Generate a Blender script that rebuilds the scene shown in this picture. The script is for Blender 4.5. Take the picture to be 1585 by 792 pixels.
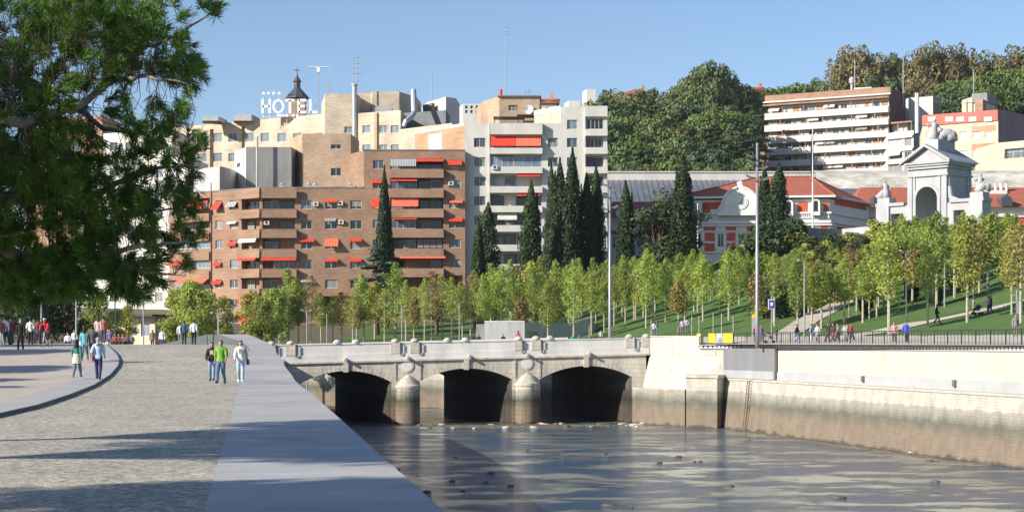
import bpy, bmesh, math, random
from mathutils import Vector, Matrix, noise
R = math.radians
rnd = random.Random(7)
for o in list(bpy.data.objects): bpy.data.objects.remove(o)
S = bpy.context.scene
col = S.collection
# ---- measuring constants: level camera at the origin, eye 7.5 m above the water
F, CX, CY, EYE = 2800.0, 792.5, 529.0, 7.5
# ---------------- camera
cam_d = bpy.data.cameras.new('camera'); cam = bpy.data.objects.new('camera', cam_d); col.objects.link(cam)
cam.location = (0, 0, EYE); cam.rotation_euler = (R(90), 0, 0)
cam_d.sensor_width = 36; cam_d.lens = 36 * F / 1585.0
cam_d.shift_y = (CY - 396.0) / 1585.0
cam_d.clip_start = 0.5; cam_d.clip_end = 6000
cam_d.dof.use_dof = True; cam_d.dof.focus_distance = 170; cam_d.dof.aperture_fstop = 18.0
S.camera = cam
# ---------------- light
SUN_AZ, SUN_EL = 29.0, 26.0     # degrees behind the picture plane on the left, elevation
to_sun = Vector((-math.cos(R(SUN_EL)) * math.cos(R(SUN_AZ)), -math.cos(R(SUN_EL)) * math.sin(R(SUN_AZ)), math.sin(R(SUN_EL))))
wd = bpy.data.worlds.new('World'); S.world = wd; wd.use_nodes = True
nt = wd.node_tree; nt.nodes.clear()
sky = nt.nodes.new('ShaderNodeTexSky'); sky.sky_type = 'NISHITA'; sky.sun_disc = False
sky.sun_elevation = R(SUN_EL); sky.sun_rotation = math.atan2(to_sun.x, to_sun.y)
sky.air_density = 1.0; sky.dust_density = 0.6; sky.ozone_density = 3.2; sky.altitude = 600
bg = nt.nodes.new('ShaderNodeBackground'); bg.inputs[1].default_value = 0.095
wo = nt.nodes.new('ShaderNodeOutputWorld')
tint = nt.nodes.new('ShaderNodeMixRGB'); tint.blend_type = 'MULTIPLY'; tint.inputs[0].default_value = 1; tint.inputs[2].default_value = (1.02,1.0,1.04,1)
nt.links.new(sky.outputs[0], tint.inputs[1]); nt.links.new(tint.outputs[0], bg.inputs[0]); nt.links.new(bg.outputs[0], wo.inputs[0])
sl = bpy.data.lights.new('sun', 'SUN'); sl.energy = 5.0; sl.angle = R(0.5); sl.color = (1.0, 0.93, 0.82)
so = bpy.data.objects.new('sun', sl); col.objects.link(so); so.rotation_euler = to_sun.to_track_quat('Z', 'Y').to_euler(); so.location = (-60, -30, 60)
S.view_settings.view_transform = 'Standard'; S.view_settings.look = 'None'
S.view_settings.exposure = 0.62; S.view_settings.gamma = 1
S.view_settings.use_curve_mapping = False
S.render.engine = 'CYCLES'
S.cycles.max_bounces = 5; S.cycles.diffuse_bounces = 2; S.cycles.glossy_bounces = 3; S.cycles.transparent_max_bounces = 4

# ---------------- helpers
def W(px, py, D): return Vector(((px - CX) / F * D, D, EYE + (CY - py) / F * D))
def X_(px, D): return (px - CX) / F * D
def Z_(py, D): return EYE + (CY - py) / F * D
def sm(a, b, x):
    t = max(0.0, min(1.0, (x - a) / (b - a))); return t * t * (3 - 2 * t)
def lerp(a, b, t): return a + (b - a) * t
def interp(pts, x):
    if x <= pts[0][0]: return pts[0][1]
    for (a, fa), (b, fb) in zip(pts, pts[1:]):
        if x <= b: return fa + (fb - fa) * (x - a) / (b - a)
    return pts[-1][1]

def wloc(o):
    v = Vector((0, 0, 0))
    while o: v += o.location; o = o.parent
    return v
class MB:
    def __init__(s): s.v = []; s.f = []; s.m = []
    def add(s, vs, fs, m=0):
        b = len(s.v); s.v += [tuple(v) for v in vs]; s.f += [tuple(i + b for i in f) for f in fs]; s.m += [m] * len(fs)
    def quad(s, a, b, c, d, m=0): s.add([a, b, c, d], [(0, 1, 2, 3)], m)
    def box(s, x0, x1, y0, y1, z0, z1, m=0):
        s.add([(x0,y0,z0),(x1,y0,z0),(x1,y1,z0),(x0,y1,z0),(x0,y0,z1),(x1,y0,z1),(x1,y1,z1),(x0,y1,z1)],
              [(3,2,1,0),(4,5,6,7),(0,1,5,4),(1,2,6,5),(2,3,7,6),(3,0,4,7)], m)
    def obox(s, c, ax, ay, az, m=0):       # oriented: centre and three half vectors
        c, ax, ay, az = Vector(c), Vector(ax), Vector(ay), Vector(az)
        P = [c + ax*i + ay*j + az*k for k in (-1, 1) for i, j in ((-1,-1),(1,-1),(1,1),(-1,1))]
        s.add(P, [(3,2,1,0),(4,5,6,7),(0,1,5,4),(1,2,6,5),(2,3,7,6),(3,0,4,7)], m)
    def tube(s, pts, rad, n=8, m=0, caps=True):
        pts = [Vector(p) for p in pts]
        if not hasattr(rad, '__len__'): rad = [rad] * len(pts)
        b = len(s.v); L = len(pts); prev = None
        for i, p in enumerate(pts):
            d = (pts[min(i+1, L-1)] - pts[max(i-1, 0)])
            if d.length < 1e-9: d = Vector((0, 0, 1))
            d.normalize()
            if prev is None:
                up = Vector((0, 0, 1)) if abs(d.z) < .9 else Vector((1, 0, 0)); a = d.cross(up).normalized()
            else:
                a = prev - d * prev.dot(d)
                a = a.normalized() if a.length > 1e-6 else d.orthogonal().normalized()
            prev = a; c = d.cross(a)
            for k in range(n):
                t = 2 * math.pi * k / n; s.v.append(tuple(p + (a * math.cos(t) + c * math.sin(t)) * rad[i]))
        for i in range(L - 1):
            for k in range(n):
                k2 = (k + 1) % n
                s.f.append((b+i*n+k, b+(i+1)*n+k, b+(i+1)*n+k2, b+i*n+k2)); s.m.append(m)
        if caps:
            s.f.append(tuple(b + k for k in range(n))); s.m.append(m)
            s.f.append(tuple(b + (L-1)*n + n-1-k for k in range(n))); s.m.append(m)
    def lathe(s, c, prof, n=16, m=0, a0=0, a1=2*math.pi):   # prof (r, z)
        b = len(s.v); full = abs(a1 - a0 - 2*math.pi) < 1e-6; k1 = n if full else n + 1
        for r, z in prof:
            for k in range(k1):
                t = a0 + (a1 - a0) * k / n; s.v.append((c[0] + r*math.cos(t), c[1] + r*math.sin(t), c[2] + z))
        for i in range(len(prof)-1):
            for k in range(n):
                k2 = (k+1) % k1
                s.f.append((b+i*k1+k, b+i*k1+k2, b+(i+1)*k1+k2, b+(i+1)*k1+k)); s.m.append(m)
    def sphere(s, c, r, n=10, m=0):
        rx, ry, rz = (r, r, r) if not hasattr(r, '__len__') else r
        b = len(s.v); h = n // 2
        for i in range(h + 1):
            ph = math.pi * i / h - math.pi / 2
            for k in range(n):
                t = 2*math.pi*k/n; s.v.append((c[0]+rx*math.cos(ph)*math.cos(t), c[1]+ry*math.cos(ph)*math.sin(t), c[2]+rz*math.sin(ph)))
        for i in range(h):
            for k in range(n):
                k2 = (k+1) % n; s.f.append((b+i*n+k, b+i*n+k2, b+(i+1)*n+k2, b+(i+1)*n+k)); s.m.append(m)
    def poly_prism(s, pts, z0, z1, m=0, mtop=None):  # pts (x,y) ccw
        n = len(pts); b = len(s.v)
        s.v += [(x, y, z0) for x, y in pts] + [(x, y, z1) for x, y in pts]
        for i in range(n): s.f.append((b+i, b+(i+1) % n, b+n+(i+1) % n, b+n+i)); s.m.append(m)
        s.f.append(tuple(b+n+i for i in range(n))); s.m.append(m if mtop is None else mtop)
        s.f.append(tuple(b+n-1-i for i in range(n))); s.m.append(m)
    def build(s, name, mats, parent=None, smooth=False, keep=False):
        me = bpy.data.meshes.new(name)
        off = wloc(parent) if (parent and not keep) else Vector((0, 0, 0))
        me.from_pydata([(x-off.x, y-off.y, z-off.z) for x, y, z in s.v], [], s.f)
        if not isinstance(mats, (list, tuple)): mats = [mats]
        for m in mats: me.materials.append(m)
        if len(mats) > 1: me.polygons.foreach_set('material_index', s.m)
        if smooth: me.polygons.foreach_set('use_smooth', [True] * len(me.polygons))
        me.update(); me.validate()
        o = bpy.data.objects.new(name, me); col.objects.link(o)
        if parent: o.parent = parent
        return o
def islands(mb):
    # splits one builder into its connected pieces
    par = list(range(len(mb.v)))
    def fd(i):
        while par[i] != i: par[i] = par[par[i]]; i = par[i]
        return i
    for f in mb.f:
        r0 = fd(f[0])
        for i in f[1:]: par[fd(i)] = r0
    out = {}
    for f, m in zip(mb.f, mb.m):
        q = out.setdefault(fd(f[0]), MB()); b = len(q.v); q.v += [mb.v[i] for i in f]; q.f.append(tuple(range(b, b+len(f)))); q.m.append(m)
    return list(out.values())
def build_each(mb, name, m, par_):
    return [q.build(name, m, par_) for q in islands(mb)]
def tag(o, label=None, cat=None, group=None, kind=None):
    if label: o['label'] = label
    if cat: o['category'] = cat
    if group: o['group'] = group
    if kind: o['kind'] = kind
    return o
def thing(name, label, cat, loc=(0, 0, 0), group=None):
    o = bpy.data.objects.new(name, None); col.objects.link(o); o.location = loc; o.empty_display_size = .3
    return tag(o, label, cat, group)
def struct(o): o['kind'] = 'structure'; return o
CH = {}
def dup(root, loc, rz=0, sc=1, label=None, group=None):
    def rec(o, par):
        c = o.copy(); col.objects.link(c); c.parent = par
        for ch in list(o.children): rec(ch, c)
        return c
    r = rec(root, None); r.location = loc; r.rotation_euler = (0, 0, rz)
    r.scale = sc if hasattr(sc, '__len__') else (sc, sc, sc)
    if label: r['label'] = label
    if group: r['group'] = group
    return r
class Use:           # first use moves the prototype itself
    def __init__(s, root): s.r = root; s.used = False
    def put(s, loc, rz=0, sc=1, label=None, group=None):
        if not s.used:
            s.used = True; r = s.r; r.location = loc; r.rotation_euler = (0, 0, rz)
            r.scale = sc if hasattr(sc, '__len__') else (sc, sc, sc)
            if label: r['label'] = label
            if group: r['group'] = group
            return r
        return dup(s.r, loc, rz, sc, label, group)
ORD = 'first second third fourth fifth sixth seventh eighth ninth tenth eleventh twelfth thirteenth fourteenth fifteenth sixteenth seventeenth eighteenth nineteenth twentieth'.split()
TENS = {2: 'twenty', 3: 'thirty', 4: 'forty', 5: 'fifty', 6: 'sixty', 7: 'seventy', 8: 'eighty', 9: 'ninety'}
def ordw(n):
    if n <= 20: return ORD[n-1]
    t, u = divmod(n, 10)
    return (TENS[t] + '-' + ORD[u-1]) if u else TENS[t][:-1] + 'ieth'

# ---------------- materials
def rgb(h):   # srgb 0-255 tuple to linear
    def c(v):
        v = v / 255.0; return v/12.92 if v <= .04045 else ((v+.055)/1.055)**2.4
    return tuple(c(v) for v in h)
def mat(name, c, rough=.8, var=.12, scale=1.0, bump=0.0, bscale=20, c2=None, metal=0, spec=.3, stretch=None, world=False, rndhue=0.0, detail=6):
    m = bpy.data.materials.new(name); m.use_nodes = True; n = m.node_tree.nodes; l = m.node_tree.links
    b = n['Principled BSDF']; b.inputs['Roughness'].default_value = rough; b.inputs['Metallic'].default_value = metal
    b.inputs['Specular IOR Level'].default_value = spec
    tc = n.new('ShaderNodeTexCoord') if not world else n.new('ShaderNodeNewGeometry')
    src = tc.outputs['Object'] if not world else tc.outputs['Position']
    mp = n.new('ShaderNodeMapping'); l.new(src, mp.inputs[0])
    if stretch: mp.inputs['Scale'].default_value = stretch
    nz = n.new('ShaderNodeTexNoise'); nz.inputs['Scale'].default_value = scale; nz.inputs['Detail'].default_value = detail; nz.inputs['Roughness'].default_value = .6
    l.new(mp.outputs[0], nz.inputs[0])
    r = n.new('ShaderNodeValToRGB'); l.new(nz.outputs[0], r.inputs[0])
    c = Vector(c[:3]); d = Vector(c2[:3]) if c2 else c * (1 - 2.2 * var); e = c if c2 else c * (1 + var)
    r.color_ramp.elements[0].position = .3; r.color_ramp.elements[1].position = .7
    r.color_ramp.elements[0].color = (*d, 1); r.color_ramp.elements[1].color = (*e, 1)
    out = r.outputs[0]
    if rndhue:
        oi = n.new('ShaderNodeObjectInfo'); hs = n.new('ShaderNodeHueSaturation')
        ma = n.new('ShaderNodeMapRange'); l.new(oi.outputs['Random'], ma.inputs[0]); ma.inputs[3].default_value = .5 - rndhue; ma.inputs[4].default_value = .5 + rndhue * .6
        mv = n.new('ShaderNodeMath'); mv.operation = 'MULTIPLY'; l.new(oi.outputs['Random'], mv.inputs[0]); mv.inputs[1].default_value = 7.31
        fr = n.new('ShaderNodeMath'); fr.operation = 'FRACT'; l.new(mv.outputs[0], fr.inputs[0])
        mb_ = n.new('ShaderNodeMapRange'); l.new(fr.outputs[0], mb_.inputs[0]); mb_.inputs[3].default_value = .75; mb_.inputs[4].default_value = 1.25
        l.new(ma.outputs[0], hs.inputs['Hue']); l.new(mb_.outputs[0], hs.inputs['Value']); l.new(out, hs.inputs['Color']); out = hs.outputs[0]
    l.new(out, b.inputs['Base Color'])
    if bump:
        n2 = n.new('ShaderNodeTexNoise'); n2.inputs['Scale'].default_value = bscale; n2.inputs['Detail'].default_value = 5; l.new(mp.outputs[0], n2.inputs[0])
        bp = n.new('ShaderNodeBump'); bp.inputs['Strength'].default_value = bump; bp.inputs['Distance'].default_value = .05
        l.new(n2.outputs[0], bp.inputs['Height']); l.new(bp.outputs[0], b.inputs['Normal'])
    return m
def plain(name, c, rough=.6, metal=0, spec=.3): return mat(name, c, rough, .05, 3, metal=metal, spec=spec)
def leafmat(name, c1, c2, scale=.9, trans=.25, rndhue=.02, rough=.55):
    m = mat(name, c1, rough, scale=scale, c2=c2, rndhue=rndhue, spec=.25)
    n = m.node_tree.nodes; l = m.node_tree.links; b = n['Principled BSDF']
    t = n.new('ShaderNodeBsdfTranslucent'); mx = n.new('ShaderNodeMixShader'); mx.inputs[0].default_value = trans
    l.new(b.inputs['Base Color'].links[0].from_socket, t.inputs[0])
    l.new(b.outputs[0], mx.inputs[1]); l.new(t.outputs[0], mx.inputs[2]); l.new(mx.outputs[0], n['Material Output'].inputs[0])
    return m
def ramp(n, pts):
    r = n.new('ShaderNodeValToRGB'); e = r.color_ramp.elements
    while len(e) < len(pts): e.new(.5)
    for i, (p, c) in enumerate(pts): e[i].position = p; e[i].color = (*c[:3], 1)
    return r

M = {}
M['concrete'] = mat('concrete', (.42,.42,.42), .85, .10, .6, .3, 12)
M['concrete_dark'] = mat('concrete_dark', (.17,.18,.19), .85, .15, .7)
M['steel'] = plain('steel', (.42,.44,.46), .45, .3)
M['dark_steel'] = plain('dark_steel', (.06,.065,.07), .5, .3)
M['black'] = plain('black', (.015,.015,.017), .6)
M['white'] = mat('white_paint', (.78,.78,.77), .6, .06, .8)
M['red_awning'] = mat('red_awning', (.72,.06,.03), .8, .12, 2)
M['white_awning'] = mat('white_awning', (.6,.58,.52), .8, .1, 2)
M['stripe_awning'] = None
def stripes(name, a, b, sc):
    m = bpy.data.materials.new(name); m.use_nodes = True; n = m.node_tree.nodes; l = m.node_tree.links
    tc = n.new('ShaderNodeTexCoord'); w = n.new('ShaderNodeTexWave'); w.inputs['Scale'].default_value = sc; l.new(tc.outputs['Object'], w.inputs[0])
    r = ramp(n, [(.45, a), (.55, b)]); l.new(w.outputs[0], r.inputs[0]); l.new(r.outputs[0], n['Principled BSDF'].inputs[0]); n['Principled BSDF'].inputs['Roughness'].default_value = .8
    return m
M['stripe_awning'] = stripes('stripe_awning', (.72,.06,.03), (.75,.22,.12), 1.3)
M['grey_stripe'] = stripes('grey_stripe', (.1,.1,.11), (.5,.5,.48), 1.3)
def glassmat(name, c, rough=.08):
    m = mat(name, c, rough, scale=.35, c2=tuple(x*.45 for x in c), spec=.6)
    return m
M['glass'] = glassmat('window_glass', (.09,.11,.13))
M['glass_dark'] = glassmat('window_glass_dark', (.025,.03,.035))
M['glass_pale'] = glassmat('window_glass_pale', (.22,.28,.34))
M['blind'] = mat('roller_blind', (.24,.24,.22), .7, .1, 3, stretch=(.2,.2,6))
M['white_blind'] = mat('white_blind', (.62,.62,.6), .7, .08, 3, stretch=(.2,.2,6))
M['frame_white'] = plain('frame_white', (.6,.6,.58), .5)
M['frame_dark'] = plain('frame_dark', (.05,.045,.04), .5)

def brickmat(name, c, band=None, var=.12, floor=0, z0=0):
    m = bpy.data.materials.new(name); m.use_nodes = True; n = m.node_tree.nodes; l = m.node_tree.links; b = n['Principled BSDF']
    g = n.new('ShaderNodeNewGeometry'); sp = n.new('ShaderNodeSeparateXYZ'); l.new(g.outputs['Position'], sp.inputs[0])
    ad = n.new('ShaderNodeMath'); ad.operation = 'ADD'; l.new(sp.outputs[0], ad.inputs[0]); l.new(sp.outputs[1], ad.inputs[1])
    cb = n.new('ShaderNodeCombineXYZ'); l.new(ad.outputs[0], cb.inputs[0]); l.new(sp.outputs[2], cb.inputs[1])
    br = n.new('ShaderNodeTexBrick'); l.new(cb.outputs[0], br.inputs[0]); br.inputs['Scale'].default_value = 1
    br.inputs['Brick Width'].default_value = .5; br.inputs['Row Height'].default_value = .16; br.inputs['Mortar Size'].default_value = .012
    C = Vector(c); br.inputs['Color1'].default_value = (*(C*1.12), 1); br.inputs['Color2'].default_value = (*(C*.84), 1); br.inputs['Mortar'].default_value = (*(C*.8+Vector((.03,.03,.03))), 1)
    nz = n.new('ShaderNodeTexNoise'); nz.inputs['Scale'].default_value = .25; nz.inputs['Detail'].default_value = 8; l.new(g.outputs['Position'], nz.inputs[0])
    r = ramp(n, [(.3, (1-2*var,)*3), (.7, (1+var,)*3)]); l.new(nz.outputs[0], r.inputs[0])
    mx = n.new('ShaderNodeMixRGB'); mx.blend_type = 'MULTIPLY'; mx.inputs[0].default_value = 1; l.new(br.outputs[0], mx.inputs[1]); l.new(r.outputs[0], mx.inputs[2])
    l.new(mx.outputs[0], b.inputs[0]); b.inputs['Roughness'].default_value = .9; b.inputs['Specular IOR Level'].default_value = .15
    bp = n.new('ShaderNodeBump'); bp.inputs['Strength'].default_value = .4; bp.inputs['Distance'].default_value = .02; l.new(br.outputs['Fac'], bp.inputs['Height']); bp.invert = True; l.new(bp.outputs[0], b.inputs['Normal'])
    return m
M['brick'] = brickmat('red_brick', (.325,.205,.138))
M['brick_pale'] = brickmat('beige_brick', (.46,.34,.235))
M['brick_cream'] = brickmat('cream_brick', (.56,.475,.36))
M['brick_orange'] = brickmat('orange_brick', (.50,.29,.18))
M['brick_rose'] = brickmat('rose_brick', (.37,.225,.16))
def plaster(name, c, streak=.1):
    m = mat(name, c, .85, streak, .5, .15, 6, world=True, stretch=(1,1,.35)); return m
M['plaster_white'] = plaster('white_plaster', (.57,.55,.51), .07)
M['plaster_bright'] = plaster('bright_plaster', (.60,.58,.53), .05)
M['plaster_grey'] = plaster('grey_render', (.25,.25,.245), .14)
M['plaster_cream'] = plaster('cream_plaster', (.58,.50,.37), .06)
M['plaster_palegrey'] = plaster('pale_grey_render', (.45,.45,.44), .1)
M['roof_flat'] = mat('flat_roof', (.22,.20,.19), .9, .15, .5, world=True)
M['slate'] = mat('slate', (.075,.08,.095), .5, .15, 2)
M['station_red'] = mat('station_red_paint', (.55,.11,.055), .85, .1, .6, world=True)
# ======================================================= terrain of both banks
BANK = [(75,-70),(50,30),(30.8,109),(18.6,159),(12.6,169.3),(4,188),(-8,204),(-24,213),(-60,222),(-320,240)]
def seg_dist(p, a, b):
    ax, ay = a; bx, by = b; dx, dy = bx-ax, by-ay
    t = max(0, min(1, ((p[0]-ax)*dx + (p[1]-ay)*dy) / (dx*dx+dy*dy)))
    qx, qy = ax+dx*t, ay+dy*t; d = math.hypot(p[0]-qx, p[1]-qy)
    side = dx*(p[1]-ay) - dy*(p[0]-ax)      # right side of travel is land
    return d, side
def bank_s(x, y):
    best = (1e9, 0)
    for a, b in zip(BANK, BANK[1:]):
        d, sd = seg_dist((x, y), a, b)
        if d < best[0] - 1e-6: best = (d, sd)
        elif abs(d - best[0]) < 1e-6 and abs(sd) > abs(best[1]): best = (d, sd)
    return best[0] if best[1] < 0 else -best[0]
def land_z(x, y):
    s = bank_s(x, y)
    if s < 4.7: return -2.0
    k = lerp(.04, .155, sm(-10, 38, x)); a = max(0.0, s - 11)
    z = 7.27 + .085*min(max(s, 0), 11)*sm(6, 18, x) + k * a * (1 + a / 70.0)
    cap = lerp(13, 20, sm(0, 40, x)); z = min(z, cap)
    pl = sm(208, 228, y) * sm(26, 38, x); z = lerp(z, max(z, 19.6), pl)
    hill = sm(330, 480, y) * sm(-10, 45, x)
    z += 33 * hill + 7 * sm(300, 400, y) * (1 - sm(-10, 45, x))
    if s < 8.5: z -= .3 * (1 - sm(7.5, 8.5, s))
    return z
# left bank: flat promenade, rise to a crest, fall behind it
PROF = [(-60,5.8),(60,5.8),(70,5.78),(78,5.86),(85,6.15),(92,6.6),(100,7.0),(108,7.22),(116,7.3),(126,7.32),(140,7.28),(152,7.0),(165,6.5),(200,6.4)]
def gz(y): return interp(PROF, y)
def ground_D(py):         # where the ray through row py meets the left bank
    D = 15.0
    while D < 116:
        if EYE + (CY - py)/F*D <= gz(D): return D
        D += .05
    return D
def G(px, py):
    D = ground_D(py); return Vector((X_(px, D), D, gz(D)))
def cop_in(y): return -3.07 - .1435*(y-18) if y < 88 else interp([(88,-13.05),(95,-13.7),(105,-15.4),(118,-18.0),(125,-19.8),(130,-21.1),(134,-22.6),(137,-24.2),(139,-27)], y)

# ---- cobble material for the promenade
def cobble_mat():
    m = bpy.data.materials.new('granite_setts'); m.use_nodes = True; n = m.node_tree.nodes; l = m.node_tree.links; b = n['Principled BSDF']
    g = n.new('ShaderNodeNewGeometry')
    v = n.new('ShaderNodeTexVoronoi'); v.inputs['Scale'].default_value = 11; v.inputs['Randomness'].default_value = .8; l.new(g.outputs['Position'], v.inputs[0])
    ve = n.new('ShaderNodeTexVoronoi'); ve.feature = 'DISTANCE_TO_EDGE'; ve.inputs['Scale'].default_value = 11; ve.inputs['Randomness'].default_value = .8; l.new(g.outputs['Position'], ve.inputs[0])
    hue = ramp(n, [(0, (.27,.24,.19)), (.35, (.41,.375,.305)), (.65, (.50,.46,.375)), (1, (.62,.575,.48))])
    sx = n.new('ShaderNodeSeparateColor'); l.new(v.outputs['Color'], sx.inputs[0]); l.new(sx.outputs[0], hue.inputs[0])
    big = n.new('ShaderNodeTexNoise'); big.inputs['Scale'].default_value = .35; big.inputs['Detail'].default_value = 9; l.new(g.outputs['Position'], big.inputs[0])
    br = ramp(n, [(.3, (.82,.84,.88)), (.7, (1.1,1.08,1.02))]); l.new(big.outputs[0], br.inputs[0])
    mx = n.new('ShaderNodeMixRGB'); mx.blend_type = 'MULTIPLY'; mx.inputs[0].default_value = 1; l.new(hue.outputs[0], mx.inputs[1]); l.new(br.outputs[0], mx.inputs[2])
    jr = ramp(n, [(0, (0,0,0)), (.07, (1,1,1))]); l.new(ve.outputs['Distance'], jr.inputs[0])
    m2 = n.new('ShaderNodeMixRGB'); l.new(jr.outputs[0], m2.inputs[0]); m2.inputs[1].default_value = (.16,.15,.13,1); l.new(mx.outputs[0], m2.inputs[2])
    l.new(m2.outputs[0], b.inputs[0]); b.inputs['Roughness'].default_value = .85; b.inputs['Specular IOR Level'].default_value = .2
    bp = n.new('ShaderNodeBump'); bp.inputs['Strength'].default_value = .25; bp.inputs['Distance'].default_value = .015; l.new(jr.outputs[0], bp.inputs['Height']); l.new(bp.outputs[0], b.inputs['Normal'])
    return m
M['setts'] = cobble_mat()
M['plaza'] = mat('plaza_paving', (.47,.405,.34), .85, .07, .5, .1, 8, world=True)
M['plaza_band'] = mat('plaza_edge_band', (.40,.385,.37), .85, .07, .8, .1, 8, world=True)
M['coping'] = mat('smooth_granite_coping', (.42,.43,.46), .7, .06, 1.3, .05, 30, world=True)
def slab_mat():
    m = bpy.data.materials.new('granite_slabs'); m.use_nodes = True; n = m.node_tree.nodes; l = m.node_tree.links; b = n['Principled BSDF']
    g = n.new('ShaderNodeNewGeometry'); sp = n.new('ShaderNodeSeparateXYZ'); l.new(g.outputs['Position'], sp.inputs[0])
    md = n.new('ShaderNodeMath'); md.operation = 'MULTIPLY_ADD'; l.new(sp.outputs[0], md.inputs[0]); md.inputs[1].default_value = -.14; l.new(sp.outputs[1], md.inputs[2])
    dv = n.new('ShaderNodeMath'); dv.operation = 'DIVIDE'; l.new(md.outputs[0], dv.inputs[0]); dv.inputs[1].default_value = 1.5
    fr = n.new('ShaderNodeMath'); fr.operation = 'FRACT'; l.new(dv.outputs[0], fr.inputs[0])
    jr = ramp(n, [(0, (.35,.35,.36)), (.022, (1,1,1))]); l.new(fr.outputs[0], jr.inputs[0])
    fl = n.new('ShaderNodeMath'); fl.operation = 'FLOOR'; l.new(dv.outputs[0], fl.inputs[0])
    wn = n.new('ShaderNodeTexWhiteNoise'); wn.noise_dimensions = '1D'; l.new(fl.outputs[0], wn.inputs['W'])
    cr = ramp(n, [(0, (.375,.37,.355)), (1, (.445,.44,.425))]); l.new(wn.outputs[0], cr.inputs[0])
    nz = n.new('ShaderNodeTexNoise'); nz.inputs['Scale'].default_value = 60; nz.inputs['Detail'].default_value = 3; l.new(g.outputs['Position'], nz.inputs[0])
    n3 = n.new('ShaderNodeTexNoise'); n3.inputs['Scale'].default_value = .9; n3.inputs['Detail'].default_value = 8; l.new(g.outputs['Position'], n3.inputs[0])
    r2 = ramp(n, [(.3, (.86,.86,.88)), (.7, (1.08,1.07,1.06))]); l.new(nz.outputs[0], r2.inputs[0])
    r3 = ramp(n, [(.28, (.74,.74,.73)), (.42, (.95,.95,.95)), (.7, (1.06,1.06,1.05))]); l.new(n3.outputs[0], r3.inputs[0])
    o = cr.outputs[0]
    for q in (jr, r2, r3):
        mx = n.new('ShaderNodeMixRGB'); mx.blend_type = 'MULTIPLY'; mx.inputs[0].default_value = 1; l.new(o, mx.inputs[1]); l.new(q.outputs[0], mx.inputs[2]); o = mx.outputs[0]
    l.new(o, b.inputs[0]); b.inputs['Roughness'].default_value = .7
    return m
M['slabs'] = slab_mat()
M['grass'] = mat('lawn', (.095,.175,.042), .9, .2, .8, .5, 40, c2=(.065,.115,.03), world=True)
M['earth'] = mat('earth', (.16,.125,.08), .95, .2, .5, world=True, c2=(.07,.085,.035))
M['path'] = mat('gravel_path', (.50,.45,.37), .9, .1, .7, .2, 20, world=True)
M['stone'] = None

# ---- left bank sheet
mb = MB()
ys = [-60,-30,0] + [10 + 4*i for i in range(12)] + [58 + 2*i for i in range(40)] + [138,141,145,150,155,160,165,170,176,182,186]
xs_t = [i/14 for i in range(15)]
for j in range(len(ys)-1):
    for i in range(14):
        P = []
        for y, t in ((ys[j], xs_t[i]), (ys[j], xs_t[i+1]), (ys[j+1], xs_t[i+1]), (ys[j+1], xs_t[i])):
            xr = cop_in(y) + .04 if y < 137 else interp([(137, -21.0), (150,-22.2), (186, -30)], y)
            if 95 <= y < 137: xr = max(xr, interp([(95,-13.6),(118,-17.6),(137,-23.0)], y))
            x = lerp(-330, xr, 1-(1-t)**2); P.append((x, y, gz(y)))
        mb.quad(*P)
struct(mb.build('promenade', M['setts']))
# ---- coping: a flat strip at pavement level that rises into a low curved wall near the bridge
path = []   # inner xy, outer xy, top z
for y in [-60, 0] + [12 + 3*i for i in range(28)]:
    xi = cop_in(y); wc = interp([(0,2.35),(62,2.4),(80,2.25),(90,1.85),(95,1.25)], y); path.append(((xi, y), (xi + wc, y + .33), gz(y) + .004 + interp([(0,0),(78,0),(86,.1),(95,.14)], y)))
inn = [(-13.7,95),(-15.4,105),(-18.0,118),(-19.8,125),(-21.1,130),(-22.6,134),(-24.2,137),(-27,139)]
rise = [.14,.17,.32,.54,.74,.76,.55,.05]
outp = [(-12.45,95.3),(-14.0,105.5),(-16.4,118.5),(-17.9,125.5),(-19.1,131),(-20.8,136),(-22.7,140),(-25.5,142)]
for k in range(1, 8*4-3):
    t = k/4; i = min(int(t), 6); f = t - i
    a = Vector(inn[i]).lerp(Vector(inn[i+1]), f); b = Vector(outp[i]).lerp(Vector(outp[i+1]), f)
    path.append(((a.x, a.y), (b.x, b.y), gz(a.y) + .004 + lerp(rise[i], rise[i+1], f)))
ct = MB(); cf = MB()
for (a0, b0, z0), (a1, b1, z1) in zip(path, path[1:]):
    ct.quad((*a0, z0), (*b0, z0), (*b1, z1), (*a1, z1))
    cf.quad((*a0, 4.5), (*a0, z0-.003), (*a1, z1-.003), (*a1, 4.5))
    cf.quad((*b0, z0-.003), (*b0, -2), (*b1, -2), (*b1, z1-.003))
a, b, z = path[-1]; cf.quad((*a, 4), (*b, 4), (*b, z-.003), (*a, z-.003))
cw = thing('embankment_wall', 'smooth pale granite embankment wall with wide flat coping, rising as a wave near the bridge', 'wall', (path[12][0][0], path[12][0][1], 0))
ct.build('coping', M['slabs'], cw)
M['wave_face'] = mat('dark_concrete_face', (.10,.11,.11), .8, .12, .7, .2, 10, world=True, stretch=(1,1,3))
cf.build('wall_face', M['wave_face'], cw)
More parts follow.
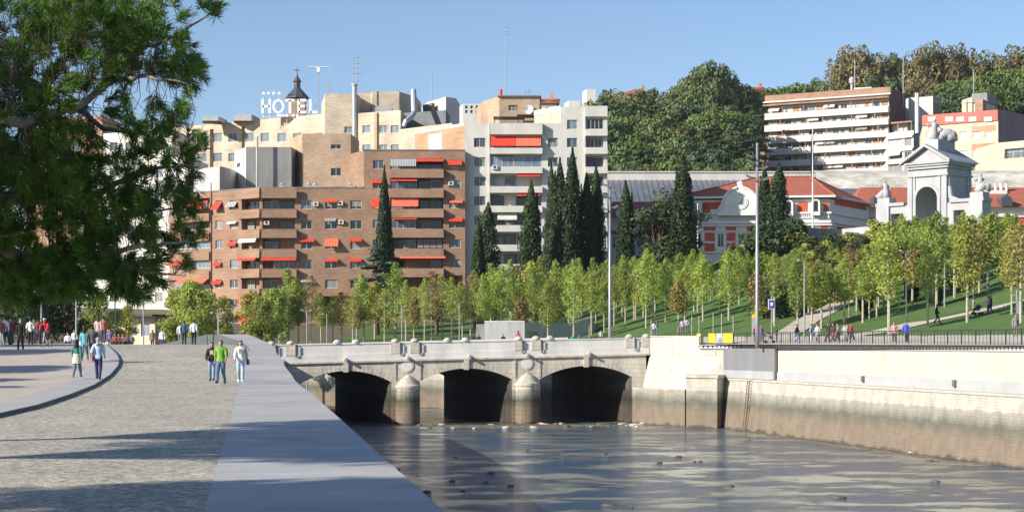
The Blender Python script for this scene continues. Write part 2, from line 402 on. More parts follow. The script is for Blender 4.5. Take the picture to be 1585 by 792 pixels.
# left embankment behind the wave up to the bridge
mb = MB(); LB = [(-13.2,100),(-16.3,118),(-19.0,131),(-21.8,150),(-22.6,163.9)]
for (x0, y0), (x1, y1) in zip(LB, LB[1:]):
    mb.obox(((x0+x1)/2-.5, (y0+y1)/2, 2.4), ((x1-x0)/2, (y1-y0)/2, 0), (-.5, 0, 0), (0, 0, 4.4))
tag(mb.build('retaining_wall', M['concrete']), 'grey retaining wall under the left river bank before the bridge', 'wall')
mb = MB()
mb.poly_prism([(-22.6,164),(-29,180),(-34,186),(-320,205),(-320,190),(-60,180),(-40,170),(-30,163)][::-1], -2, 6.3)
tag(mb.build('retaining_wall', M['concrete']), 'retaining wall of the left bank past the bridge', 'wall')
# raised plaza with a shade-toned kerb
curve = [(-260,700),(-120,672),(0,645),(60,631),(110,614),(148,598),(172,582),(184,568),(186,559),(182,550),(174,542)]
cp = []
for (x0, y0), (x1, y1) in zip(curve, curve[1:]):
    for k in range(4):
        cp.append(G(lerp(x0, x1, k/4), lerp(y0, y1, k/4)))
cp.append(G(*curve[-1])); cp.append(Vector((X_(165,116),116,gz(116)))); cp.append(Vector((X_(150,122),122,gz(122))))
pl = MB(); kb = MB(); bd = MB()
H = .09
for a, b in zip(cp, cp[1:]):
    d = (b - a); nrm = Vector((-d.y, d.x, 0)).normalized()       # towards the plaza
    ai, bi = a + nrm*.05, b + nrm*.05
    for v in (ai, bi): v.z = gz(v.y)
    up = Vector((0,0,H))
    kb.quad(a - Vector((0,0,.2)), b - Vector((0,0,.2)), b+up, a+up)
    kb.quad(a+up, b+up, bi+up, ai+up)
    aj, bj = a + nrm*1.2, b + nrm*1.2
    for v in (aj, bj): v.z = gz(v.y)
    bd.quad(ai+up, bi+up, bj+up, aj+up)
# plaza surface: from band inner edge to far left, subdivided so that it follows the rise
ed = []
for i, a in enumerate(cp):
    d = cp[min(i+1, len(cp)-1)] - cp[max(i-1, 0)]; nrm = Vector((-d.y, d.x, 0)).normalized(); e = a + nrm*1.2; ed.append(e)
for a, b in zip(ed, ed[1:]):
    if b.y <= a.y: continue
    for k in range(8):
        x0, x1 = lerp(a.x, -200, k/8), lerp(a.x, -200, (k+1)/8); w0, w1 = lerp(b.x, -200, k/8), lerp(b.x, -200, (k+1)/8)
        pl.quad((x1, a.y, gz(a.y)+H), (x0, a.y, gz(a.y)+H), (w0, b.y, gz(b.y)+H), (w1, b.y, gz(b.y)+H))
struct(pl.build('plaza', M['plaza'])); struct(bd.build('pavement', M['plaza_band']))
M['kerb'] = plain('shaded_kerb', (.075,.08,.10), .6)  # shade on the kerb face painted in as dark blue-grey
tag(kb.build('kerb', M['kerb']), 'curved kerb in painted-on shade edging the raised plaza', 'kerb')

# ---- right bank land
mb = MB(); gx = []; x = -330.0
while x < 420: gx.append(x); x += 2.0 if -34 < x < 80 else 8.0
gy = []; y = -70.0
while y < 900: gy.append(y); y += 2.0 if 90 < y < 262 else (6.0 if y < 480 else 20.0)
vid = {}
for j, y in enumerate(gy):
    for i, x in enumerate(gx): mb.v.append((x, y, land_z(x, y) if y < 560 else land_z(x, 560) ))
nx = len(gx)
for j in range(len(gy)-1):
    for i in range(nx-1):
        ids = (j*nx+i, j*nx+i+1, (j+1)*nx+i+1, (j+1)*nx+i)
        if max(mb.v[q][2] for q in ids) < 0: continue
        y = gy[j]; x = gx[i]
        mb.f.append(ids); mb.m.append(1 if (y > 262 or x < -22) else 0)
struct(mb.build('terrain', [M['grass'], M['earth']], smooth=True))
# far ground to the horizon
mb = MB(); mb.box(-3500, 3500, 560, 5600, -5, 14); struct(mb.build('ground', M['earth']))
# ---- promenade deck along the right bank
def offset_bank(s, pts=BANK):
    out = []
    for i, p in enumerate(pts):
        a = Vector(pts[max(i-1, 0)]); b = Vector(pts[min(i+1, len(pts)-1)]); d = (b-a).normalized(); out.append(Vector(p) + Vector((d.y, -d.x)) * s)
    return out
o0, o1 = offset_bank(.35), offset_bank(9.0)
mb = MB()
for i in range(len(BANK)-1):
    for k in range(6):
        f0, f1 = k/6, (k+1)/6
        a0 = o0[i].lerp(o0[i+1], f0); a1 = o0[i].lerp(o0[i+1], f1); b0 = o1[i].lerp(o1[i+1], f0); b1 = o1[i].lerp(o1[i+1], f1)
        za, zb = 7.3 + .72*sm(6, 18, b0.x), 7.3 + .72*sm(6, 18, b1.x); mb.quad((*a0, 7.3), (*b0, za), (*b1, zb), (*a1, 7.3))
struct(mb.build('pavement', M['path']))
# paths climbing the lawn
def path_strip(pts, w):
    mb = MB(); P = []
    for (x0, y0), (x1, y1) in zip(pts, pts[1:]):
        for k in range(8): P.append(Vector((lerp(x0, x1, k/8), lerp(y0, y1, k/8))))
    P.append(Vector(pts[-1]))
    L = []
    for i, p in enumerate(P):
        d = (P[min(i+1, len(P)-1)] - P[max(i-1, 0)]).normalized(); n = Vector((d.y, -d.x))*w/2
        L.append((p-n, p+n))
    for (a, b), (c, d) in zip(L, L[1:]):
        za = max(land_z(*a), land_z(*b)) + .07; zc = max(land_z(*c), land_z(*d)) + .07
        mb.quad((*a, za), (*b, za), (*d, zc), (*c, zc))
    struct(mb.build('path', M['path']))
path_strip([(28,152),(36,158),(44,160),(60,161),(90,168)], 2.6)
path_strip([(24,163),(29,178),(38,196),(46,210)], 2.4)

# ---- river
def water_mat():
    m = bpy.data.materials.new('river_water'); m.use_nodes = True; n = m.node_tree.nodes; l = m.node_tree.links; b = n['Principled BSDF']
    g = n.new('ShaderNodeNewGeometry')
    mp = n.new('ShaderNodeMapping'); l.new(g.outputs['Position'], mp.inputs[0]); mp.inputs['Scale'].default_value = (1, 1, 1)
    mb1 = n.new('ShaderNodeMapping'); l.new(g.outputs['Position'], mb1.inputs[0]); mb1.inputs['Scale'].default_value = (.6, .85, 1); mb1.inputs['Rotation'].default_value = (0,0,R(-8))
    big = n.new('ShaderNodeTexNoise'); big.inputs['Scale'].default_value = .3; big.inputs['Detail'].default_value = 10; big.inputs['Roughness'].default_value = .68; big.inputs['Distortion'].default_value = .15; l.new(mb1.outputs[0], big.inputs[0])
    mask = ramp(n, [(.47, (0,0,0)), (.54, (1,1,1))]); l.new(big.outputs[0], mask.inputs[0])
    c = ramp(n, [(.42, (.24,.26,.225)), (.49, (.12,.14,.13)), (.55, (.03,.075,.15))]); l.new(big.outputs[0], c.inputs[0]); l.new(c.outputs[0], b.inputs[0])  # blue of the reflected sky painted into the rippled patches
    rr = n.new('ShaderNodeMapRange'); l.new(mask.outputs[0], rr.inputs[0]); rr.inputs[3].default_value = .16; rr.inputs[4].default_value = .1; l.new(rr.outputs[0], b.inputs['Roughness'])
    b.inputs['IOR'].default_value = 1.6; b.inputs['Specular IOR Level'].default_value = .5
    w1 = n.new('ShaderNodeTexNoise'); w1.inputs['Scale'].default_value = 3.6; w1.inputs['Detail'].default_value = 5; w1.inputs['Roughness'].default_value = .65; l.new(mp.outputs[0], w1.inputs[0])
    hm = n.new('ShaderNodeMapRange'); l.new(mask.outputs[0], hm.inputs[0]); hm.inputs[3].default_value = .05; hm.inputs[4].default_value = 1.0
    mu = n.new('ShaderNodeMath'); mu.operation = 'MULTIPLY'; l.new(w1.outputs[0], mu.inputs[0]); l.new(hm.outputs[0], mu.inputs[1])
    bp = n.new('ShaderNodeBump'); bp.inputs['Strength'].default_value = 1; bp.inputs['Distance'].default_value = .16; l.new(mu.outputs[0], bp.inputs['Height']); l.new(bp.outputs[0], b.inputs['Normal'])
    return m
M['water'] = water_mat()
mb = MB()
mb.quad((-330,-70,0),(120,-70,0),(120,262,0),(-330,262,0))
struct(mb.build('river', M['water']))
# stones in the shallow water
M['rock'] = mat('river_rock', (.20,.17,.13), .9, .25, 3, c2=(.035,.03,.025))
M['rock_pale'] = mat('pale_rock', (.5,.46,.40), .9, .2, 3)
def rock_mesh(sd):
    r = random.Random(sd); bm = bmesh.new(); bmesh.ops.create_icosphere(bm, subdivisions=2, radius=1)
    for v in bm.verts:
        v.co *= 1 + .35*noise.noise(v.co*1.7 + Vector((sd*3.1, 0, 0))); v.co.z *= .55
    me = bpy.data.meshes.new('rock'); bm.to_mesh(me); bm.free(); return me
RM = []
for k in range(6):
    me = rock_mesh(k); me.materials.append(M['rock'] if k < 4 else M['rock_pale']); RM.append(me)
def rock(x, y, s, k, label):
    o = bpy.data.objects.new('rock', RM[k]); col.objects.link(o); o.location = (x, y, .02); o.scale = (s*rnd.uniform(.9,1.8), s, s*.8); o.rotation_euler = (0, 0, rnd.uniform(0, 6)); tag(o, label, 'rock', 'rocks in the shallow river'); return o
rk = []
for px, py in [(550,740),(614,727),(645,762),(628,747),(660,762),(705,708),(752,747),(717,760),(872,708),(936,703),(940,782),(978,785),(1075,714),(1084,714),(1050,707),(1130,752),(1160,680),(1440,712),(1447,745),(1020,716),(815,697),(700,745),(790,752),(760,733),(590,738),(603,733),(1300,770)]:
    D = 7.5*F/(py-CY); rk.append((X_(px, D), D, rnd.uniform(.1,.26), rnd.randrange(4), 0))
for i in range(46):
    px = rnd.uniform(640, 1000) ; D = rnd.uniform(157, 164) if px < 830 else rnd.uniform(160, 166)
    rk.append((X_(px, D), D, rnd.uniform(.12,.36), rnd.choice([1,2,4,5,5,0]), 1))
for px, py in [(1113,657),(1125,659),(1155,664),(1160,662),(1180,667),(1000,655),(1235,672),(1420,700)]:
    D = 7.5*F/(py-CY)-.2; rk.append((X_(px, D)-.3, D, rnd.uniform(.2,.35), rnd.choice([4,5]), 2))
cnt = [0,0,0]
for x, y, s, k, g in sorted(rk, key=lambda q: (q[4], q[0])):
    cnt[g] += 1
    rock(x, y, s, k, [f'dark wet stone in mid river, {ordw(cnt[0] if g==0 else 1)} from the left', f'stone on the weir below the bridge, {ordw(max(cnt[1],1))} from the left', f'pale stone at the foot of the right river wall, {ordw(max(cnt[2],1))} from the left'][g])
# gravel bars at the weir and past the bridge
M['gravel'] = mat('wet_gravel', (.24,.20,.14), .95, .2, 1.5, .6, 8, c2=(.05,.045,.03), world=True)
def bar(pts, h, name='gravel_bar'):
    mb = MB(); c = Vector((sum(p[0] for p in pts)/len(pts), sum(p[1] for p in pts)/len(pts)))
    n = 40; ring = []
    P = [Vector(p) for p in pts]
    for j, (f, z) in enumerate([(1.0,-.05),(.85,.03),(.6,h*.7),(.25,h)]):
        for i in range(n):
            t = i/n*len(P); a = P[int(t) % len(P)].lerp(P[(int(t)+1) % len(P)], t-int(t)); q = c + (a-c)*f*(1+.12*noise.noise(Vector((a.x*.6, a.y*.6, j))))
            mb.v.append((q.x, q.y, z))
    for j in range(3):
        for i in range(n): mb.f.append((j*n+i, j*n+(i+1) % n, (j+1)*n+(i+1) % n, (j+1)*n+i)); mb.m.append(0)
    mb.f.append(tuple(3*n+i for i in range(n))); mb.m.append(0)
    o = mb.build(name, M['gravel'], smooth=True); tag(o, kind='stuff'); return o
bar([(-10,160),(-4,158),(2,157.5),(8,161),(12,164),(6,165),(-2,164),(-9,163)], .12)
bar([(-30,186),(-20,184),(-14,192),(-16,203),(-24,206),(-32,198)], .5)
bar([(18.4,156),(21.2,144),(25,129),(28.4,114),(26.6,118),(21.6,138)], .1)
# ======================================================= bridge
def stone_mat(name, base, dark, zl=None, wet=(.085,.095,.07), mud=(.24,.185,.135), bw=.9, rh=.42, mc=(.55,.52,.5)):
    """weathered stone: courses, vertical streaks, an algae band and a mud band near the water"""
    m = bpy.data.materials.new(name); m.use_nodes = True; n = m.node_tree.nodes; l = m.node_tree.links; b = n['Principled BSDF']
    g = n.new('ShaderNodeNewGeometry'); sp = n.new('ShaderNodeSeparateXYZ'); l.new(g.outputs['Position'], sp.inputs[0])
    st = n.new('ShaderNodeMapping'); l.new(g.outputs['Position'], st.inputs[0]); st.inputs['Scale'].default_value = (1.2,1.2,.22) if bw > .6 else (.8,.8,.6)
    n1 = n.new('ShaderNodeTexNoise'); n1.inputs['Scale'].default_value = 1.2; n1.inputs['Detail'].default_value = 8; n1.inputs['Roughness'].default_value = .65; l.new(st.outputs[0], n1.inputs[0])
    r1 = ramp(n, [(.32, dark), (.62, base)]); l.new(n1.outputs[0], r1.inputs[0])
    ad = n.new('ShaderNodeMath'); l.new(sp.outputs[0], ad.inputs[0]); l.new(sp.outputs[1], ad.inputs[1])
    cb = n.new('ShaderNodeCombineXYZ'); l.new(ad.outputs[0], cb.inputs[0]); l.new(sp.outputs[2], cb.inputs[1])
    br = n.new('ShaderNodeTexBrick'); l.new(cb.outputs[0], br.inputs[0]); br.inputs['Scale'].default_value = 1; br.inputs['Brick Width'].default_value = bw; br.inputs['Row Height'].default_value = rh; br.inputs['Mortar Size'].default_value = .016
    br.inputs['Color1'].default_value = (1,1,1,1); br.inputs['Color2'].default_value = (.86,.86,.86,1); br.inputs['Mortar'].default_value = (*mc,1)
    mx = n.new('ShaderNodeMixRGB'); mx.blend_type = 'MULTIPLY'; mx.inputs[0].default_value = .8 if bw > .6 else .5; l.new(r1.outputs[0], mx.inputs[1]); l.new(br.outputs[0], mx.inputs[2])
    out = mx.outputs[0]
    if zl is not None:
        n2 = n.new('ShaderNodeTexNoise'); n2.inputs['Scale'].default_value = .8; n2.inputs['Detail'].default_value = 6; l.new(g.outputs['Position'], n2.inputs[0])
        zz = n.new('ShaderNodeMath'); zz.operation = 'MULTIPLY_ADD'; l.new(n2.outputs[0], zz.inputs[0]); zz.inputs[1].default_value = 1.0; l.new(sp.outputs[2], zz.inputs[2])
        zs = n.new('ShaderNodeMath'); zs.operation = 'SUBTRACT'; l.new(zz.outputs[0], zs.inputs[0]); zs.inputs[1].default_value = .5
        dvd = n.new('ShaderNodeMath'); dvd.operation = 'DIVIDE'; l.new(zs.outputs[0], dvd.inputs[0]); dvd.inputs[1].default_value = zl
        tone = ramp(n, [(0, tuple(x*.45 for x in mud)), (.06, mud), (.42, mud), (.68, wet), (.93, tuple(.5*a+.5*b_ for a, b_ in zip(wet, base)))]); l.new(dvd.outputs[0], tone.inputs[0])
        rr = ramp(n, [(.3, (.6,.6,.6) if bw > .6 else (.78,.78,.78)), (.65, (1.2,1.2,1.2) if bw > .6 else (1.1,1.1,1.1))]); l.new(n1.outputs[0], rr.inputs[0])
        m3 = n.new('ShaderNodeMixRGB'); m3.blend_type = 'MULTIPLY'; m3.inputs[0].default_value = 1; l.new(tone.outputs[0], m3.inputs[1]); l.new(rr.outputs[0], m3.inputs[2])
        m4 = n.new('ShaderNodeMixRGB'); m4.blend_type = 'MULTIPLY'; m4.inputs[0].default_value = .9 if bw > .6 else .55; l.new(m3.outputs[0], m4.inputs[1]); l.new(br.outputs[0], m4.inputs[2])
        dz = n.new('ShaderNodeMath'); dz.operation = 'SUBTRACT'; l.new(sp.outputs[2], dz.inputs[0]); dz.inputs[1].default_value = zl
        d2 = n.new('ShaderNodeMath'); d2.operation = 'MULTIPLY_ADD'; l.new(n1.outputs[0], d2.inputs[0]); d2.inputs[1].default_value = .5; l.new(dz.outputs[0], d2.inputs[2])
        fc = n.new('ShaderNodeMapRange'); l.new(d2.outputs[0], fc.inputs[0]); fc.inputs[1].default_value = .18; fc.inputs[2].default_value = .32
        m5 = n.new('ShaderNodeMixRGB'); l.new(fc.outputs[0], m5.inputs[0]); l.new(m4.outputs[0], m5.inputs[1]); l.new(out, m5.inputs[2]); out = m5.outputs[0]
    l.new(out, b.inputs[0]); b.inputs['Roughness'].default_value = .88; b.inputs['Specular IOR Level'].default_value = .2
    bp = n.new('ShaderNodeBump'); bp.inputs['Strength'].default_value = .5; bp.inputs['Distance'].default_value = .04; l.new(n1.outputs[0], bp.inputs['Height']); l.new(bp.outputs[0], b.inputs['Normal'])
    return m
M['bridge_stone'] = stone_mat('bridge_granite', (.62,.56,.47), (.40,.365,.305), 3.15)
M['vault_stone'] = stone_mat('shaded_vault_stone', (.13,.115,.10), (.05,.045,.04), 3.15, wet=(.03,.032,.026), mud=(.08,.062,.048))  # shade inside the arches painted in as near-black stone
M['parapet'] = mat('parapet_concrete', (.66,.64,.60), .85, .1, .6, .25, 10, world=True, stretch=(1,1,.4))
M['wall_stone'] = stone_mat('river_wall_stone', (.52,.48,.41), (.36,.33,.28), 3.2, wet=(.14,.14,.108), mud=(.225,.18,.135), bw=.55, rh=.2, mc=(.62,.6,.56))
M['wall_cream'] = stone_mat('cream_render_panels', (.57,.525,.44), (.47,.435,.375), None, bw=3.4, rh=5.3, mc=(.72,.71,.7))
M['band_grey'] = mat('grey_render_band', (.38,.385,.39), .85, .06, .5, world=True)

A_ = Vector((X_(432, 165), 165.0)); B_ = Vector((X_(1000, 168.2), 168.2))
ub = (B_-A_).normalized(); nb = Vector((ub.y, -ub.x))     # nb points to the camera side
LB_ = (B_-A_).length; SL = .0195
skew = Vector((-.37, 1.0)); WB = 19.0
def bu(px):      # u on the face plane for a picture column
    k = (px-CX)/F; # (A+u*ub).x = k*(A+u*ub).y
    return (k*A_.y - A_.x)/(ub.x - k*ub.y)
def bP(u, z, n=0, back=0):
    p = A_ + ub*u + nb*n + skew*back; return Vector((p.x, p.y, z))
br_t = thing('stone_bridge', 'old granite bridge with three low arches and round cutwater piers over the river', 'bridge', (*A_.lerp(B_, .5), 0))
arches = [(bu(464), bu(606)), (bu(650), bu(793)), (bu(836), bu(978))]
def zt(u): return 5.45 + SL*1.25*u        # cornice line
SPR, RISE = 3.62, 1.12
def arch_z(u, k):
    a, b = arches[k]; c = (a+b)/2; h = (b-a)/2; t = (u-c)/h
    Rr = (h*h + RISE*RISE)/(2*RISE); return SPR + SL*u + RISE - Rr + math.sqrt(max(0, Rr*Rr - (u-c)**2))
sp_ = MB(); soff = MB(); ring = MB()
us = [-6.0]
for a, b in arches: us += [lerp(a, b, i/20) for i in range(21)]
us += [LB_]
us = sorted(us)
def inarch(u):
    for k, (a, b) in enumerate(arches):
        if a - 1e-6 <= u <= b + 1e-6: return k
    return None
for back in (0, WB):
    for u0, u1 in zip(us, us[1:]):
        k = inarch((u0+u1)/2)
        z0a = arch_z(u0, k) if k is not None else -2; z0b = arch_z(u1, k) if k is not None else -2
        q = [bP(u0, z0a, 0, back), bP(u1, z0b, 0, back), bP(u1, zt(u1), 0, back), bP(u0, zt(u0), 0, back)]
        sp_.quad(*(q if back == 0 else q[::-1]))
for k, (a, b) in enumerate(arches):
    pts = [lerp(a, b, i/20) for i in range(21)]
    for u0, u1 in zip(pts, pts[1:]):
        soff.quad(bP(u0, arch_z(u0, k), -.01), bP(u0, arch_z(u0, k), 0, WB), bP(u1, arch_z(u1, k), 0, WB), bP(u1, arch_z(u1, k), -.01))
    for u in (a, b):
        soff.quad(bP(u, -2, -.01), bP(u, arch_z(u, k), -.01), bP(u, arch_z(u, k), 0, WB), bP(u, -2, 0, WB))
    # voussoir ring proud of the face
    nv = 23
    for i in range(nv):
        t0, t1 = i/nv + .004, (i+1)/nv - .004; u0, u1 = lerp(a, b, t0), lerp(a, b, t1); c = (a+b)/2; h = (b-a)/2
        th = .55; Rr = (h*h+RISE*RISE)/(2*RISE)
        o0, o1 = u0 + (u0-c)/Rr*th, u1 + (u1-c)/Rr*th
        z0, z1 = arch_z(u0, k), arch_z(u1, k); y0, y1 = z0+th*(1-((u0-c)/Rr)**2*.5), z1+th*(1-((u1-c)/Rr)**2*.5)
        pr = .014 + .005*(i % 2)
        ring.add([bP(u0,z0+.004,pr), bP(u1,z1+.004,pr), bP(o1,y1,pr), bP(o0,y0,pr), bP(u0,z0+.004,-.05), bP(u1,z1+.004,-.05), bP(o1,y1,-.05), bP(o0,y0,-.05)],
                 [(0,1,2,3),(0,4,5,1),(1,5,6,2),(2,6,7,3),(3,7,4,0)])
spf, spb = MB(), MB(); h_ = len(sp_.f)//2
spf.v = sp_.v[:h_*4]; spf.f = sp_.f[:h_]; spf.m = sp_.m[:h_]; spb.v = sp_.v[h_*4:]; spb.f = [tuple(i-h_*4 for i in f) for f in sp_.f[h_:]]; spb.m = sp_.m[h_:]
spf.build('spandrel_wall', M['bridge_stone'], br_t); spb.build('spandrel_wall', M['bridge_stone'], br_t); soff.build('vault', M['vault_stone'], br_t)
for k in range(3):
    q = MB(); L3 = len(ring.v)//3; F3_ = len(ring.f)//3; q.v = ring.v[k*L3:(k+1)*L3]; q.f = [tuple(i-k*L3 for i in f) for f in ring.f[k*F3_:(k+1)*F3_]]; q.m = [0]*F3_; q.build('arch_ring', M['bridge_stone'], br_t)
# cutwater piers and caps, medallions
for (a0, a1), (b0, b1), px in zip(arches, arches[1:], (631, 816)):
    uc = bu(px); zsh = 3.05 + SL*uc; mb = MB()
    mb.obox(bP((a1+b0)/2, .6, .12), ub.to_3d()*((b0-a1)/2-.01), nb.to_3d()*.13, (0,0,2.9))
    c = bP(uc, 0, .1); ang = math.atan2(nb.y, nb.x)
    mb.lathe(c, [(1.12,-2),(1.12,.3),(1.10,zsh)], 24, 0, ang-math.pi/2, ang+math.pi/2)
    mb.build('pier', M['bridge_stone'], br_t)
    mb = MB(); mb.lathe(c, [(1.10,zsh),(1.17,zsh),(1.17,zsh+.22),(.98,zsh+.36),(.66,zsh+.78),(.33,zsh+1.05),(.06,zsh+1.22),(0,zsh+1.24)], 24, 0, ang-math.pi/2, ang+math.pi/2)
    mb.build('cutwater_cap', M['bridge_stone'], br_t, smooth=False)
    mb = MB(); mc = bP(uc, SPR+SL*uc+1.45, .0)
    for rr, pr in ((.56,.07),(.46,.10)):
        b0_ = len(mb.v)
        ring_ = [mc + ub.to_3d()*rr*math.cos(t*math.pi/12) + Vector((0,0,rr*math.sin(t*math.pi/12))) for t in range(24)]
        mb.add([p + nb.to_3d()*pr for p in ring_] + ring_, [tuple(range(24))] + [(i, 24+i, 24+(i+1) % 24, (i+1) % 24) for i in range(24)])
    mb.build('medallion', M['parapet'], br_t)
    mb = MB()
    for uu in (uc-1.15, uc+1.15):
        zz = zt(uu); mb.obox(bP(uu, (zz+SPR+SL*uu+.2)/2, .03), ub.to_3d()*.09, nb.to_3d()*.05, (0,0,(zz-SPR-SL*uu-.2)/2))
    mb.build('pilaster', M['bridge_stone'], br_t)
for k, (a, b) in enumerate(arches):
    c = (a+b)/2; z0, z1 = arch_z(c, k)-.12, zt(c); mb = MB(); mb.obox(bP(c, (z0+z1)/2, .09), ub.to_3d()*.24, nb.to_3d()*.1, (0,0,(z1-z0)/2)); mb.build('keystone', M['bridge_stone'], br_t)
# cornice, kerb band, parapet, deck
def slopebox(mb, u0, u1, zf0, zf1, n0, n1):
    P = [bP(u0, zf0(u0), n1), bP(u1, zf0(u1), n1), bP(u1, zf0(u1), n0), bP(u0, zf0(u0), n0), bP(u0, zf1(u0), n1), bP(u1, zf1(u1), n1), bP(u1, zf1(u1), n0), bP(u0, zf1(u0), n0)]
    mb.add(P, [(3,2,1,0),(4,5,6,7),(0,1,5,4),(1,2,6,5),(2,3,7,6),(3,0,4,7)])
def zp(u): return 7.26 + SL*u
mb = MB(); slopebox(mb, -6, LB_+.6, zt, lambda u: zt(u)+.16, -.3, .2); mb.build('cornice', M['bridge_stone'], br_t)
mb = MB(); slopebox(mb, -6, LB_+.3, lambda u: zt(u)+.162, lambda u: zt(u)+.74, -.5, .06); mb.build('parapet_base', M['parapet'], br_t)
mb = MB(); slopebox(mb, -6, LB_+.3, lambda u: zt(u)+.743, lambda u: zp(u)-.1, -.42, -.02); mb.build('parapet', M['parapet'], br_t)
mb = MB(); slopebox(mb, -6, LB_+.3, lambda u: zp(u)-.1, zp, -.47, .04); mb.build('parapet_coping', M['parapet'], br_t)
for px in (420,450,612,642,803,830,975,1001):
    u = bu(px); mb = MB(); slopebox(mb, u-.42, u+.42, lambda u: zt(u)+.745, lambda u: zp(u)+.05, -.55, .1); po = mb.build('post', M['bridge_stone'], br_t)
for px in (420,450,522,551,612,642,693,721,803,830,852,975,1001):
    u = bu(px); mb = MB(); mb.lathe(bP(u, zp(u)+.02, -.2), [(.38,0),(.4,.08),(.33,.2),(.18,.3),(0,.34)], 14); mb.build('ball_cap', M['bridge_stone'], br_t, smooth=True)
for px in (427,459,620,650,808,838,983):  # dark tubes put in for S-shaped shadows beside the posts
    u = bu(px); mb = MB(); z1 = zp(u)-.05
    mb.tube([bP(u,z1,.06), bP(u,z1-.05,.2), bP(u+.05,z1-.3,.16), bP(u+.08,z1-.8,.16), bP(u+.05,z1-1.0,.2), bP(u,z1-1.15,.12)], .055, 6); mb.build('s_shadow_tube', M['dark_steel'], br_t)
for px in (437,535,631,726,816,911):
    u = bu(px); z = zt(u)+.33; mb = MB(); mb.tube([bP(u,z,-.1), bP(u,z-.02,.25), bP(u,z-.06,.62)], [.17,.15,.13], 10); mb.build('water_spout', M['bridge_stone'], br_t)
mb = MB()
P = [bP(-6, zt(-6)+.6, -.42), bP(LB_+3, zt(LB_+3)+.6, -.42), bP(LB_+3, zt(LB_+3)+.6, 0, WB), bP(-6, zt(-6)+.6, 0, WB)]
mb.quad(*P); mb.build('deck', M['path'], br_t)
mb = MB(); 
def farbox(mb, u0, u1, h0, h1, t):
    P = []
    for hh in (h0, h1):
        for u, n in ((u0,-0.0),(u1,-0.0),(u1,t),(u0,t)): q = bP(u, zt(u)+hh, 0, WB); q = q + nb.to_3d()*(t-n); P.append(q)
    mb.add(P, [(3,2,1,0),(4,5,6,7),(0,1,5,4),(1,2,6,5),(2,3,7,6),(3,0,4,7)])
farbox(mb, -6, LB_+.3, 0, 1.7, .4); mb.build('far_parapet', M['parapet'], br_t)

# ======================================================= right river wall
ab = thing('bridge_abutment', 'pale stone bridge abutment with flared shoulder and stained base, right of the arches', 'abutment', (16, 166, 0))
# base (dirty) from the last arch to the corner pier
c0 = bP(arches[2][1]+.02, 0, .25); c1 = Vector((X_(1060,160.9), 160.9, 0)); c2 = Vector((X_(1062,159.7), 159.7, 0)); c3 = Vector((X_(1110,158.0), 158.0, 0)); c4 = Vector((X_(1121,159.3), 159.3, 0))
def poly(mb, pts, z0, z1, m=0): mb.poly_prism([(p[0], p[1]) for p in pts], z0, z1, m)
mb = MB(); poly(mb, [c0, c1, (c1.x+3, c1.y+9), (c0.x+2, c0.y+8)], -2, 3.3); mb.build('base', M['wall_stone'], ab)
mb = MB(); poly(mb, [c2, c3, c4, (c4.x+2, c4.y+6), (c2.x+1, c2.y+6)], -2, 4.35); mb.build('corner_pier', M['wall_stone'], ab)
mb = MB(); poly(mb, [c2+Vector((-.12,-.12,0)), c3+Vector((.05,-.15,0)), c4+Vector((.15,0,0)), (c4.x+2, c4.y+6), (c2.x+1, c2.y+6)], 4.35, 4.62); mb.build('pier_cap', M['wall_stone'], ab)
# flared shoulder
e0 = bP(LB_+.35, 0, .02); e1 = Vector((X_(1082,162.1), 162.1, 0)); e2 = Vector((X_(1128,160.1), 160.1, 0))
mb = MB()
s0 = bP(arches[2][1]+1.0, 3.3, .2); lo = [s0, c1 + Vector((.1,.1,3.3)), Vector((c4.x, c4.y+.3, 3.3))]; hi = [Vector((e0.x, e0.y, 6.2)), Vector((e1.x-.6, e1.y, 6.2)), Vector((e2.x, e2.y, 6.2))]
for i in range(2): mb.quad(lo[i], lo[i+1], hi[i+1], hi[i])
mb.quad(lo[0], hi[0], Vector((hi[0].x, hi[0].y+3, 6.2)), Vector((lo[0].x, lo[0].y+3, 3.3)))
M['shoulder'] = stone_mat('pale_shoulder_stone', (.57,.54,.47), (.43,.40,.34))
mb.build('shoulder', M['shoulder'], ab)
mb = MB(); poly(mb, [e0, (e1.x,e1.y), (e2.x,e2.y), (e2.x+6,e2.y+3), (e2.x+6,e2.y+8), (e0.x+3,e0.y+9)], 3.0, 6.9); mb.build('upper_wall', M['shoulder'], ab)
mb = MB(); poly(mb, [e0, (e1.x,e1.y), (e1.x+.4,e1.y+.5), (e0.x+.2,e0.y+.6)], 6.9, Z_(521,166)); mb.build('parapet', M['shoulder'], ab)
mb = MB(); poly(mb, [(e0.x-.05,e0.y-.08), (e1.x+.1,e1.y-.1), (e1.x+.45,e1.y+.55), (e0.x+.2,e0.y+.65)], Z_(521,166)+.002, Z_(521,166)+.1); mb.build('parapet_coping', M['shoulder'], ab)

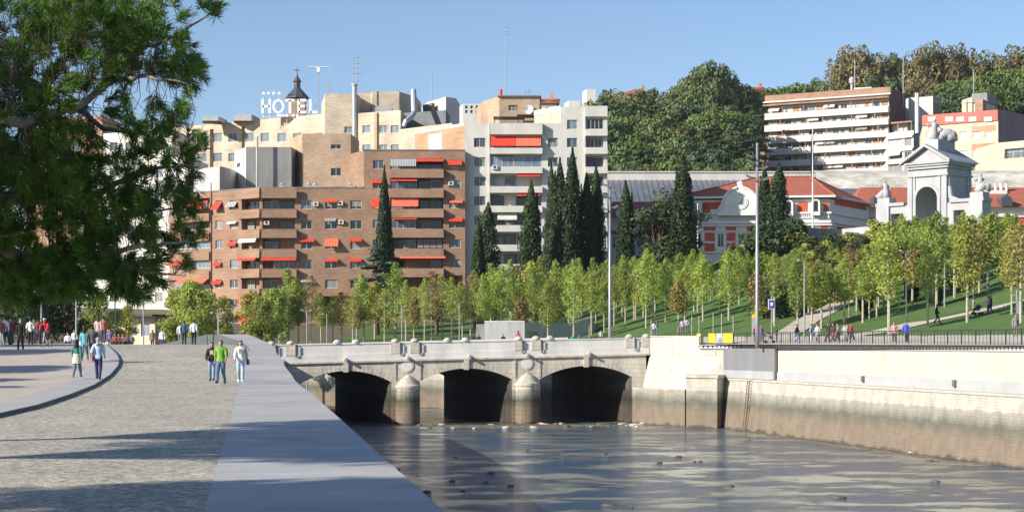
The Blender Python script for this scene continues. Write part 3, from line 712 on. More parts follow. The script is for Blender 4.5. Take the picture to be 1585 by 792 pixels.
# long river wall: profile swept from the abutment past the frame
WL = [(18.6,161.0),(19.9,155.5),(23.3,141),(27.0,125),(30.6,109),(34.5,92),(42,62),(54,15),(72,-60)]
def catm(P, k):
    out = []
    for i in range(len(P)-1):
        p0, p1, p2, p3 = P[max(i-1,0)], P[i], P[i+1], P[min(i+2,len(P)-1)]
        for j in range(k):
            t = j/k; out.append(tuple(.5*((2*b)+(c-a)*t+(2*a-5*b+4*c-d)*t*t+(3*b-a-3*c+d)*t**3) for a, b, c, d in zip(p0,p1,p2,p3)))
    out.append(P[-1]); return out
WP = [Vector(p) for p in catm(WL, 6)]
WN = []
for i in range(len(WP)):
    d = (WP[min(i+1,len(WP)-1)]-WP[max(i-1,0)]).normalized(); WN.append(Vector((-d.y, d.x)) * (1))   # to the land? fixed below
WN = [n if n.x > 0 else -n for n in WN]    # pointing to the land (east)
rw = thing('river_wall', 'long river wall, stained masonry base under a cream rendered top, right bank', 'wall', (30.5, 109, 0))
def sweep(prof, i0=0, i1=None, m=0):
    mb = MB(); i1 = i1 or len(WP)-1
    for i in range(i0, i1):
        for (s0, z0), (s1, z1) in zip(prof, prof[1:]):
            a, b = WP[i]+WN[i]*s0, WP[i+1]+WN[i+1]*s0; c, d = WP[i+1]+WN[i+1]*s1, WP[i]+WN[i]*s1
            mb.quad((*a, z0), (*d, z1), (*c, z1), (*b, z0))
    return mb
sweep([(-.75,-2),(-.6,0),(-.22,3.2),(-.1,4.15)]).build('masonry_base', M['wall_stone'], rw)
sweep([(-.1,4.15),(-.18,4.17),(-.18,4.32),(.9,4.34)]).build('ledge', M['shoulder'], rw)
sweep([(.9,4.34),(.9,5.02),(1.0,5.03)]).build('plinth', M['band_grey'], rw)
sweep([(1.0,5.03),(1.0,6.9),(1.4,6.9)]).build('upper_wall', M['wall_cream'], rw)
# cap with square blocks
sweep([(.92,6.9),(.92,6.98),(1.4,6.98)]).build('cap', M['band_grey'], rw)
M['mast_dark0'] = plain('drain_grey', (.14,.14,.13))
M['block_shadow'] = plain('recess', (.12,.11,.10))
# small drain outlets in the plinth
# points along the wall by arc length
def along(s0):
    out = []; acc = 0
    for i in range(len(WP)-1):
        a = WP[i]+WN[i]*s0; b = WP[i+1]+WN[i+1]*s0; out.append((acc, a, b, (b-a).length, WN[i])); acc += (b-a).length
    return out, acc
segs = []; _acc = 0
_top = [Vector((X_(1079,162.5),162.5)), Vector((X_(1110,161.1),161.1))] + [WP[i]+WN[i]*1.1 for i in range(len(WP)) if WP[i].y < 159]
for _a, _b in zip(_top, _top[1:]):
    _d = (_b-_a).normalized(); _n = Vector((-_d.y, _d.x)); _n = _n if _n.x > 0 or _n.y > 0 else -_n
    if _n.x < 0 and _d.y < 0: _n = -_n
    segs.append((_acc, _a, _b, (_b-_a).length, _n)); _acc += (_b-_a).length
def arc_px(px):
    t = 0
    while t < 90:
        p = at_arc(t)[0]
        if CX + p.x/p.y*F >= px: return t
        t += .05
    return t
def at_arc(t):
    for acc, a, b, L, n in segs:
        if t <= acc+L: return a.lerp(b, (t-acc)/L), (b-a).normalized(), n
    acc, a, b, L, n = segs[-1]; return b, (b-a).normalized(), n
mb = MB(); t = 0
while t < 75:
    p, d, n = at_arc(t); mb.obox((p.x, p.y, 7.09), (d*.15).to_3d(), (n*.12).to_3d(), (0,0,.1)); t += .5
mb.build('coping_blocks', M['white'], rw)
mb = sweep([(.98,7.20),(.98,7.27),(1.4,7.27),(1.4,7.2),(.98,7.2)]); mb.build('coping_rail', M['band_grey'], rw)
# dark panel with ladder
mb = MB()
q0, d0, n0 = at_arc(arc_px(1126)); q1, d1, n1 = at_arc(arc_px(1206))
dd = (q1-q0).normalized(); nn = Vector((-dd.y, dd.x)); nn = nn if nn.x < 0 else -nn
for zz0, zz1, off, key in ((5.05,6.95,.32,'steel_panel'),(4.36,5.05,.45,'steel_panel_foot')):
    mb = MB(); c = q0.lerp(q1,.5)+nn*off; mb.obox((c.x,c.y,(zz0+zz1)/2), (dd*(q1-q0).length/2).to_3d(), (nn*.1).to_3d(), (0,0,(zz1-zz0)/2-.002)); mb.build('panel', mat(key,(.20,.205,.21) if off<.4 else (.36,.37,.38),.6,.08,.6,world=True,stretch=(1,1,.2)), rw)
ld = thing('ladder', 'rusty steel ladder running down the river wall beside the grey panel', 'ladder', (q0.x, q0.y, 0))
qa, da, na = at_arc(arc_px(1184))
mb = MB(); na = -na
for off in (-.24,.24):
    p = qa + da*off
    mb.tube([(*(p+na*.55),7.9),(*(p+na*.6),4.4),(*(p+na*1.5),4.2),(*(p+na*1.95),0)], .045, 6)
for k in range(26):
    z = .3+k*.29; o_ = interp([(0,1.95),(4.2,1.5),(4.4,.6),(7.9,.55)], z); p = qa+na*o_
    mb.tube([(*(p-da*.24),z),(*(p+da*.24),z)], .025, 5)
M['rust'] = mat('rusty_steel', (.22,.15,.10), .8, .2, 3)
mb.build('rails', M['rust'], ld)
for px in (1341, 1483):
    p, d, n = at_arc(arc_px(px)); mb = MB(); c = p - n*.28; mb.obox((c.x, c.y, 4.78), (d*.16).to_3d(), (n*.1).to_3d(), (0,0,.22)); mb.build('drain_outlet', M['mast_dark0'], rw)
# railing on top
rl = thing('railing', 'dark steel railing along the right river wall', 'railing', (28, 120, 7.25))
mb = MB(); tb = MB(); t = .2
n_ = 0; ba = MB()
while t < 70:
    p, d, n = at_arc(t)
    if n_ % 4 == 0:
        pm = MB(); pm.obox((p.x, p.y, 7.78), (d*.035).to_3d(), (n*.035).to_3d(), (0,0,.5)); pm.build('post', M['dark_steel'], rl)
    else: ba.obox((p.x, p.y, 7.79), (d*.014).to_3d(), (n*.014).to_3d(), (0,0,.46))
    n_ += 1; t += .5
ba.build('bars', M['dark_steel'], rl)
for z, r_ in ((8.28,.04),(7.36,.02)):
    mb = MB(); mb.tube([(*at_arc(k*1.0)[0], z) for k in range(0, 71)], r_, 6); mb.build('rail', M['dark_steel'], rl)
for z0_, z1_, n_ in ((6.9,6.985,.1),(7.2,7.27,.06)):
    mb = MB(); d_ = (e2-e1)/2; c_ = (e1+e2)/2; mb.obox((c_.x, c_.y+.1, (z0_+z1_)/2), d_, (.0,.25+n_,0), (0,0,(z1_-z0_)/2)); mb.build('coping_band', M['band_grey'], ab)
# banners on the railing
M['yellow'] = plain('yellow_banner', (.75,.48,.03)); M['photo_banner'] = mat('photo_banner', (.5,.55,.62), .6, .3, 1.5, c2=(.12,.12,.13))
for a0, a1, mt, lb in [(1079,1085,'yellow','narrow yellow banner tied at the left end of the wall railing'),(1097,1108,'yellow','plain yellow banner on the railing, left of the picture banner'),(1109.5,1119,'photo_banner','grey picture banner between two yellow banners on the railing'),(1120,1135,'yellow','widest yellow banner on the railing, right of the picture banner')]:
    P0, d, n = at_arc(arc_px(a0)); P1 = at_arc(arc_px(a1))[0]
    mb = MB(); c = (P0+P1)/2 - n*.1; dv = (P1-P0)/2; mb.obox((c.x,c.y,7.85), dv.to_3d(), (n*.015).to_3d(), (0,0,.42)); tag(mb.build('banner', M[mt]), lb, 'banner')
# wall seen through the arches, far side
mb = MB(); pts = [(13.2,172),(4,188),(-8,204),(-24,213),(-60,222),(-320,240)]
for (x0,y0),(x1,y1) in zip(pts, pts[1:]):
    d = Vector((x1-x0,y1-y0)).normalized(); n = Vector((d.y,-d.x))*.9
    mb.add([(x0,y0,-2),(x1,y1,-2),(x1,y1,7.31),(x0,y0,7.31),(x0+n.x,y0+n.y,7.31),(x1+n.x,y1+n.y,7.31)], [(0,1,2,3),(3,2,5,4)])
tag(mb.build('river_wall', M['wall_stone']), 'stained stone river wall on the far side, seen through the arches', 'wall')
# ======================================================= buildings
class Fac:
    def __init__(s, px0, D0, px1, D1):
        s.A = Vector((X_(px0, D0), D0)); s.B = Vector((X_(px1, D1), D1)); s.d = (s.B-s.A).normalized(); s.L = (s.B-s.A).length
        n = Vector((s.d.y, -s.d.x)); s.n = n if n.dot(s.A+s.B) < 0 else -n
    def u(s, px):
        k = (px-CX)/F; return (k*s.A.y - s.A.x)/(s.d.x - k*s.d.y)
    def z(s, px, py): return Z_(py, (s.A + s.d*s.u(px)).y)
    def P(s, u, z, n=0):
        p = s.A + s.d*u + s.n*n; return Vector((p.x, p.y, z))
    def box(s, mb, u0, u1, z0, z1, n0, n1, m=0):
        mb.obox(s.P((u0+u1)/2, (z0+z1)/2, (n0+n1)/2), (s.d*(u1-u0)/2).to_3d(), (-s.n*(n1-n0)/2).to_3d(), (0,0,(z1-z0)/2), m)
def wall(mb, f, u0, u1, z0, z1, ops, m=0):
    us = sorted(set([u0,u1] + [c for o in ops for c in o[:2] if u0 < c < u1])); zs = sorted(set([z0,z1] + [c for o in ops for c in o[2:4] if z0 < c < z1]))
    for a, b in zip(zs, zs[1:]):
        run = None
        for c, d in list(zip(us, us[1:])) + [(None, None)]:
            hole = c is None or any(o[0]-1e-6 <= c and d <= o[1]+1e-6 and o[2]-1e-6 <= a and b <= o[3]+1e-6 for o in ops)
            if not hole: run = (run[0], d) if run else (c, d)
            if hole and run:
                mb.quad(f.P(run[0],a), f.P(run[1],a), f.P(run[1],b), f.P(run[0],b), m); run = None
    for o in ops:
        a, b, c, d, dp = o[:5]
        mb.quad(f.P(a,c), f.P(a,c,-dp), f.P(a,d,-dp), f.P(a,d), m); mb.quad(f.P(b,c,-dp), f.P(b,c), f.P(b,d), f.P(b,d,-dp), m)
        mb.quad(f.P(a,d,-dp), f.P(b,d,-dp), f.P(b,d), f.P(a,d), m); mb.quad(f.P(a,c), f.P(b,c), f.P(b,c,-dp), f.P(a,c,-dp), m)
        mb.quad(f.P(a,c,-dp), f.P(b,c,-dp), f.P(b,d,-dp), f.P(a,d,-dp), m)
PANES = ['glass','glass','glass_dark','glass_dark','glass_pale','blind']
def window(par, f, u0, u1, z0, z1, n=-.16, pane=None, frame='frame_white', mull=1, r=rnd, fw=.06):
    mb = MB()
    f.box(mb, u0, u1, z0, z0+fw, n-.05, n+.02); f.box(mb, u0, u1, z1-fw, z1, n-.05, n+.02)
    w = u1-u0
    for k in range(mull+2):
        c = u0+fw/2 + (w-fw)*k/(mull+1); f.box(mb, c-fw/2, c+fw/2, z0+fw+.002, z1-fw-.002, n-.05, n+.015)
    o = mb.build('window', M[frame], par)
    p = MB(); pk = pane or r.choice(PANES)
    if pk == 'half':
        zm = lerp(z0, z1, r.choice([.3,.45,.6])); p.quad(f.P(u0+.02,z0+.02,n-.03), f.P(u1-.02,z0+.02,n-.03), f.P(u1-.02,zm,n-.03), f.P(u0+.02,zm,n-.03), 0)
        p.quad(f.P(u0+.02,zm,n-.02), f.P(u1-.02,zm,n-.02), f.P(u1-.02,z1-.02,n-.02), f.P(u0+.02,z1-.02,n-.02), 1)
        p.build('pane', [M['glass_dark'], M['blind']], o)
    else:
        p.quad(f.P(u0+.02,z0+.02,n-.03), f.P(u1-.02,z0+.02,n-.03), f.P(u1-.02,z1-.02,n-.03), f.P(u0+.02,z1-.02,n-.03)); p.build('pane', M[pk], o)
    return o
def awning(par, f, u0, u1, zt_, drop, proj, mt='red_awning', n0=.02):
    mb = MB()
    a, b = f.P(u0,zt_,n0), f.P(u1,zt_,n0); c, d = f.P(u1,zt_-drop,n0+proj), f.P(u0,zt_-drop,n0+proj); e, g = c-Vector((0,0,.16)), d-Vector((0,0,.16))
    mb.quad(a,d,c,b); mb.quad(d,g,e,c)
    t = Vector((0,0,-.03)); mb.quad(a+t,b+t,c+t,d+t)
    for s_, q in ((u0,d),(u1,c)):
        mb.tube([f.P(s_, zt_-drop*.9, n0), q], .025, 4)
    return mb.build('awning', M[mt], par)
def balcony(par, f, u0, u1, z0, z1, proj, mt, thick=.12, n0=0, slab=True):
    mb = MB(); f.box(mb, u0, u1, z0, z1, n0+proj-thick, n0+proj)
    f.box(mb, u0, u0+thick, z0, z1-.002, n0+.002, n0+proj-thick-.002); f.box(mb, u1-thick, u1, z0, z1-.002, n0+.002, n0+proj-thick-.002)
    if slab: f.box(mb, u0+thick+.002, u1-thick-.002, z0+.01, z0+.18, n0+.003, n0+proj-thick-.003)
    return mb.build('balcony', M[mt], par)
def acunit(par, f, u, z, n=.25):
    mb = MB(); f.box(mb, u-.4, u+.4, z, z+.6, n-.18, n+.15); c = f.P(u, z+.3, n+.15); mb.lathe(c, [(.0,0)], 8) if 0 else None
    ring = [f.P(u+.22*math.cos(t*.524), z+.3+.22*math.sin(t*.524), n+.16) for t in range(12)]; mb.add(ring, [tuple(range(12))], 1)
    return mb.build('air_conditioner', [M['frame_white'], M['frame_dark']], par)
def shell(par, name, mt, f_pts, depth_dir, z0, z1, roof='roof_flat', par_h=0):
    """back and side walls and the roof of a block whose visible fronts are separate facades"""
    pass
def block(par, name, fr, back, z0, z1, mt, front_ops=(), roofm='roof_flat', rim=.5):
    """fr: list of Fac left to right; back: depth behind. builds fronts with openings, sides, back and a sunken roof"""
    mb = MB()
    for f, ops in zip(fr, front_ops): wall(mb, f, 0, f.L, z0, z1, ops)
    a = fr[0].A; b = fr[-1].B; ka = Vector((a.x/a.y, 1)); kb = Vector((b.x/b.y, 1))
    if hasattr(back, '__len__'): p3, p4 = back
    else: p4 = a + Vector((-.15, 1)).normalized()*back; p3 = b + Vector((.05, 1)).normalized()*back
    p3 = Vector(p3); p4 = Vector(p4)
    for p, q in ((b,p3),(p3,p4),(p4,a)): mb.quad((*p,z0),(*q,z0),(*q,z1),(*p,z1))
    w = mb.build(name, M[mt], par)
    pts = [f.A for f in fr] + [b, p3, p4]
    rb = MB(); rb.add([(p.x,p.y,z1-rim) for p in pts], [tuple(range(len(pts)))]);
    rb.build('roof', M[roofm], par)
    # parapet inner faces and top
    c = sum((Vector(p) for p in pts), Vector((0,0)))/len(pts); ib = MB()
    inn = [Vector(p) + (c-Vector(p)).normalized()*.45 for p in pts]
    for i in range(len(pts)):
        j = (i+1) % len(pts); ib.quad((*pts[i],z1),(*pts[j],z1),(*inn[j],z1),(*inn[i],z1)); ib.quad((*inn[i],z1),(*inn[j],z1),(*inn[j],z1-rim-.1),(*inn[i],z1-rim-.1))
    ib.build('roof_parapet', M[mt], par)
    return w
def bthing(label, fac, cat='building', name='apartment_building', z=8):
    return thing(name, label, cat, (fac.A.x, fac.A.y, 0))
def row(f, px0, px1, py0, py1): u0, u1 = sorted((f.u(px0), f.u(px1))); return (u0, u1, f.z((px0+px1)/2, py1), f.z((px0+px1)/2, py0))

# ---------------------------------------------------- red brick apartment block
FL = Fac(262, 285, 404, 272); FR = Fac(404, 272, 720, 272)
bb = bthing('red brick apartment block with wrapping corner balconies and red awnings behind the young trees', FL)
ROWS = [316, 347, 377.5, 408, 438.5, 469, 499]
UROWS = [255, 285.5]
opsL, opsR, opsU = [], [], []
wl, wr_, wu = [], [], []
for i, y in enumerate(ROWS):
    if i < 7:
        sh = (y-316)*0
        for a, b in ((333.5,343.5),(356,368)):
            o = row(FL, a, b, y-6+i*.0, y+7); opsL.append((*o, .25)); wl.append((o, i, a))
        o = row(FL, 268, 325, y-8, y+8); opsL.append((*o, 1.3)); wl.append((o, i, 'loggia'))
    o = row(FL, 374, 404, y-8, y+9); o = (o[0], FL.L-.25, o[2], o[3]); opsL.append((*o, 1.1)); wl.append((o, i, 'wrap'))
    o = row(FR, 404, 456, y-8, y+9); o = (.25, o[1], o[2], o[3]); opsR.append((*o, 1.1)); wr_.append((o, i, 'wrap'))
    for a, b in ((466,483),(503,522),(542,560)):
        if i < 5: o = row(FR, a, b, y-6, y+7.5); opsR.append((*o, .25)); wr_.append((o, i, a))
for i, y in enumerate([255, 285.5] + ROWS[:4]):
    for a, b in ((577,594),(695,713)):
        if a == 695 and i == 5: pass
        o = row(FR, a, b, y-7, y+6); (opsU if i < 2 else opsR).append((*o, .25)); (wu if i < 2 else wr_).append((o, i, a))
    o = row(FR, 604, 686, y-9.5, y+7); (opsU if i < 2 else opsR).append((*o, 1.3)); (wu if i < 2 else wr_).append((o, i, 'bal'))
o = row(FR, 497, 562, 458, 520); opsR.append((*o, 3.0))
o = row(FR, 604, 716, 426, 445); opsR.append((*o, 2.5))
zL = Z_(291, 272); zU = Z_(233, 272)
x720 = FR.B
block(bb, 'wall', [FL, FR], (Vector((X_(720,290),296)), Vector((X_(262,285)-2,300))), 3, zL, 'brick', (opsL, opsR), rim=.6)
FU0 = Fac(530, 280, 563, 272.0); FU = Fac(563, 272, 720, 272)
du = FU.A.x - FR.A.x
opsU = [(a-du, b-du, c, d, e) for a, b, c, d, e in opsU]
block(bb, 'upper_wall', [FU0, FU], (Vector((X_(720,285),292)), Vector((X_(530,280)+1,294))), zL+.002, zU, 'brick', ([], opsU), rim=.5)
mb = MB()
for f, u0, u1, zz in ((FL,0,FL.L,zL),(FR,0,du,zL),(FU,0,FU.L,zU)): f.box(mb, u0, u1, zz-.02, zz+.16, -.3, .08)
mb.build('roof_edge', M['concrete_dark'], bb)
# thin slab lines at each floor
mb = MB()
for y in ROWS:
    z = Z_(y+14, 272)
    for f, u0, u1 in ((FL, FL.u(330), FL.u(372)),(FR, FR.u(461), FR.u(600)),(FR, FR.u(690), FR.L)): f.box(mb, u0, u1, z, z+.12, 0, .025)
build_each(mb, 'floor_band', M['brick_rose'], bb)
r = random.Random(3)
def fill_opening(par, f, o, kind, i, r, deep):
    if kind == 'deep':
        u0, u1, z0, z1 = o; w = u1-u0; nk = max(2, int(w/1.7))
        for k in range(nk):
            a = u0+.15+(w-.3)*k/nk; b = u0+.15+(w-.3)*(k+1)/nk-.06
            if r.random() < .8: window(par, f, a, b, z0+.05, z1-.25, -deep+.12, pane=r.choice(['glass_dark','glass','glass_dark','blind']), frame=r.choice(['frame_white','frame_dark','frame_dark']), mull=r.choice([0,1]), r=r)
for lst, f in ((wl, FL), (wr_, FR)):
    for o, i, k in lst:
        if k in ('wrap', 'bal', 'loggia'):
            if k == 'loggia' and i in (2,3,4):     # glazed in
                w = o[1]-o[0]
                for q in range(3): window(bb, f, o[0]+w*q/3+.03, o[0]+w*(q+1)/3-.03, o[2]+.02, o[3]-.02, -.1, pane='glass_pale', mull=2, r=r)
            elif (k == 'bal' and i in (4,)) or (k == 'wrap' and f is FR and i == 3):
                a = lerp(o[0], o[1], .5 if k == 'bal' else .35); window(bb, f, a, o[1]-.1, o[2]+.05, o[3]-.1, -.12, pane='blind' if k == 'bal' else 'glass', frame='frame_white' if k == 'wrap' else 'frame_dark', mull=3, r=r); fill_opening(bb, f, (o[0], a, o[2], o[3]), 'deep', i, r, 1.2)
            elif k == 'bal' and i in (2,3): 
                a = lerp(o[0], o[1], .48); fill_opening(bb, f, (a, o[1], o[2], o[3]), 'deep', i, r, 1.2)
                window(bb, f, o[0]+.1, a, o[2]+.05, o[3]-.3, -.12, pane='glass', mull=3, r=r)
            else: fill_opening(bb, f, o, 'deep', i, r, 1.0 if k == 'wrap' else 1.2)
        else: window(bb, f, *o, pane=r.choice(['glass','glass','glass_dark','half','half','glass_pale','blind']), r=r)
for o, i, k in wu:
    o = (o[0]-du, o[1]-du, o[2], o[3])
    if k == 'bal':
        a = lerp(o[0], o[1], .5); window(bb, FU, o[0]+.05, a, o[2]+.02, o[3]-.3, -.12, pane='glass_pale' if i == 0 else 'glass', mull=3, r=r); fill_opening(bb, FU, (a, o[1], o[2], o[3]), 'deep', i, r, 1.2)
    else: window(bb, FU, *o, r=r)
# balcony bands
mitre = .0
for i, y in enumerate(ROWS):
    z1, z0 = Z_(y+8.5, 272), Z_(y+21.5, 272)
    a = FL.u(372); mb = MB()
    FL.box(mb, a, FL.L+.55, z0, z1, .78, .9); FL.box(mb, a, a+.12, z0, z1-.002, .002, .778); FL.box(mb, a+.122, FL.L, z0+.01, z0+.2, .003, .77)
    b = FR.u(460); FR.box(mb, -.0, b, z0-.003, z1-.004, .75, .87); FR.box(mb, b-.12, b, z0, z1-.006, .002, .748); FR.box(mb, 0, b-.122, z0+.013, z0+.2, .004, .742)
    mb.build('balcony', M['brick'], bb)
    mb = MB(); FL.box(mb, a-.02, FL.L+.6, z1+.002, z1+.07, .74, .94); FR.box(mb, -.1, b+.03, z1+.004, z1+.073, .71, .91); mb.build('balcony_edge', M['brick_rose'], bb)
    if i < 6: balcony(bb, FL, FL.u(264), FL.u(327), z0, z1, .5, 'brick')
z1, z0 = Z_(291.5, 272), Z_(307, 272)
mb = MB(); FL.box(mb, FL.u(372), FL.L+.55, z0, z1, .5, .9); FR.box(mb, 0, FR.u(460), z0-.003, z1-.004, .5, .87); mb.build('cornice', M['brick'], bb)
for i, y in enumerate([255, 285.5] + ROWS[:4]):
    z1, z0 = Z_(y+7.5, 272), Z_(y+21, 272); balcony(bb, FR, FR.u(604), FR.u(687), z0, z1, .95, 'brick')
def aw(f, a, b, y, drop, proj, mt='red_awning', n0=.02): awning(bb, f, f.u(a), f.u(b), f.z((a+b)/2, y), drop, proj, mt, n0)
aw(FR,604,644,246,1.05,.9,'grey_stripe',.1); aw(FR,645,687,246,.35,1.1,'red_awning',.1); aw(FR,693,715,248.5,.6,.8)
aw(FR,606,646,276.5,.3,1.0,'red_awning',.1); aw(FR,575,594,279,.35,.7); aw(FR,575,594,308,1.15,.9); aw(FR,607,648,304,1.45,1.2,'stripe_awning',.1)
aw(FR,696,716,309.5,.35,.8,'stripe_awning'); aw(FR,695,716,337.5,.4,.8); aw(FR,607,646,336,.25,1.0,'red_awning',.1); aw(FR,619,690,393,.55,1.1,'stripe_awning',.1)
aw(FR,502,523,309,.3,.6,'red_awning'); aw(FR,502,520,338,.3,.6,'grey_stripe'); aw(FR,503,524,369,1.1,.9,'stripe_awning'); aw(FR,504,524,400.5,.3,.7); aw(FR,465,487,370,.3,.6,'red_awning'); aw(FR,540,560,369,.35,.7); aw(FR,540,560,400,.35,.7); aw(FR,466,484,432,.3,.6,'white_awning')
aw(FR,376,460,400,.3,.6,'red_awning',.9) if 0 else aw(FR,405,459,399.5,.25,.3,'red_awning',.85)
aw(FL,375,403,399.5,.25,.3,'red_awning',.85); aw(FL,376,403,369,.5,.3,'white_awning',.8); aw(FR,405,440,461,.3,.4,'red_awning',.85); aw(FL,376,403,461,.3,.4,'red_awning',.85); aw(FL,376,403,491,.5,.5,'red_awning',.85)
aw(FL,333,345,312,1.1,1.0); aw(FL,300,326,312,1.1,1.2,'red_awning',.5); aw(FL,353,368,312,.7,.6,'grey_stripe'); aw(FL,354,368,374,.5,.5); aw(FL,332,344,405,.5,.5); aw(FL,354,368,342,.3,.5,'white_awning')
aw(FL,280,326,432,.6,1.0,'stripe_awning',.5); aw(FL,266,300,405,.4,.8,'red_awning',.5); aw(FL,330,345,434,.4,.5)
for u, y in ((527,318),(489,319),(698,287),(705,318),(413,348),(528,347),(604,380)): acunit(bb, FR, FR.u(u), Z_(y, 272))
mb = MB(); mb.tube([FL.P(FL.u(327.5), 6, .12), FL.P(FL.u(327.5), FL.z(327,297)+1.4, .12)], .1, 6); mb.build('drainpipe', M['brick_rose'], bb)
for k,(px,py) in enumerate([(433,287),(475,288),(485,289),(540,287)]):
    p = FR.P(FR.u(px), zL, -2.5); mb = MB(); mb.box(p.x-.35,p.x+.35,p.y-.3,p.y+.3,zL-.6,zL+.7); mb.lathe((p.x,p.y,zL+.7),[(.4,0),(.4,.1),(.1,.3),(0,.31)],8); mb.build('chimney_pot', M['concrete'], bb)

# ---------------------------------------------------- white apartment building
F1 = Fac(719, 273.2, 852, 273.2); F2 = Fac(852,273.2,868,273.2); F3 = Fac(868, 273.2, 940, 273.2)
wb = bthing('pale stone apartment building with long white balconies and two bright red awnings', F1)
z1 = Z_(191, 273.2); z3 = Z_(165, 273.2); PR = [220.5, 250.5, 280.5, 310.5, 340.5, 370.5, 400.5]
FW = Fac(719, 273.2, 868, 273.2)
ops, wins, bals = [], [], []
for i, y in enumerate(PR):
    for a, b in ((733.5,751.5),(848,864)):
        o = row(FW, a, b, y-7, y+7.5); ops.append((*o,.22)); wins.append((FW,o))
    o = row(FW, 760, 838, y-10, y+8); ops.append((*o,1.4)); bals.append((FW,o,i))
ops3 = []
for i, y in enumerate([192.5]+PR):
    o = row(F3, 877.5, 893.5, y-7, y+7.5); ops3.append((*o,.22)); wins.append((F3,o))
    o = row(F3, 907.5, 934, y-9, y+8); ops3.append((*o,1.2 if i else .3)); bals.append((F3,o,10+i))
SIDE = Fac(642, 284, 719, 273.2)
block(wb, 'wall', [FW], (Vector((X_(868,273.2),290)), Vector((X_(719,273.2)-1,290))), 4, z1, 'plaster_white', (ops,), rim=.6)
block(wb, 'tall_wall', [F3], (Vector((X_(940,273.2)+.5,300)), Vector((X_(868,273.2),300))), 4, z3, 'plaster_white', (ops3,), rim=.6)
rw_ = random.Random(5)
for f, o in wins: window(wb, f, *o, pane=rw_.choice(['glass','glass_pale','blind','half','glass']), r=rw_)
for f, o, i in bals:
    if i == 10:
        window(wb, f, o[0]+.05, o[1]-.05, o[2]+.05, o[3]-.05, -.1, pane='glass_dark', mull=3, r=rw_)
    elif i == 1:
        a = lerp(o[0], o[1], .45); window(wb, f, o[0]+.05, a, o[2]+.02, o[3]-.2, -.1, pane='glass_pale', mull=3, r=rw_); window(wb, f, a+.05, o[1]-.05, o[2]+.02, o[3]-.02, -.1, pane='glass_pale', mull=2, r=rw_)
    else: fill_opening(wb, f, o, 'deep', i, rw_, 1.3 if i < 10 else 1.1)
for i, y in enumerate(PR): balcony(wb, FW, FW.u(759), FW.u(839.5), Z_(y+18.5,273.2), Z_(y+8.5,273.2), .95, 'plaster_white')
for i, y in enumerate([192.5]+PR): balcony(wb, F3, F3.u(906), F3.u(940), Z_(y+18.5,273.2), Z_(y+8.5,273.2), .8, 'plaster_white')
mb = MB(); FW.box(mb, FW.u(759), FW.u(839.5), Z_(209,273.2), Z_(191.5,273.2), .0, .9); F3.box(mb, F3.u(905.5), F3.u(940), Z_(181,273.2), Z_(165,273.2)+.03, 0, .5); build_each(mb, 'cornice', M['plaster_white'], wb)
mb = MB()
for px in (757, 905): f = FW if px < 860 else F3; f.box(mb, f.u(px-1), f.u(px+1), 6, (z1 if px < 860 else z3)-.02, .0, .2)
build_each(mb, 'pilaster', M['plaster_bright'], wb)
for a, b in ((760,797.5),(798,837)): awning(wb, FW, FW.u(a), FW.u(b), Z_(211,273.2), 1.45, 1.1, 'red_awning' if a == 760 else 'stripe_awning', .1)
awning(wb, FW, FW.u(800), FW.u(836), Z_(269.5,273.2), .3, 1.1, 'red_awning', .1); awning(wb, FW, FW.u(800), FW.u(836), Z_(299,273.2), .3, .8, 'red_awning', .1); awning(wb, FW, FW.u(770), FW.u(800), Z_(329,273.2), 1.0, .8, 'white_awning', .1)
acunit(wb, FW, FW.u(766), Z_(263,273.2), 1.1)
mb = MB(); wall(mb, SIDE, 0, SIDE.L-.02, 4, Z_(195,273.2), []); mb.build('side_wall', M['brick_orange'], wb)
mb = MB(); SIDE.box(mb, 0, SIDE.L-.02, Z_(195,273.2)+.002, Z_(190.5,273.2), -.3, .05); mb.build('side_coping', M['plaster_bright'], wb)
u0 = SIDE.u(664); mb = MB(); SIDE.box(mb, u0, SIDE.u(684), 10, Z_(203,276), 0, .06); mb.build('side_panel', M['plaster_bright'], wb)
# penthouse with roof terrace
FP = Fac(748, 294, 773, 288); FQ = Fac(773, 288, 835, 288)
oq = row(FQ, 787, 801, 163, 171); 
block(wb, 'penthouse', [FP, FQ], 9, z1-.5, Z_(149,288), 'brick_pale', ([], [(*oq,.2)]), rim=.3)
window(wb, FQ, *oq, pane='blind', frame='frame_dark', r=rw_)
mb = MB(); FQ.box(mb, -.3, FQ.L+.3, Z_(150,288), Z_(148,288), -9, .4); mb.build('penthouse_roof', M['roof_flat'], wb)
for px0, px1, y, nn_ in ((764,812,184,1.5),(800,843,181,2.2)):
    mb = MB(); FQ.box(mb, FQ.u(px0), FQ.u(px1), Z_(y,286), Z_(y-1.5,286), .5, 3.8); 
    for px in (px0+2, px1-2): mb.tube([FQ.P(FQ.u(px), z1-.5, 3.6), FQ.P(FQ.u(px), Z_(y,286), 3.6)], .06, 5)
    mb.build('terrace_canopy', M['frame_dark'], wb)
FT = Fac(827,281,868,275)
mb = MB(); wall(mb, FT, 0, FT.L, z1-.5, Z_(173,276), []); mb.build('terrace_wall', M['brick_cream'], wb); mb = MB(); FT.box(mb, 0, FT.L, Z_(173,276)+.002, Z_(165,276), -.3, .08); mb.build('terrace_coping', M['plaster_bright'], wb)
mb = MB(); c = FQ.P(FQ.u(818), Z_(169,287), .5); ring = [(c.x+.75*math.cos(t*.524), c.y+.15*math.sin(t*.524)-.1, c.z+.75*math.sin(t*.524)) for t in range(12)]; mb.add(ring + [(c.x,c.y+.25,c.z)], [(i,(i+1) % 12,12) for i in range(12)] + [(12,(i+1) % 12,i) for i in range(12)]); mb.build('satellite_dish', M['white'], wb)
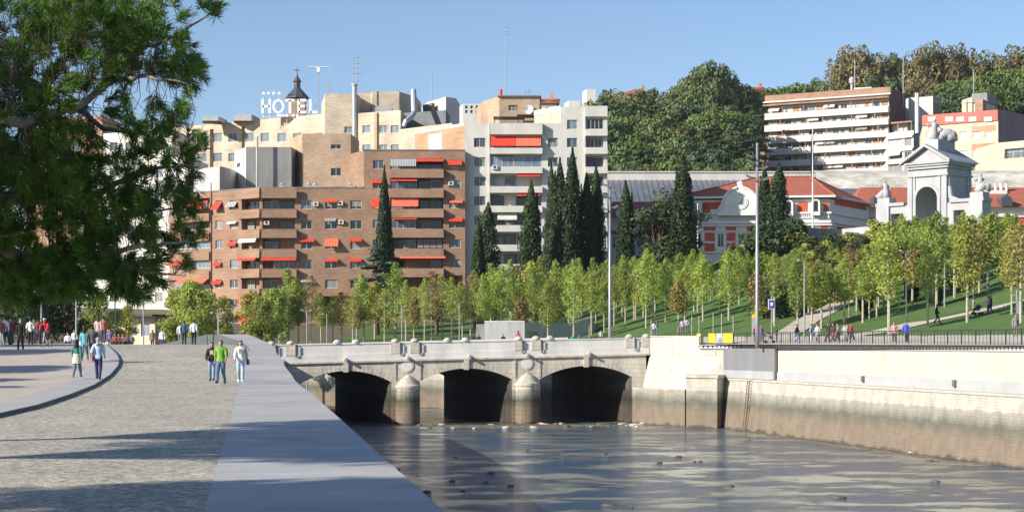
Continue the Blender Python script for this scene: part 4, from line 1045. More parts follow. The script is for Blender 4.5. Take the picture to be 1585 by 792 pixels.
mb = MB(); p = FQ.P(0.2, Z_(149,288), -.6); mb.tube([p, p+Vector((0,0,1.1)), p+Vector((0,0,1.2))], [.28,.28,.1], 10); mb.build('chimney_pot', M['station_red'], wb)
for k in range(5):
    px = 808+k*5; mb = MB(); p = FW.P(FW.u(px), Z_(293,273.2)+.1, 1.0); mb.sphere(p, (.35,.3,.4), 6); 

# ---------------------------------------------------- blocks behind
def simple(label, fr, back, z0, z1, mt, ops=None, cat='building', name='building', rim=.4, roofm='roof_flat'):
    t = bthing(label, fr[0], cat, name); block(t, 'wall', fr, back, z0, z1, mt, ops or [[] for _ in fr], roofm, rim); return t
# grey rendered block
g0, g1 = Fac(363,297,381,290), Fac(381,290,451,290)
t = simple('tall grey windowless block with a cream edge, behind the brick roof', [g0,g1], 10, 20, Z_(227.5,290), 'plaster_grey')
mb = MB(); wall(mb, Fac(363,296.95,381,289.95), 0, Fac(363,296.95,381,289.95).L, 20, Z_(227.5,290)-.01, []); mb.build('side_wall', M['plaster_bright'], t)
f = Fac(363,296.9,381,289.9); window(t, f, f.u(367), f.u(372), f.z(369,259), f.z(369,252), .03, pane='glass_dark', r=rw_)
mb = MB(); p = g1.P(g1.u(400), 20, 1.5); mb.tube([p+Vector((0,0,8)), Vector((p.x,p.y,Z_(211,288)))], .18, 8); mb.build('chimney', M['plaster_palegrey'], t)
t = simple('low grey rendered roof house with a rounded end, left of the tall grey block', [Fac(300,292,340,286), Fac(340,286,356,290)], 8, 20, Z_(259,288), 'plaster_palegrey')
# beige brick block
b0, b1 = Fac(451,298,468,291), Fac(468,291,543,291)
oo = [(*row(b1, 512,528,y-3.5,y+3.5),.2) if y < 240 else (*row(b1,512,528,y-6,y+6),.2) for y in (227,266)] + [(*row(b1,512,528,289,296),.2)]
oL = [(*row(b0, 456, 460, y-6, y+6),.2) for y in (238,266)]
t = simple('beige brick stair block with three small windows, right of the grey block', [b0,b1], 10, 20, Z_(207,291), 'brick_pale', [oL, oo])
for o in oo: window(t, b1, *o[:4], pane='glass_dark', r=rw_)
for o in oL: window(t, b0, *o[:4], pane='glass_pale', mull=0, r=rw_)
# hotel: long cream front
h0 = Fac(262, 352, 504, 330); zt0 = Z_(178, 332)
oo = []
for px in (337,360,386,410,436,460,492): oo.append((*row(h0, px-6.5, px+6.5, 206, 219.5), .25))
for px in (337,360,436,460): oo.append((*row(h0, px-6.5, px+6.5, 237, 250), .25))
for px in (270,295,313): oo.append((*row(h0, px-6.5, px+6.5, 207, 220), .25)); oo.append((*row(h0, px-6.5, px+6.5, 238, 251), .25))
for a, b in ((325,330.5),(374,379)): u0, u1 = h0.u(a), h0.u(b); oo.append((u0, u1, 20, zt0-1.0, 1.6))
ht = bthing('long cream hotel wing with a row of pale windows, carrying the roof letters', h0, name='hotel_building')
block(ht, 'wall', [h0], 14, 14, zt0, 'brick_cream', (oo,), rim=.5)
for o in oo[:-2]: window(ht, h0, *o[:4], pane='glass_pale', r=rw_)
# taller hotel block
h1 = Fac(503, 320, 552, 320); h1b = Fac(552, 326, 576, 326)
ot = [(*row(h1, 533, 546, 196, 206), .2)]
ht2 = bthing('tall cream hotel block with a metal flue on its corner', h1, name='hotel_building')
block(ht2, 'wall', [h1], 14, 14, Z_(145,320), 'brick_cream', (ot,), rim=.4); window(ht2, h1, *ot[0][:4], pane='glass_pale', r=rw_)
block(ht2, 'rear_wall', [h1b], 12, 14, Z_(144,326), 'brick_cream', ([],), rim=.4)
h2 = Fac(555, 318, 620, 314); o2 = []
for y in (200, 230):
    for px in (567,593,611): o2.append((*row(h2, px-6, px+6, y-6, y+6), .2))
block(ht2, 'lower_wall', [h2], 14, 14, Z_(173,316), 'brick_cream', (o2,), rim=.4)
for o in o2: window(ht2, h2, *o[:4], pane='glass_pale', r=rw_)
mb = MB(); h2.box(mb, h2.u(581), h2.u(585), 15, Z_(174,316), 0, .35); mb.build('pilaster', M['brick_pale'], ht2)
h3 = Fac(576, 324, 618, 324); h3b = Fac(618,324,645,331)
block(ht2, 'upper_block', [h3,h3b], 8, Z_(176,318), Z_(142,324), 'brick_cream', ([],[]), rim=.4)
mb = MB(); h1.box(mb, h1.u(577), h1.u(606), Z_(175,318), Z_(163,318), -3, -.5); mb.build('roof_unit', M['concrete'], ht2)
mb = MB(); p = h1.P(h1.L-.3, 15, 1.0); mb.tube([p, Vector((p.x,p.y,Z_(133,319)))], .42, 10); mb.lathe((p.x,p.y,Z_(133,319)), [(.55,0),(.55,.3),(0,.45)], 10); mb.build('flue', M['steel'], ht2)
# right part: yellow wall and dark wall, silver duct
h4 = Fac(620, 313, 700, 304)
t = simple('low yellow wing of the hotel with a silver duct on its roof', [h4], 10, 14, Z_(197,310), 'brick_cream')
mb = MB(); mb.tube([W(640,140,318),W(641,174,316),W(637,181,314),W(628,188,312),W(625,196,312)], [.5,.5,.5,.45,.4], 10); mb.build('duct', M['steel'], t)
t = simple('dark slate-clad roof storey behind the yellow hotel wing', [Fac(619,322,690,318)], 8, 14, Z_(173,320), 'concrete_dark')
k0, k1 = Fac(660, 338, 690, 330), Fac(690, 330, 706, 332)
t = simple('small white rooftop block with a sunlit side, left of the penthouse', [k0,k1], 8, 20, Z_(150,330), 'plaster_bright')
mb = MB(); f_ = Fac(661,336,675,333); f_.box(mb, 0, f_.L, 30, Z_(160,333), .3, .9); mb.build('roof_hatch', M['concrete_dark'], t)
for a, b, y, lb in ((313,345,180,'square grey plant box on the hotel roof, left of the other box'),(362,396,177,'square grey plant box on the hotel roof, just left of the roof letters')):
    f = Fac(a,338,b-7,338); g = Fac(b-7,338,b,341); t = simple(lb, [f,g], 4, Z_(187,338), Z_(y,338), 'plaster_palegrey', cat='roof box', name='plant_box')
mb = MB(); mb.box(*sorted((X_(705,420),X_(745,420))), 420, 430, 18, Z_(160,420)); 
t = bthing('distant white house seen between the roofs, left of the beige penthouse', Fac(705,420,745,420)); f = Fac(716,420,747,420)
oo = [(*row(f, px-2, px+2, y-2.5, y+2.5), .2) for px in (722,730,738,744) for y in (166,173)]
block(t, 'wall', [f], 10, 18, Z_(161,420), 'plaster_bright', (oo,)); [window(t, f, *o[:4], pane='glass_dark', mull=0) for o in oo]
t = bthing('distant white house with a lower roof behind the dark roof storey', Fac(690,430,720,430)); f = Fac(686,430,722,430); block(t, 'wall', [f], 10, 18, Z_(172,430), 'plaster_white', ([],))
# red roofs behind the penthouse
M['tile'] = mat('terracotta_tiles', (.42,.13,.075), .85, .15, 1.2, .3, 14, c2=(.30,.095,.06), world=True)
def hip(mb, x0, x1, y0, y1, z0, z1, ov=.6):
    x0 -= ov; x1 += ov; y0 -= ov; y1 += ov; h = (y1-y0)/2; ym = (y0+y1)/2
    mb.add([(x0,y0,z0),(x1,y0,z0),(x1,y1,z0),(x0,y1,z0),(x0+h,ym,z1),(x1-h,ym,z1)], [(0,1,5,4),(1,2,5),(2,3,4,5),(3,0,4),(3,2,1,0)])
def house(label, px0, px1, D, ytop, yeave, dep=10, mt='plaster_cream', zb=14, win=True):
    t = thing('house', label, 'house', (X_(px0,D), D, 0)); f = Fac(px0,D,px1,D); mb = MB()
    ops = []
    if win:
        n = max(1, int(f.L/3.2)); ze = Z_(yeave, D)
        for k in range(n): c = f.L*(k+.5)/n; ops.append((c-.5, c+.5, ze-2.2, ze-.9, .2))
    block(t, 'wall', [f], dep, zb, Z_(yeave,D)-.05, mt, (ops,), rim=.3)
    for o in ops: window(t, f, *o[:4], pane='glass_dark', mull=0)
    mb = MB(); hip(mb, f.A.x, f.B.x, D, D+dep, Z_(yeave,D), Z_(ytop,D+dep/2)); rf = mb.build('roof', M['tile'], t)
    cb = MB(); xx = lerp(f.A.x, f.B.x, .75); cb.box(xx-.5,xx+.5,D+dep/2-.4,D+dep/2+.4,Z_(yeave,D)+.5,Z_(ytop,D+dep/2)+1.2); cb.build('chimney', M['brick_orange'], rf)
    return t
house('distant red-roofed house behind the beige penthouse', 835, 862, 420, 153, 160)
house('distant red-roofed house on the wooded hilltop, behind the tall trees', 1152, 1192, 560, 135, 147, 14, 'brick_orange', 40)
house('pale distant house half hidden by trees on the left end of the hilltop', 960, 1010, 540, 138, 146, 10, 'plaster_cream', 40)
t = simple('small white distant tower house at the left end of the hilltop trees', [Fac(908,470,922,470)], 6, 30, Z_(138,470), 'plaster_bright')
t = simple('low white distant house just right of the beige penthouse', [Fac(880,450,898,450)], 6, 30, Z_(156,450), 'plaster_bright')

# ---------------------------------------------------- church spire behind the letters
st = thing('church_spire', 'dark slate church spire with a cross behind the hotel letters', 'church spire', (X_(460,420),420,0))
c = (X_(460,420), 420.0, 0); s_ = 420/F
mb = MB(); mb.box(c[0]-13*s_, c[0]+13*s_, 420-13*s_, 420+13*s_, 18, Z_(153,420)); mb.build('tower', M['brick_pale'], st)
mb = MB(); mb.lathe((c[0],c[1],0), [(19*s_,Z_(153,420)),(18*s_,Z_(151,420)),(11*s_,Z_(143,420)),(6.5*s_,Z_(138,420)),(5*s_,Z_(136,420)),(5*s_,Z_(127.5,420)),(7*s_,Z_(127,420)),(2.5*s_,Z_(120,420)),(.6*s_,Z_(115,420)),(0,Z_(114.5,420))], 8, 0); mb.build('roof', M['slate'], st)
mb = MB(); mb.tube([(c[0],c[1],Z_(116,420)),(c[0],c[1],Z_(105,420))],.09,5); mb.tube([(c[0]-.7,c[1],Z_(109,420)),(c[0]+.7,c[1],Z_(109,420))],.08,5); mb.build('cross', M['dark_steel'], st)
for dx in (-9,-1,7):
    mb = MB(); x = c[0]+dx*s_; mb.box(x-.5,x+.5,420-14*s_,420-12*s_,Z_(154,420),Z_(148.5,420)); mb.poly_prism([(x-.6,420-14.3*s_),(x+.6,420-14.3*s_),(x+.6,420-11*s_),(x-.6,420-11*s_)],Z_(148.5,420),Z_(147.5,420)); mb.build('dormer', M['slate'], st)

# ---------------------------------------------------- HOTEL roof letters
sg = thing('hotel_sign', 'white roof letters reading HOTEL with four stars above, on a frame', 'sign', (X_(450,334),334,0))
s_ = 334/F
def lx(px): return X_(px, 334)
def lz(py): return Z_(py, 334)
def stroke(mb, x0, y0, x1, y1, w=4.0):
    a = Vector((lx(x0),334,lz(y0))); b = Vector((lx(x1),334,lz(y1))); d = (b-a); n = Vector((-d.z,0,d.x)).normalized()*w*s_/2
    mb.obox((a+b)/2, d/2, n, (0,.2,0))
yt, yb = 155.5, 174
L = {'H':[(406.5,yt-1.6,406.5,yb+1.6),(417.5,yt-1.6,417.5,yb+1.6),(406.5,165,417.5,165)],
     'T':[(441.5,yt,456,yt),(448.8,yt,448.8,yb+1.6)],
     'E':[(462.5,yt-1.6,462.5,yb+1.6),(462.5,yt,474,yt),(462.5,164.5,472,164.5),(462.5,yb,474,yb)],
     'L':[(480.5,yt-1.6,480.5,yb+1.6),(480.5,yb,491.5,yb)]}
for k in 'HTEL':
    mb = MB(); [stroke(mb, *q) for q in L[k]]; mb.build('letter', M['white'], sg)
mb = MB(); N = 24
for k in range(N):
    t0, t1 = 2*math.pi*k/N, 2*math.pi*(k+1)/N
    P = []
    for yy in (333.8, 334.2):
        for rr, tt in ((1,t0),(1,t1),(.62,t1),(.62,t0)):
            P.append((lx(431 + (9.2*rr)*math.cos(tt)), yy, lz(165 + (11*((rr-.62)/.38*.3+.7))*math.sin(tt))))
    mb.add(P, [(0,1,2,3),(7,6,5,4),(0,4,5,1),(2,6,7,3)])
mb.build('letter', M['white'], sg)
for px in (408,415.5,423.5,432):
    mb = MB(); P = []
    for yy in (333.9,334.1):
        for k in range(10):
            rr = (3.6 if k % 2 == 0 else 1.6)*s_; t_ = math.pi/2 + k*math.pi/5; P.append((lx(px)+rr*math.cos(t_), yy, lz(144.5)+rr*math.sin(t_)))
    mb.add(P, [tuple(range(9,-1,-1)), tuple(range(10,20))] + [(i,(i+1) % 10,10+(i+1) % 10,10+i) for i in range(10)]); mb.build('star', M['white'], sg)
mb = MB()
for px in (407,417,431,449,463,474,481,489): mb.tube([(lx(px),334.3,lz(184)),(lx(px),334.3,lz(150 if px < 435 else 156))], .05, 4)
for y in (177.5,181): mb.tube([(lx(404),334.3,lz(y)),(lx(494),334.3,lz(y))], .05, 4)
mb.build('frame', M['white'], sg)
mb = MB()
for a, b in ((429,437),(438,440.5),(442,446),(452,456),(458,461)): stroke(mb, a, 179, b, 179, 4)
mb.build('small_panel', M['white'], sg)

# ---------------------------------------------------- roof antennas
def antenna(px, D, ytop, ybot, kind, label):
    t = thing('antenna', label, 'antenna', (X_(px,D), D, Z_(ybot,D))); mb = MB(); x = X_(px,D); w = .09*D/300
    mb.tube([(x,D,Z_(ybot,D)),(x,D,Z_(ytop,D))], w, 5); mb.build('mast', M['steel'], t)
    mb = MB()
    if kind == 'cross': mb.tube([(x-2.2*D/420*1.0-.2,D,Z_(ytop+6,D)),(x+2.4,D,Z_(ytop+6,D))], w*.8, 4); mb.box(x-.3,x+.3,D-.3,D+.3,Z_(ytop+14,D),Z_(ytop+7,D)); mb.build('crossbar', M['white'], t)
    if kind == 'yagi':
        for k, (a, b) in enumerate(((3,6),(7,2),(12,7),(20,4),(28,9))): mb.tube([(x-(.6),D,Z_(ytop+a,D)),(x+b*D/F*.9,D,Z_(ytop+a,D))], w*.6, 4)
        mb.build('dipole', M['steel'], t)
    if kind == 'tall':
        for a in (3, 9, 14): mb.tube([(x-.4,D,Z_(ytop+a,D)),(x+.4,D,Z_(ytop+a,D))], w*.6, 4)
        mb.build('dipole', M['steel'], t)
    return t
antenna(493,380,98,182,'cross','cross-shaped white radio mast right of the church spire')
antenna(552,322,86,144,'yagi','tall comb antenna beside the hotel flue')
antenna(783,290,40,150,'tall','tallest thin mast above the beige penthouse')
antenna(669,332,112,150,'thin','thin aerial on the small white rooftop block')
antenna(817,296,137,152,'yagi','short aerial on the beige penthouse roof')
antenna(509,420,124,150,'thin','faint thin aerial left of the hotel flue')
antenna(1323,455,93,150,'thin','aerial on the left of the balcony building roof')
antenna(1398,455,87,165,'thin','tall pale aerial on the right edge of the balcony building')
antenna(1507,410,108,150,'thin','aerial on the roof of the pink-banded building')
antenna(1418,440,143,178,'thin','thick white pipe mast beside the balcony building')
# left white building behind the pine
fl = Fac(120, 318, 290, 300); rows_ = [268+i*32 for i in range(8)]; oo = []
for i, y in enumerate(rows_):
    for px in (150,176,203,228,246): oo.append((*row(fl, px-6, px+6, y-7, y+7), .25))
pw = bthing('white apartment block with plain small windows, half hidden behind the pine', fl)
block(pw, 'wall', [fl], 16, 4, Z_(245,305), 'plaster_bright', (oo,), rim=.5)
for o in oo: window(pw, fl, *o[:4], r=rw_, pane=rw_.choice(['glass','glass_pale','blind']))
fr_ = Fac(40,346,158,336); oo = []
for px in range(52,150,22):
    for y in (196,226,256): oo.append((*row(fr_, px-5, px+6, y-6, y+7), .25))
pr = bthing('tall rose brick block with red awnings showing through the pine needles', fr_)
block(pr, 'wall', [fr_], 14, 4, Z_(178,336), 'brick_rose', (oo,), rim=.5)
for k, o in enumerate(oo):
    window(pr, fr_, *o[:4], r=rw_, pane='glass_pale')
    if k % 4 == 1: awning(pr, fr_, o[0]-.1, o[1]+.1, o[3]+.1, .7, .8, 'red_awning')
lp = bthing('low pale pavilion with a flat roof beyond the crowd on the left', Fac(110,210,175,205), name='pavilion'); f = Fac(128,212,240,206)
oo = [(*row(f, px-7, px+7, 497, 520), .2) for px in (140,158,205,225)]
block(lp, 'wall', [f], 6, 4, Z_(490,208), 'plaster_cream', (oo,)); [window(lp, f, *o[:4], r=rw_, pane='glass_pale') for o in oo]
mb = MB(); f.box(mb, -1, f.L+1, Z_(490,208), Z_(487,208), -6, 1.5); mb.build('roof_slab', M['frame_dark'], lp)

fw_ = Fac(160,330,266,322); oo = []
for px in (176,200,224,248):
    for y in range(226,480,30): oo.append((*row(fw_, px-6, px+6, y-6, y+7), .25))
pz = bthing('tall pale block with red awnings behind the pine tips, right of the rose one', fw_)
block(pz, 'wall', [fw_], 14, 4, Z_(203,326), 'plaster_bright', (oo,), rim=.5)
for k, o in enumerate(oo):
    window(pz, fw_, *o[:4], r=rw_, pane='glass')
    if k % 5 == 2: awning(pz, fw_, o[0]-.1, o[1]+.1, o[3]+.1, .7, .8, 'red_awning')
M['mast'] = plain('galvanised_steel', (.34,.355,.375), .4, .4); M['mast_dark'] = plain('lamp_housing', (.16,.165,.18), .5, .2)
# ======================================================= right side: apartment slab on the hill
bs = Fac(1190, 462, 1376, 446)
t = bthing('long white apartment slab with continuous balconies on the wooded hill', bs)
# storeys: z from rows read on the left end
zs = [Z_(y, 462) for y in (166,184,203,222,240,258,276)]
slab_z = zs; H0 = zs[0]-zs[1]
FH = (zs[0]-zs[-1])/6; ops = []; items = []
ztop = Z_(158,462)
rr_ = random.Random(11)
for i in range(7):
    zf = zs[0]-FH*(i+1)+.05; zc = zf+FH-.55
    n = 15
    for k in range(n):
        a = bs.L*(k+.08)/n; b = bs.L*(k+.92)/n
        if (k*7+i*3) % 5 == 4: b = lerp(a, b, .6)
        ops.append((a, b, zf+.0, zc, .18)); items.append((a, b, zf, zc, i, k))
block(t, 'wall', [bs], (Vector((X_(1400,446)+1,460)), Vector((X_(1190,462)+3,476))), 34, ztop, 'plaster_bright', (ops,), rim=.4)
for j, (a, b, zf, zc, i, k) in enumerate(items[:100]):
    c = rr_.random()
    if c < .30:
        mb = MB(); bs.box(mb, a, b, zf+.02, zc-.02, -.17, -.08); mb.build('door_panel', M['brick_orange'] if c < .2 else M['white'], t)
    else: window(t, bs, a+.05, b-.05, zf+.02, zc-.05, -.08, pane=rr_.choice(['glass','glass_pale','glass','glass_dark','white_blind']), mull=1, r=rr_, fw=.09)
for i in range(7):
    zf = zs[0]-FH*(i+1)
    mb = MB(); bs.box(mb, -.6, bs.L+.3, zf-.38, zf+.0, .0, 1.5); bs.box(mb, -.6, bs.L+.3, zf+.002, zf+1.2, 1.35, 1.5); bs.box(mb, -.6, -.45, zf+.002, zf+.948, .002, 1.348); bs.box(mb, bs.L+.15, bs.L+.3, zf+.002, zf+.948, .002, 1.348)
    mb.build('balcony', M['plaster_bright'], t)
    mb = MB(); mb.tube([bs.P(-.5, zf+1.36, 1.42), bs.P(bs.L+.2, zf+1.36, 1.42)], .045, 4)
    for q in range(0, 33): mb.tube([bs.P(lerp(-.5, bs.L+.2, q/32), zf+1.2, 1.42), bs.P(lerp(-.5, bs.L+.2, q/32), zf+1.36, 1.42)], .04, 4, caps=False)
    mb.build('handrail', M['brick_rose'], t)
    for q in range(5):
        u = bs.L*(q+.5)/5+rr_.uniform(-1,1); mb = MB(); bs.box(mb, u-.08, u+.08, zf+1.0, zf+FH-.3, .9, 1.2); mb.build('partition', M['brick_orange'], t)
    for q in range(2):
        k = rr_.randrange(0, 13); awning(t, bs, bs.L*(k+.1)/15, bs.L*(k+1.5)/15, zf+FH-.35, .8, .8, rr_.choice(['white_awning','white_awning','grey_stripe']) , .4)
mb = MB(); bs.box(mb, -1, bs.L+.5, ztop+.002, ztop+1.6, -1.0, .25); bs.box(mb, -1, bs.L+.5, zs[0]+.1, zs[0]+.45, .002, 1.7); mb.build('roof_band', M['brick_rose'], t)
mb = MB(); bs.box(mb, -1.2, bs.L+.7, ztop-.35, ztop+0, .255, 1.0); mb.build('roof_slab', M['plaster_bright'], t)
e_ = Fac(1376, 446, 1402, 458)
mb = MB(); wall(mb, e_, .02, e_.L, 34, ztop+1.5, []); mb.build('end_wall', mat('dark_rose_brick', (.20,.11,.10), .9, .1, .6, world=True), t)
f = Fac(1299,455,1347,452); mb = MB(); f.box(mb, 0, f.L, ztop, Z_(139,453), -4, 0); mb.build('roof_house', M['brick_rose'], t)
mb = MB(); f.box(mb, f.L-4, f.L+.4, Z_(139,453), Z_(136,453), -4, .4); mb.build('roof_house_slab', M['plaster_bright'], t)
mb = MB(); p = f.P(f.u(1316), Z_(140,453), -2); mb.lathe(p, [(.35,-1),(.35,2),(.7,2.2),(.7,3.2),(.2,3.8),(0,3.8)], 8); mb.build('chimney', M['plaster_palegrey'], t)
# stepped part on the right: terraces
cs = Fac(1374, 444, 1414, 438)
t = bthing('stepped white terrace building with beige blinds attached right of the balcony slab', cs)
ops = []; it = []
for i, y in enumerate((222, 243, 262)):
    for a, b in ((1374.5,1396),(1400,1411)): o = row(cs, a, b, y-8, y+4); o = (max(o[0],.2), *o[1:]); ops.append((*o, .4)); it.append((o, i))
block(t, 'wall', [cs], 10, 34, Z_(204,441), 'plaster_bright', (ops,), rim=.5)
for o, i in it: window(t, cs, *o, -.2, pane=rr_.choice(['glass','blind','white_blind']), mull=2, r=rr_)
awning(t, cs, .3, cs.u(1396), Z_(232,441), 1.2, 1.0, 'white_awning'); 
mb = MB()
for z in (Z_(233,441), Z_(213,441), Z_(252,441)): cs.box(mb, 0, cs.L, z-.2, z+.35, .0, .5)
mb.build('floor_band', M['plaster_bright'], t)
f = Fac(1374,446,1420,441); oo = [(*row(f, 1382, 1402, 190, 199), .3)]
mb = MB(); f.box(mb, f.u(1376), f.u(1400), Z_(204,442), Z_(191,444), -4, -1.5); mb.build('terrace_room', M['plaster_bright'], t)
mb = MB(); f.box(mb, f.u(1374), f.u(1412), Z_(191,444), Z_(188.5,444), -4, .4)
for px in (1375,1390,1411): f.box(mb, f.u(px), f.u(px)+.2, Z_(204,442), Z_(191,444)-.01, .1, .3)
mb.build('terrace_canopy', M['brick_rose'], t)
mb = MB(); p = f.P(f.u(1418), Z_(205,440), -.5); mb.tube([p, Vector((p.x,p.y,Z_(143,440)))], .5, 8); mb.build('flue', M['white'], t)
wq = Fac(1407,458,1444,455); wq2 = Fac(1444,455,1457,459)
simple('white roof house with a shaded corner, right of the balcony slab roof', [wq,wq2], 8, 40, Z_(150,456), 'plaster_bright')
# pink and cream building
pc = Fac(1428, 408, 1545, 398); pe = Fac(1545, 398, 1600, 412)
t = bthing('cream building with orange panels and a pink roof band, behind the stone gate', pc)
ops = []; it = []
for i, y in enumerate((209,238,267)):
    for a in (1439,1459,1491,1511,1530):
        a2 = a; o = row(pc, a2-5.5, a2+6, y-5, y+5) ; ops.append((*o,.25)); it.append(o)
block(t, 'wall', [pc], (Vector((X_(1600,412),430)), Vector((X_(1430,408)+4,430))), 30, Z_(190,402), 'plaster_cream', (ops,), rim=.5)
mb = MB(); wall(mb, pe, .02, pe.L, 30, Z_(172,402), []); mb.build('end_wall', mat('shaded_end_render', (.30,.20,.22), .9, .08, .5, world=True), t)  # shadow on the end wall painted in as dark mauve
for o in it: window(t, pc, *o, -.15, pane='white_blind', frame='frame_white', mull=1, r=rr_)
mb = MB()
for a, b in ((1432,1448),(1484,1500),(1504,1541)):
    for y0, y1 in ((254,283),(222,231) if b>1500 else (250,253),(195,203) if b>1520 else (251,252)):
        o = row(pc, a, b, y0, y1); pc.box(mb, *o, .0, .06)
build_each(mb, 'brick_panel', M['brick_orange'], t)
mb = MB(); pc.box(mb, 0, pc.L, Z_(190,402)+.002, Z_(172,400), -1, .3); mb.build('roof_band', mat('pink_roof_band', (.58,.16,.13), .85, .08, .6, world=True), t)
for a in (1443,1470,1487,1506,1530): o = row(pc, a-6, a+6, 181, 189); window(t, pc, o[0],o[1],o[2]+.1,o[3], .36, pane='white_blind', mull=1, r=rr_)
f1, f2 = Fac(1505,410,1527,408), Fac(1527,408,1541,413); block(t, 'roof_house', [f1,f2], 6, 46, Z_(150,410), 'plaster_cream', ([],[]), rim=.3)
mb = MB(); f1.box(mb, -.1, f1.L+.2, Z_(160,409), Z_(144.5,409), -5.8, .1) ; mb.build('roof_house_top', M['plaster_grey'], t)
mb = MB(); f1.box(mb, f1.u(1514), f1.u(1526), Z_(175,409), Z_(156,409), .2, 1.8); mb.build('chimney_stack', M['brick_rose'], t)
for px in (1499, 1490):
    mb = MB(); p = pc.P(pc.u(px), Z_(175,402), -2); mb.lathe(p, [(.45,0),(.45,2.4),(.7,2.5),(.3,3.3),(0,3.3)], 8); mb.build('chimney', M['plaster_cream'], t)
q = Fac(1545, 385, 1640, 375); ops = [(*row(q, 1555, 1600, 229, 244), .8)]
t = bthing('cream balcony wing at the right edge below the shaded end wall', q)
block(t, 'wall', [q], 12, 30, Z_(217,380), 'plaster_cream', (ops,), rim=.4)
for k in range(4): o = ops[0]; w=(o[1]-o[0])/4; window(t, q, o[0]+w*k+.1, o[0]+w*(k+1)-.1, o[2], o[3], -.7, pane='glass_pale', r=rr_)
mb = MB(); o = ops[0]
for k in range(24): u = lerp(o[0], o[1], k/23); mb.tube([q.P(u,o[2],.05), q.P(u,o[2]+1,.05)], .035, 4)
mb.tube([q.P(o[0],o[2]+1,.05), q.P(o[1],o[2]+1,.05)], .05, 4); mb.build('railing', M['dark_steel'], t)

# ======================================================= railway station
M['shed_roof'] = mat('shed_roof_glass', (.15,.165,.19), .35, .2, .4, world=True, stretch=(3,1,1))
sh = thing('train_shed', 'long grey glazed train shed roof with pale ridge, behind the station', 'train shed', (X_(940,335),335,0))
mb = MB()
xa, xb = X_(925,330), X_(1700,330)
zr, ze = Z_(276,336), Z_(318,322)
xm = X_(1256,330); zr2 = Z_(292,336)
mb.add([(xa,322,ze),(xm,322,ze),(xm,336,zr),(xa,336,zr),(xm,350,ze),(xa,350,ze)], [(0,1,2,3),(3,2,4,5),(1,4,2)]); mb.build('roof', M['shed_roof'], sh)
mb = MB(); mb.add([(xm+.02,322,ze),(xb,322,ze),(xb,336,zr2),(xm+.02,336,zr2),(xb,350,ze),(xm+.02,350,ze)], [(0,1,2,3),(3,2,4,5)]); mb.build('lower_roof', M['shed_roof'], sh)
mb = MB(); mb.box(xa, xb, 322.5, 349, 15, ze-.05); mb.build('wall', M['plaster_white'], sh)
mb = MB(); mb.box(xa, X_(1260,336), 335, 338, zr-1.6, Z_(268,336)); mb.box(xa-.2, X_(1260,336)+.2, 334.8, 338.2, Z_(268,336)+.002, Z_(266,336)); mb.build('ridge_lantern', M['plaster_white'], sh)
mb = MB(); n = 90
for k in range(n):
    x = lerp(xa, xb, k/n); zq = zr if x < xm else zr2; mb.obox((x, 329, (zq+ze)/2+.06), (.07,0,0), (0,7,(zq-ze)/2), (0,0,.04))
build_each(mb, 'glazing_bar', M['mast_dark'], sh)
# far vault with a weathered pale edge (right half)
vt = thing('canopy_roof', 'long pale curved canopy roof streaked with grime, above the station wing', 'roof', (X_(1250,360),360,0))
mb = MB(); x0, x1 = X_(1256,360), X_(1700,360); P = [(0, Z_(292,352)), (1.5, Z_(281,354)), (4, Z_(270,357)), (8, Z_(264,360)), (14, Z_(262,360)), (22, Z_(270,360))]
for (a, za), (b, zb) in zip(P, P[1:]): mb.quad((x0,352+a,za),(x1,352+a,za),(x1,352+b,zb),(x0,352+b,zb))
M['grime'] = mat('grimy_pale_roof', (.66,.63,.56), .85, .1, .35, world=True, c2=(.30,.28,.22), stretch=(1,1,2.2))
mb.build('roof', M['grime'], vt); mb = MB(); mb.box(x0, x1, 353, 373, 18, Z_(292,352)-.1); mb.build('wall', M['plaster_grey'], vt)

D0 = 285
sf = Fac(1000, D0, 1285, D0); z_e = Z_(305, D0)
stn = thing('railway_station', 'white and red station building with hipped tile roof and clock gable', 'station', (sf.A.x+8, D0, 0))
def zy(y): return Z_(y, D0)
# front wall with window openings
ops = []; it = []
for px in (1083, 1118, 1150, 1180, 1208, 1240, 1264):
    o = row(sf, px-5, px+5, 360, 381); ops.append((*o, .3)); it.append(o)
sfL = sf.u(1052)
a_ops = [(a-sfL, b-sfL, c, d, e) for a,b,c,d,e in ops]
sm_ = Fac(1052, D0, 1285, D0); ss = Fac(1285, D0, 1322, 302)
M['station_white'] = mat('station_white_stucco', (.72,.70,.66), .85, .05, .8, world=True)
block(stn, 'wall', [sm_, ss], (Vector((X_(1322,302)-.1,306)), Vector((sm_.A.x,306))), 16, z_e-.3, 'station_white', (a_ops, []), rim=.2)
for o in it: window(stn, sm_, o[0]-sfL, o[1]-sfL, o[2], o[3], -.2, pane='glass_dark', mull=1, r=rr_, fw=.1)
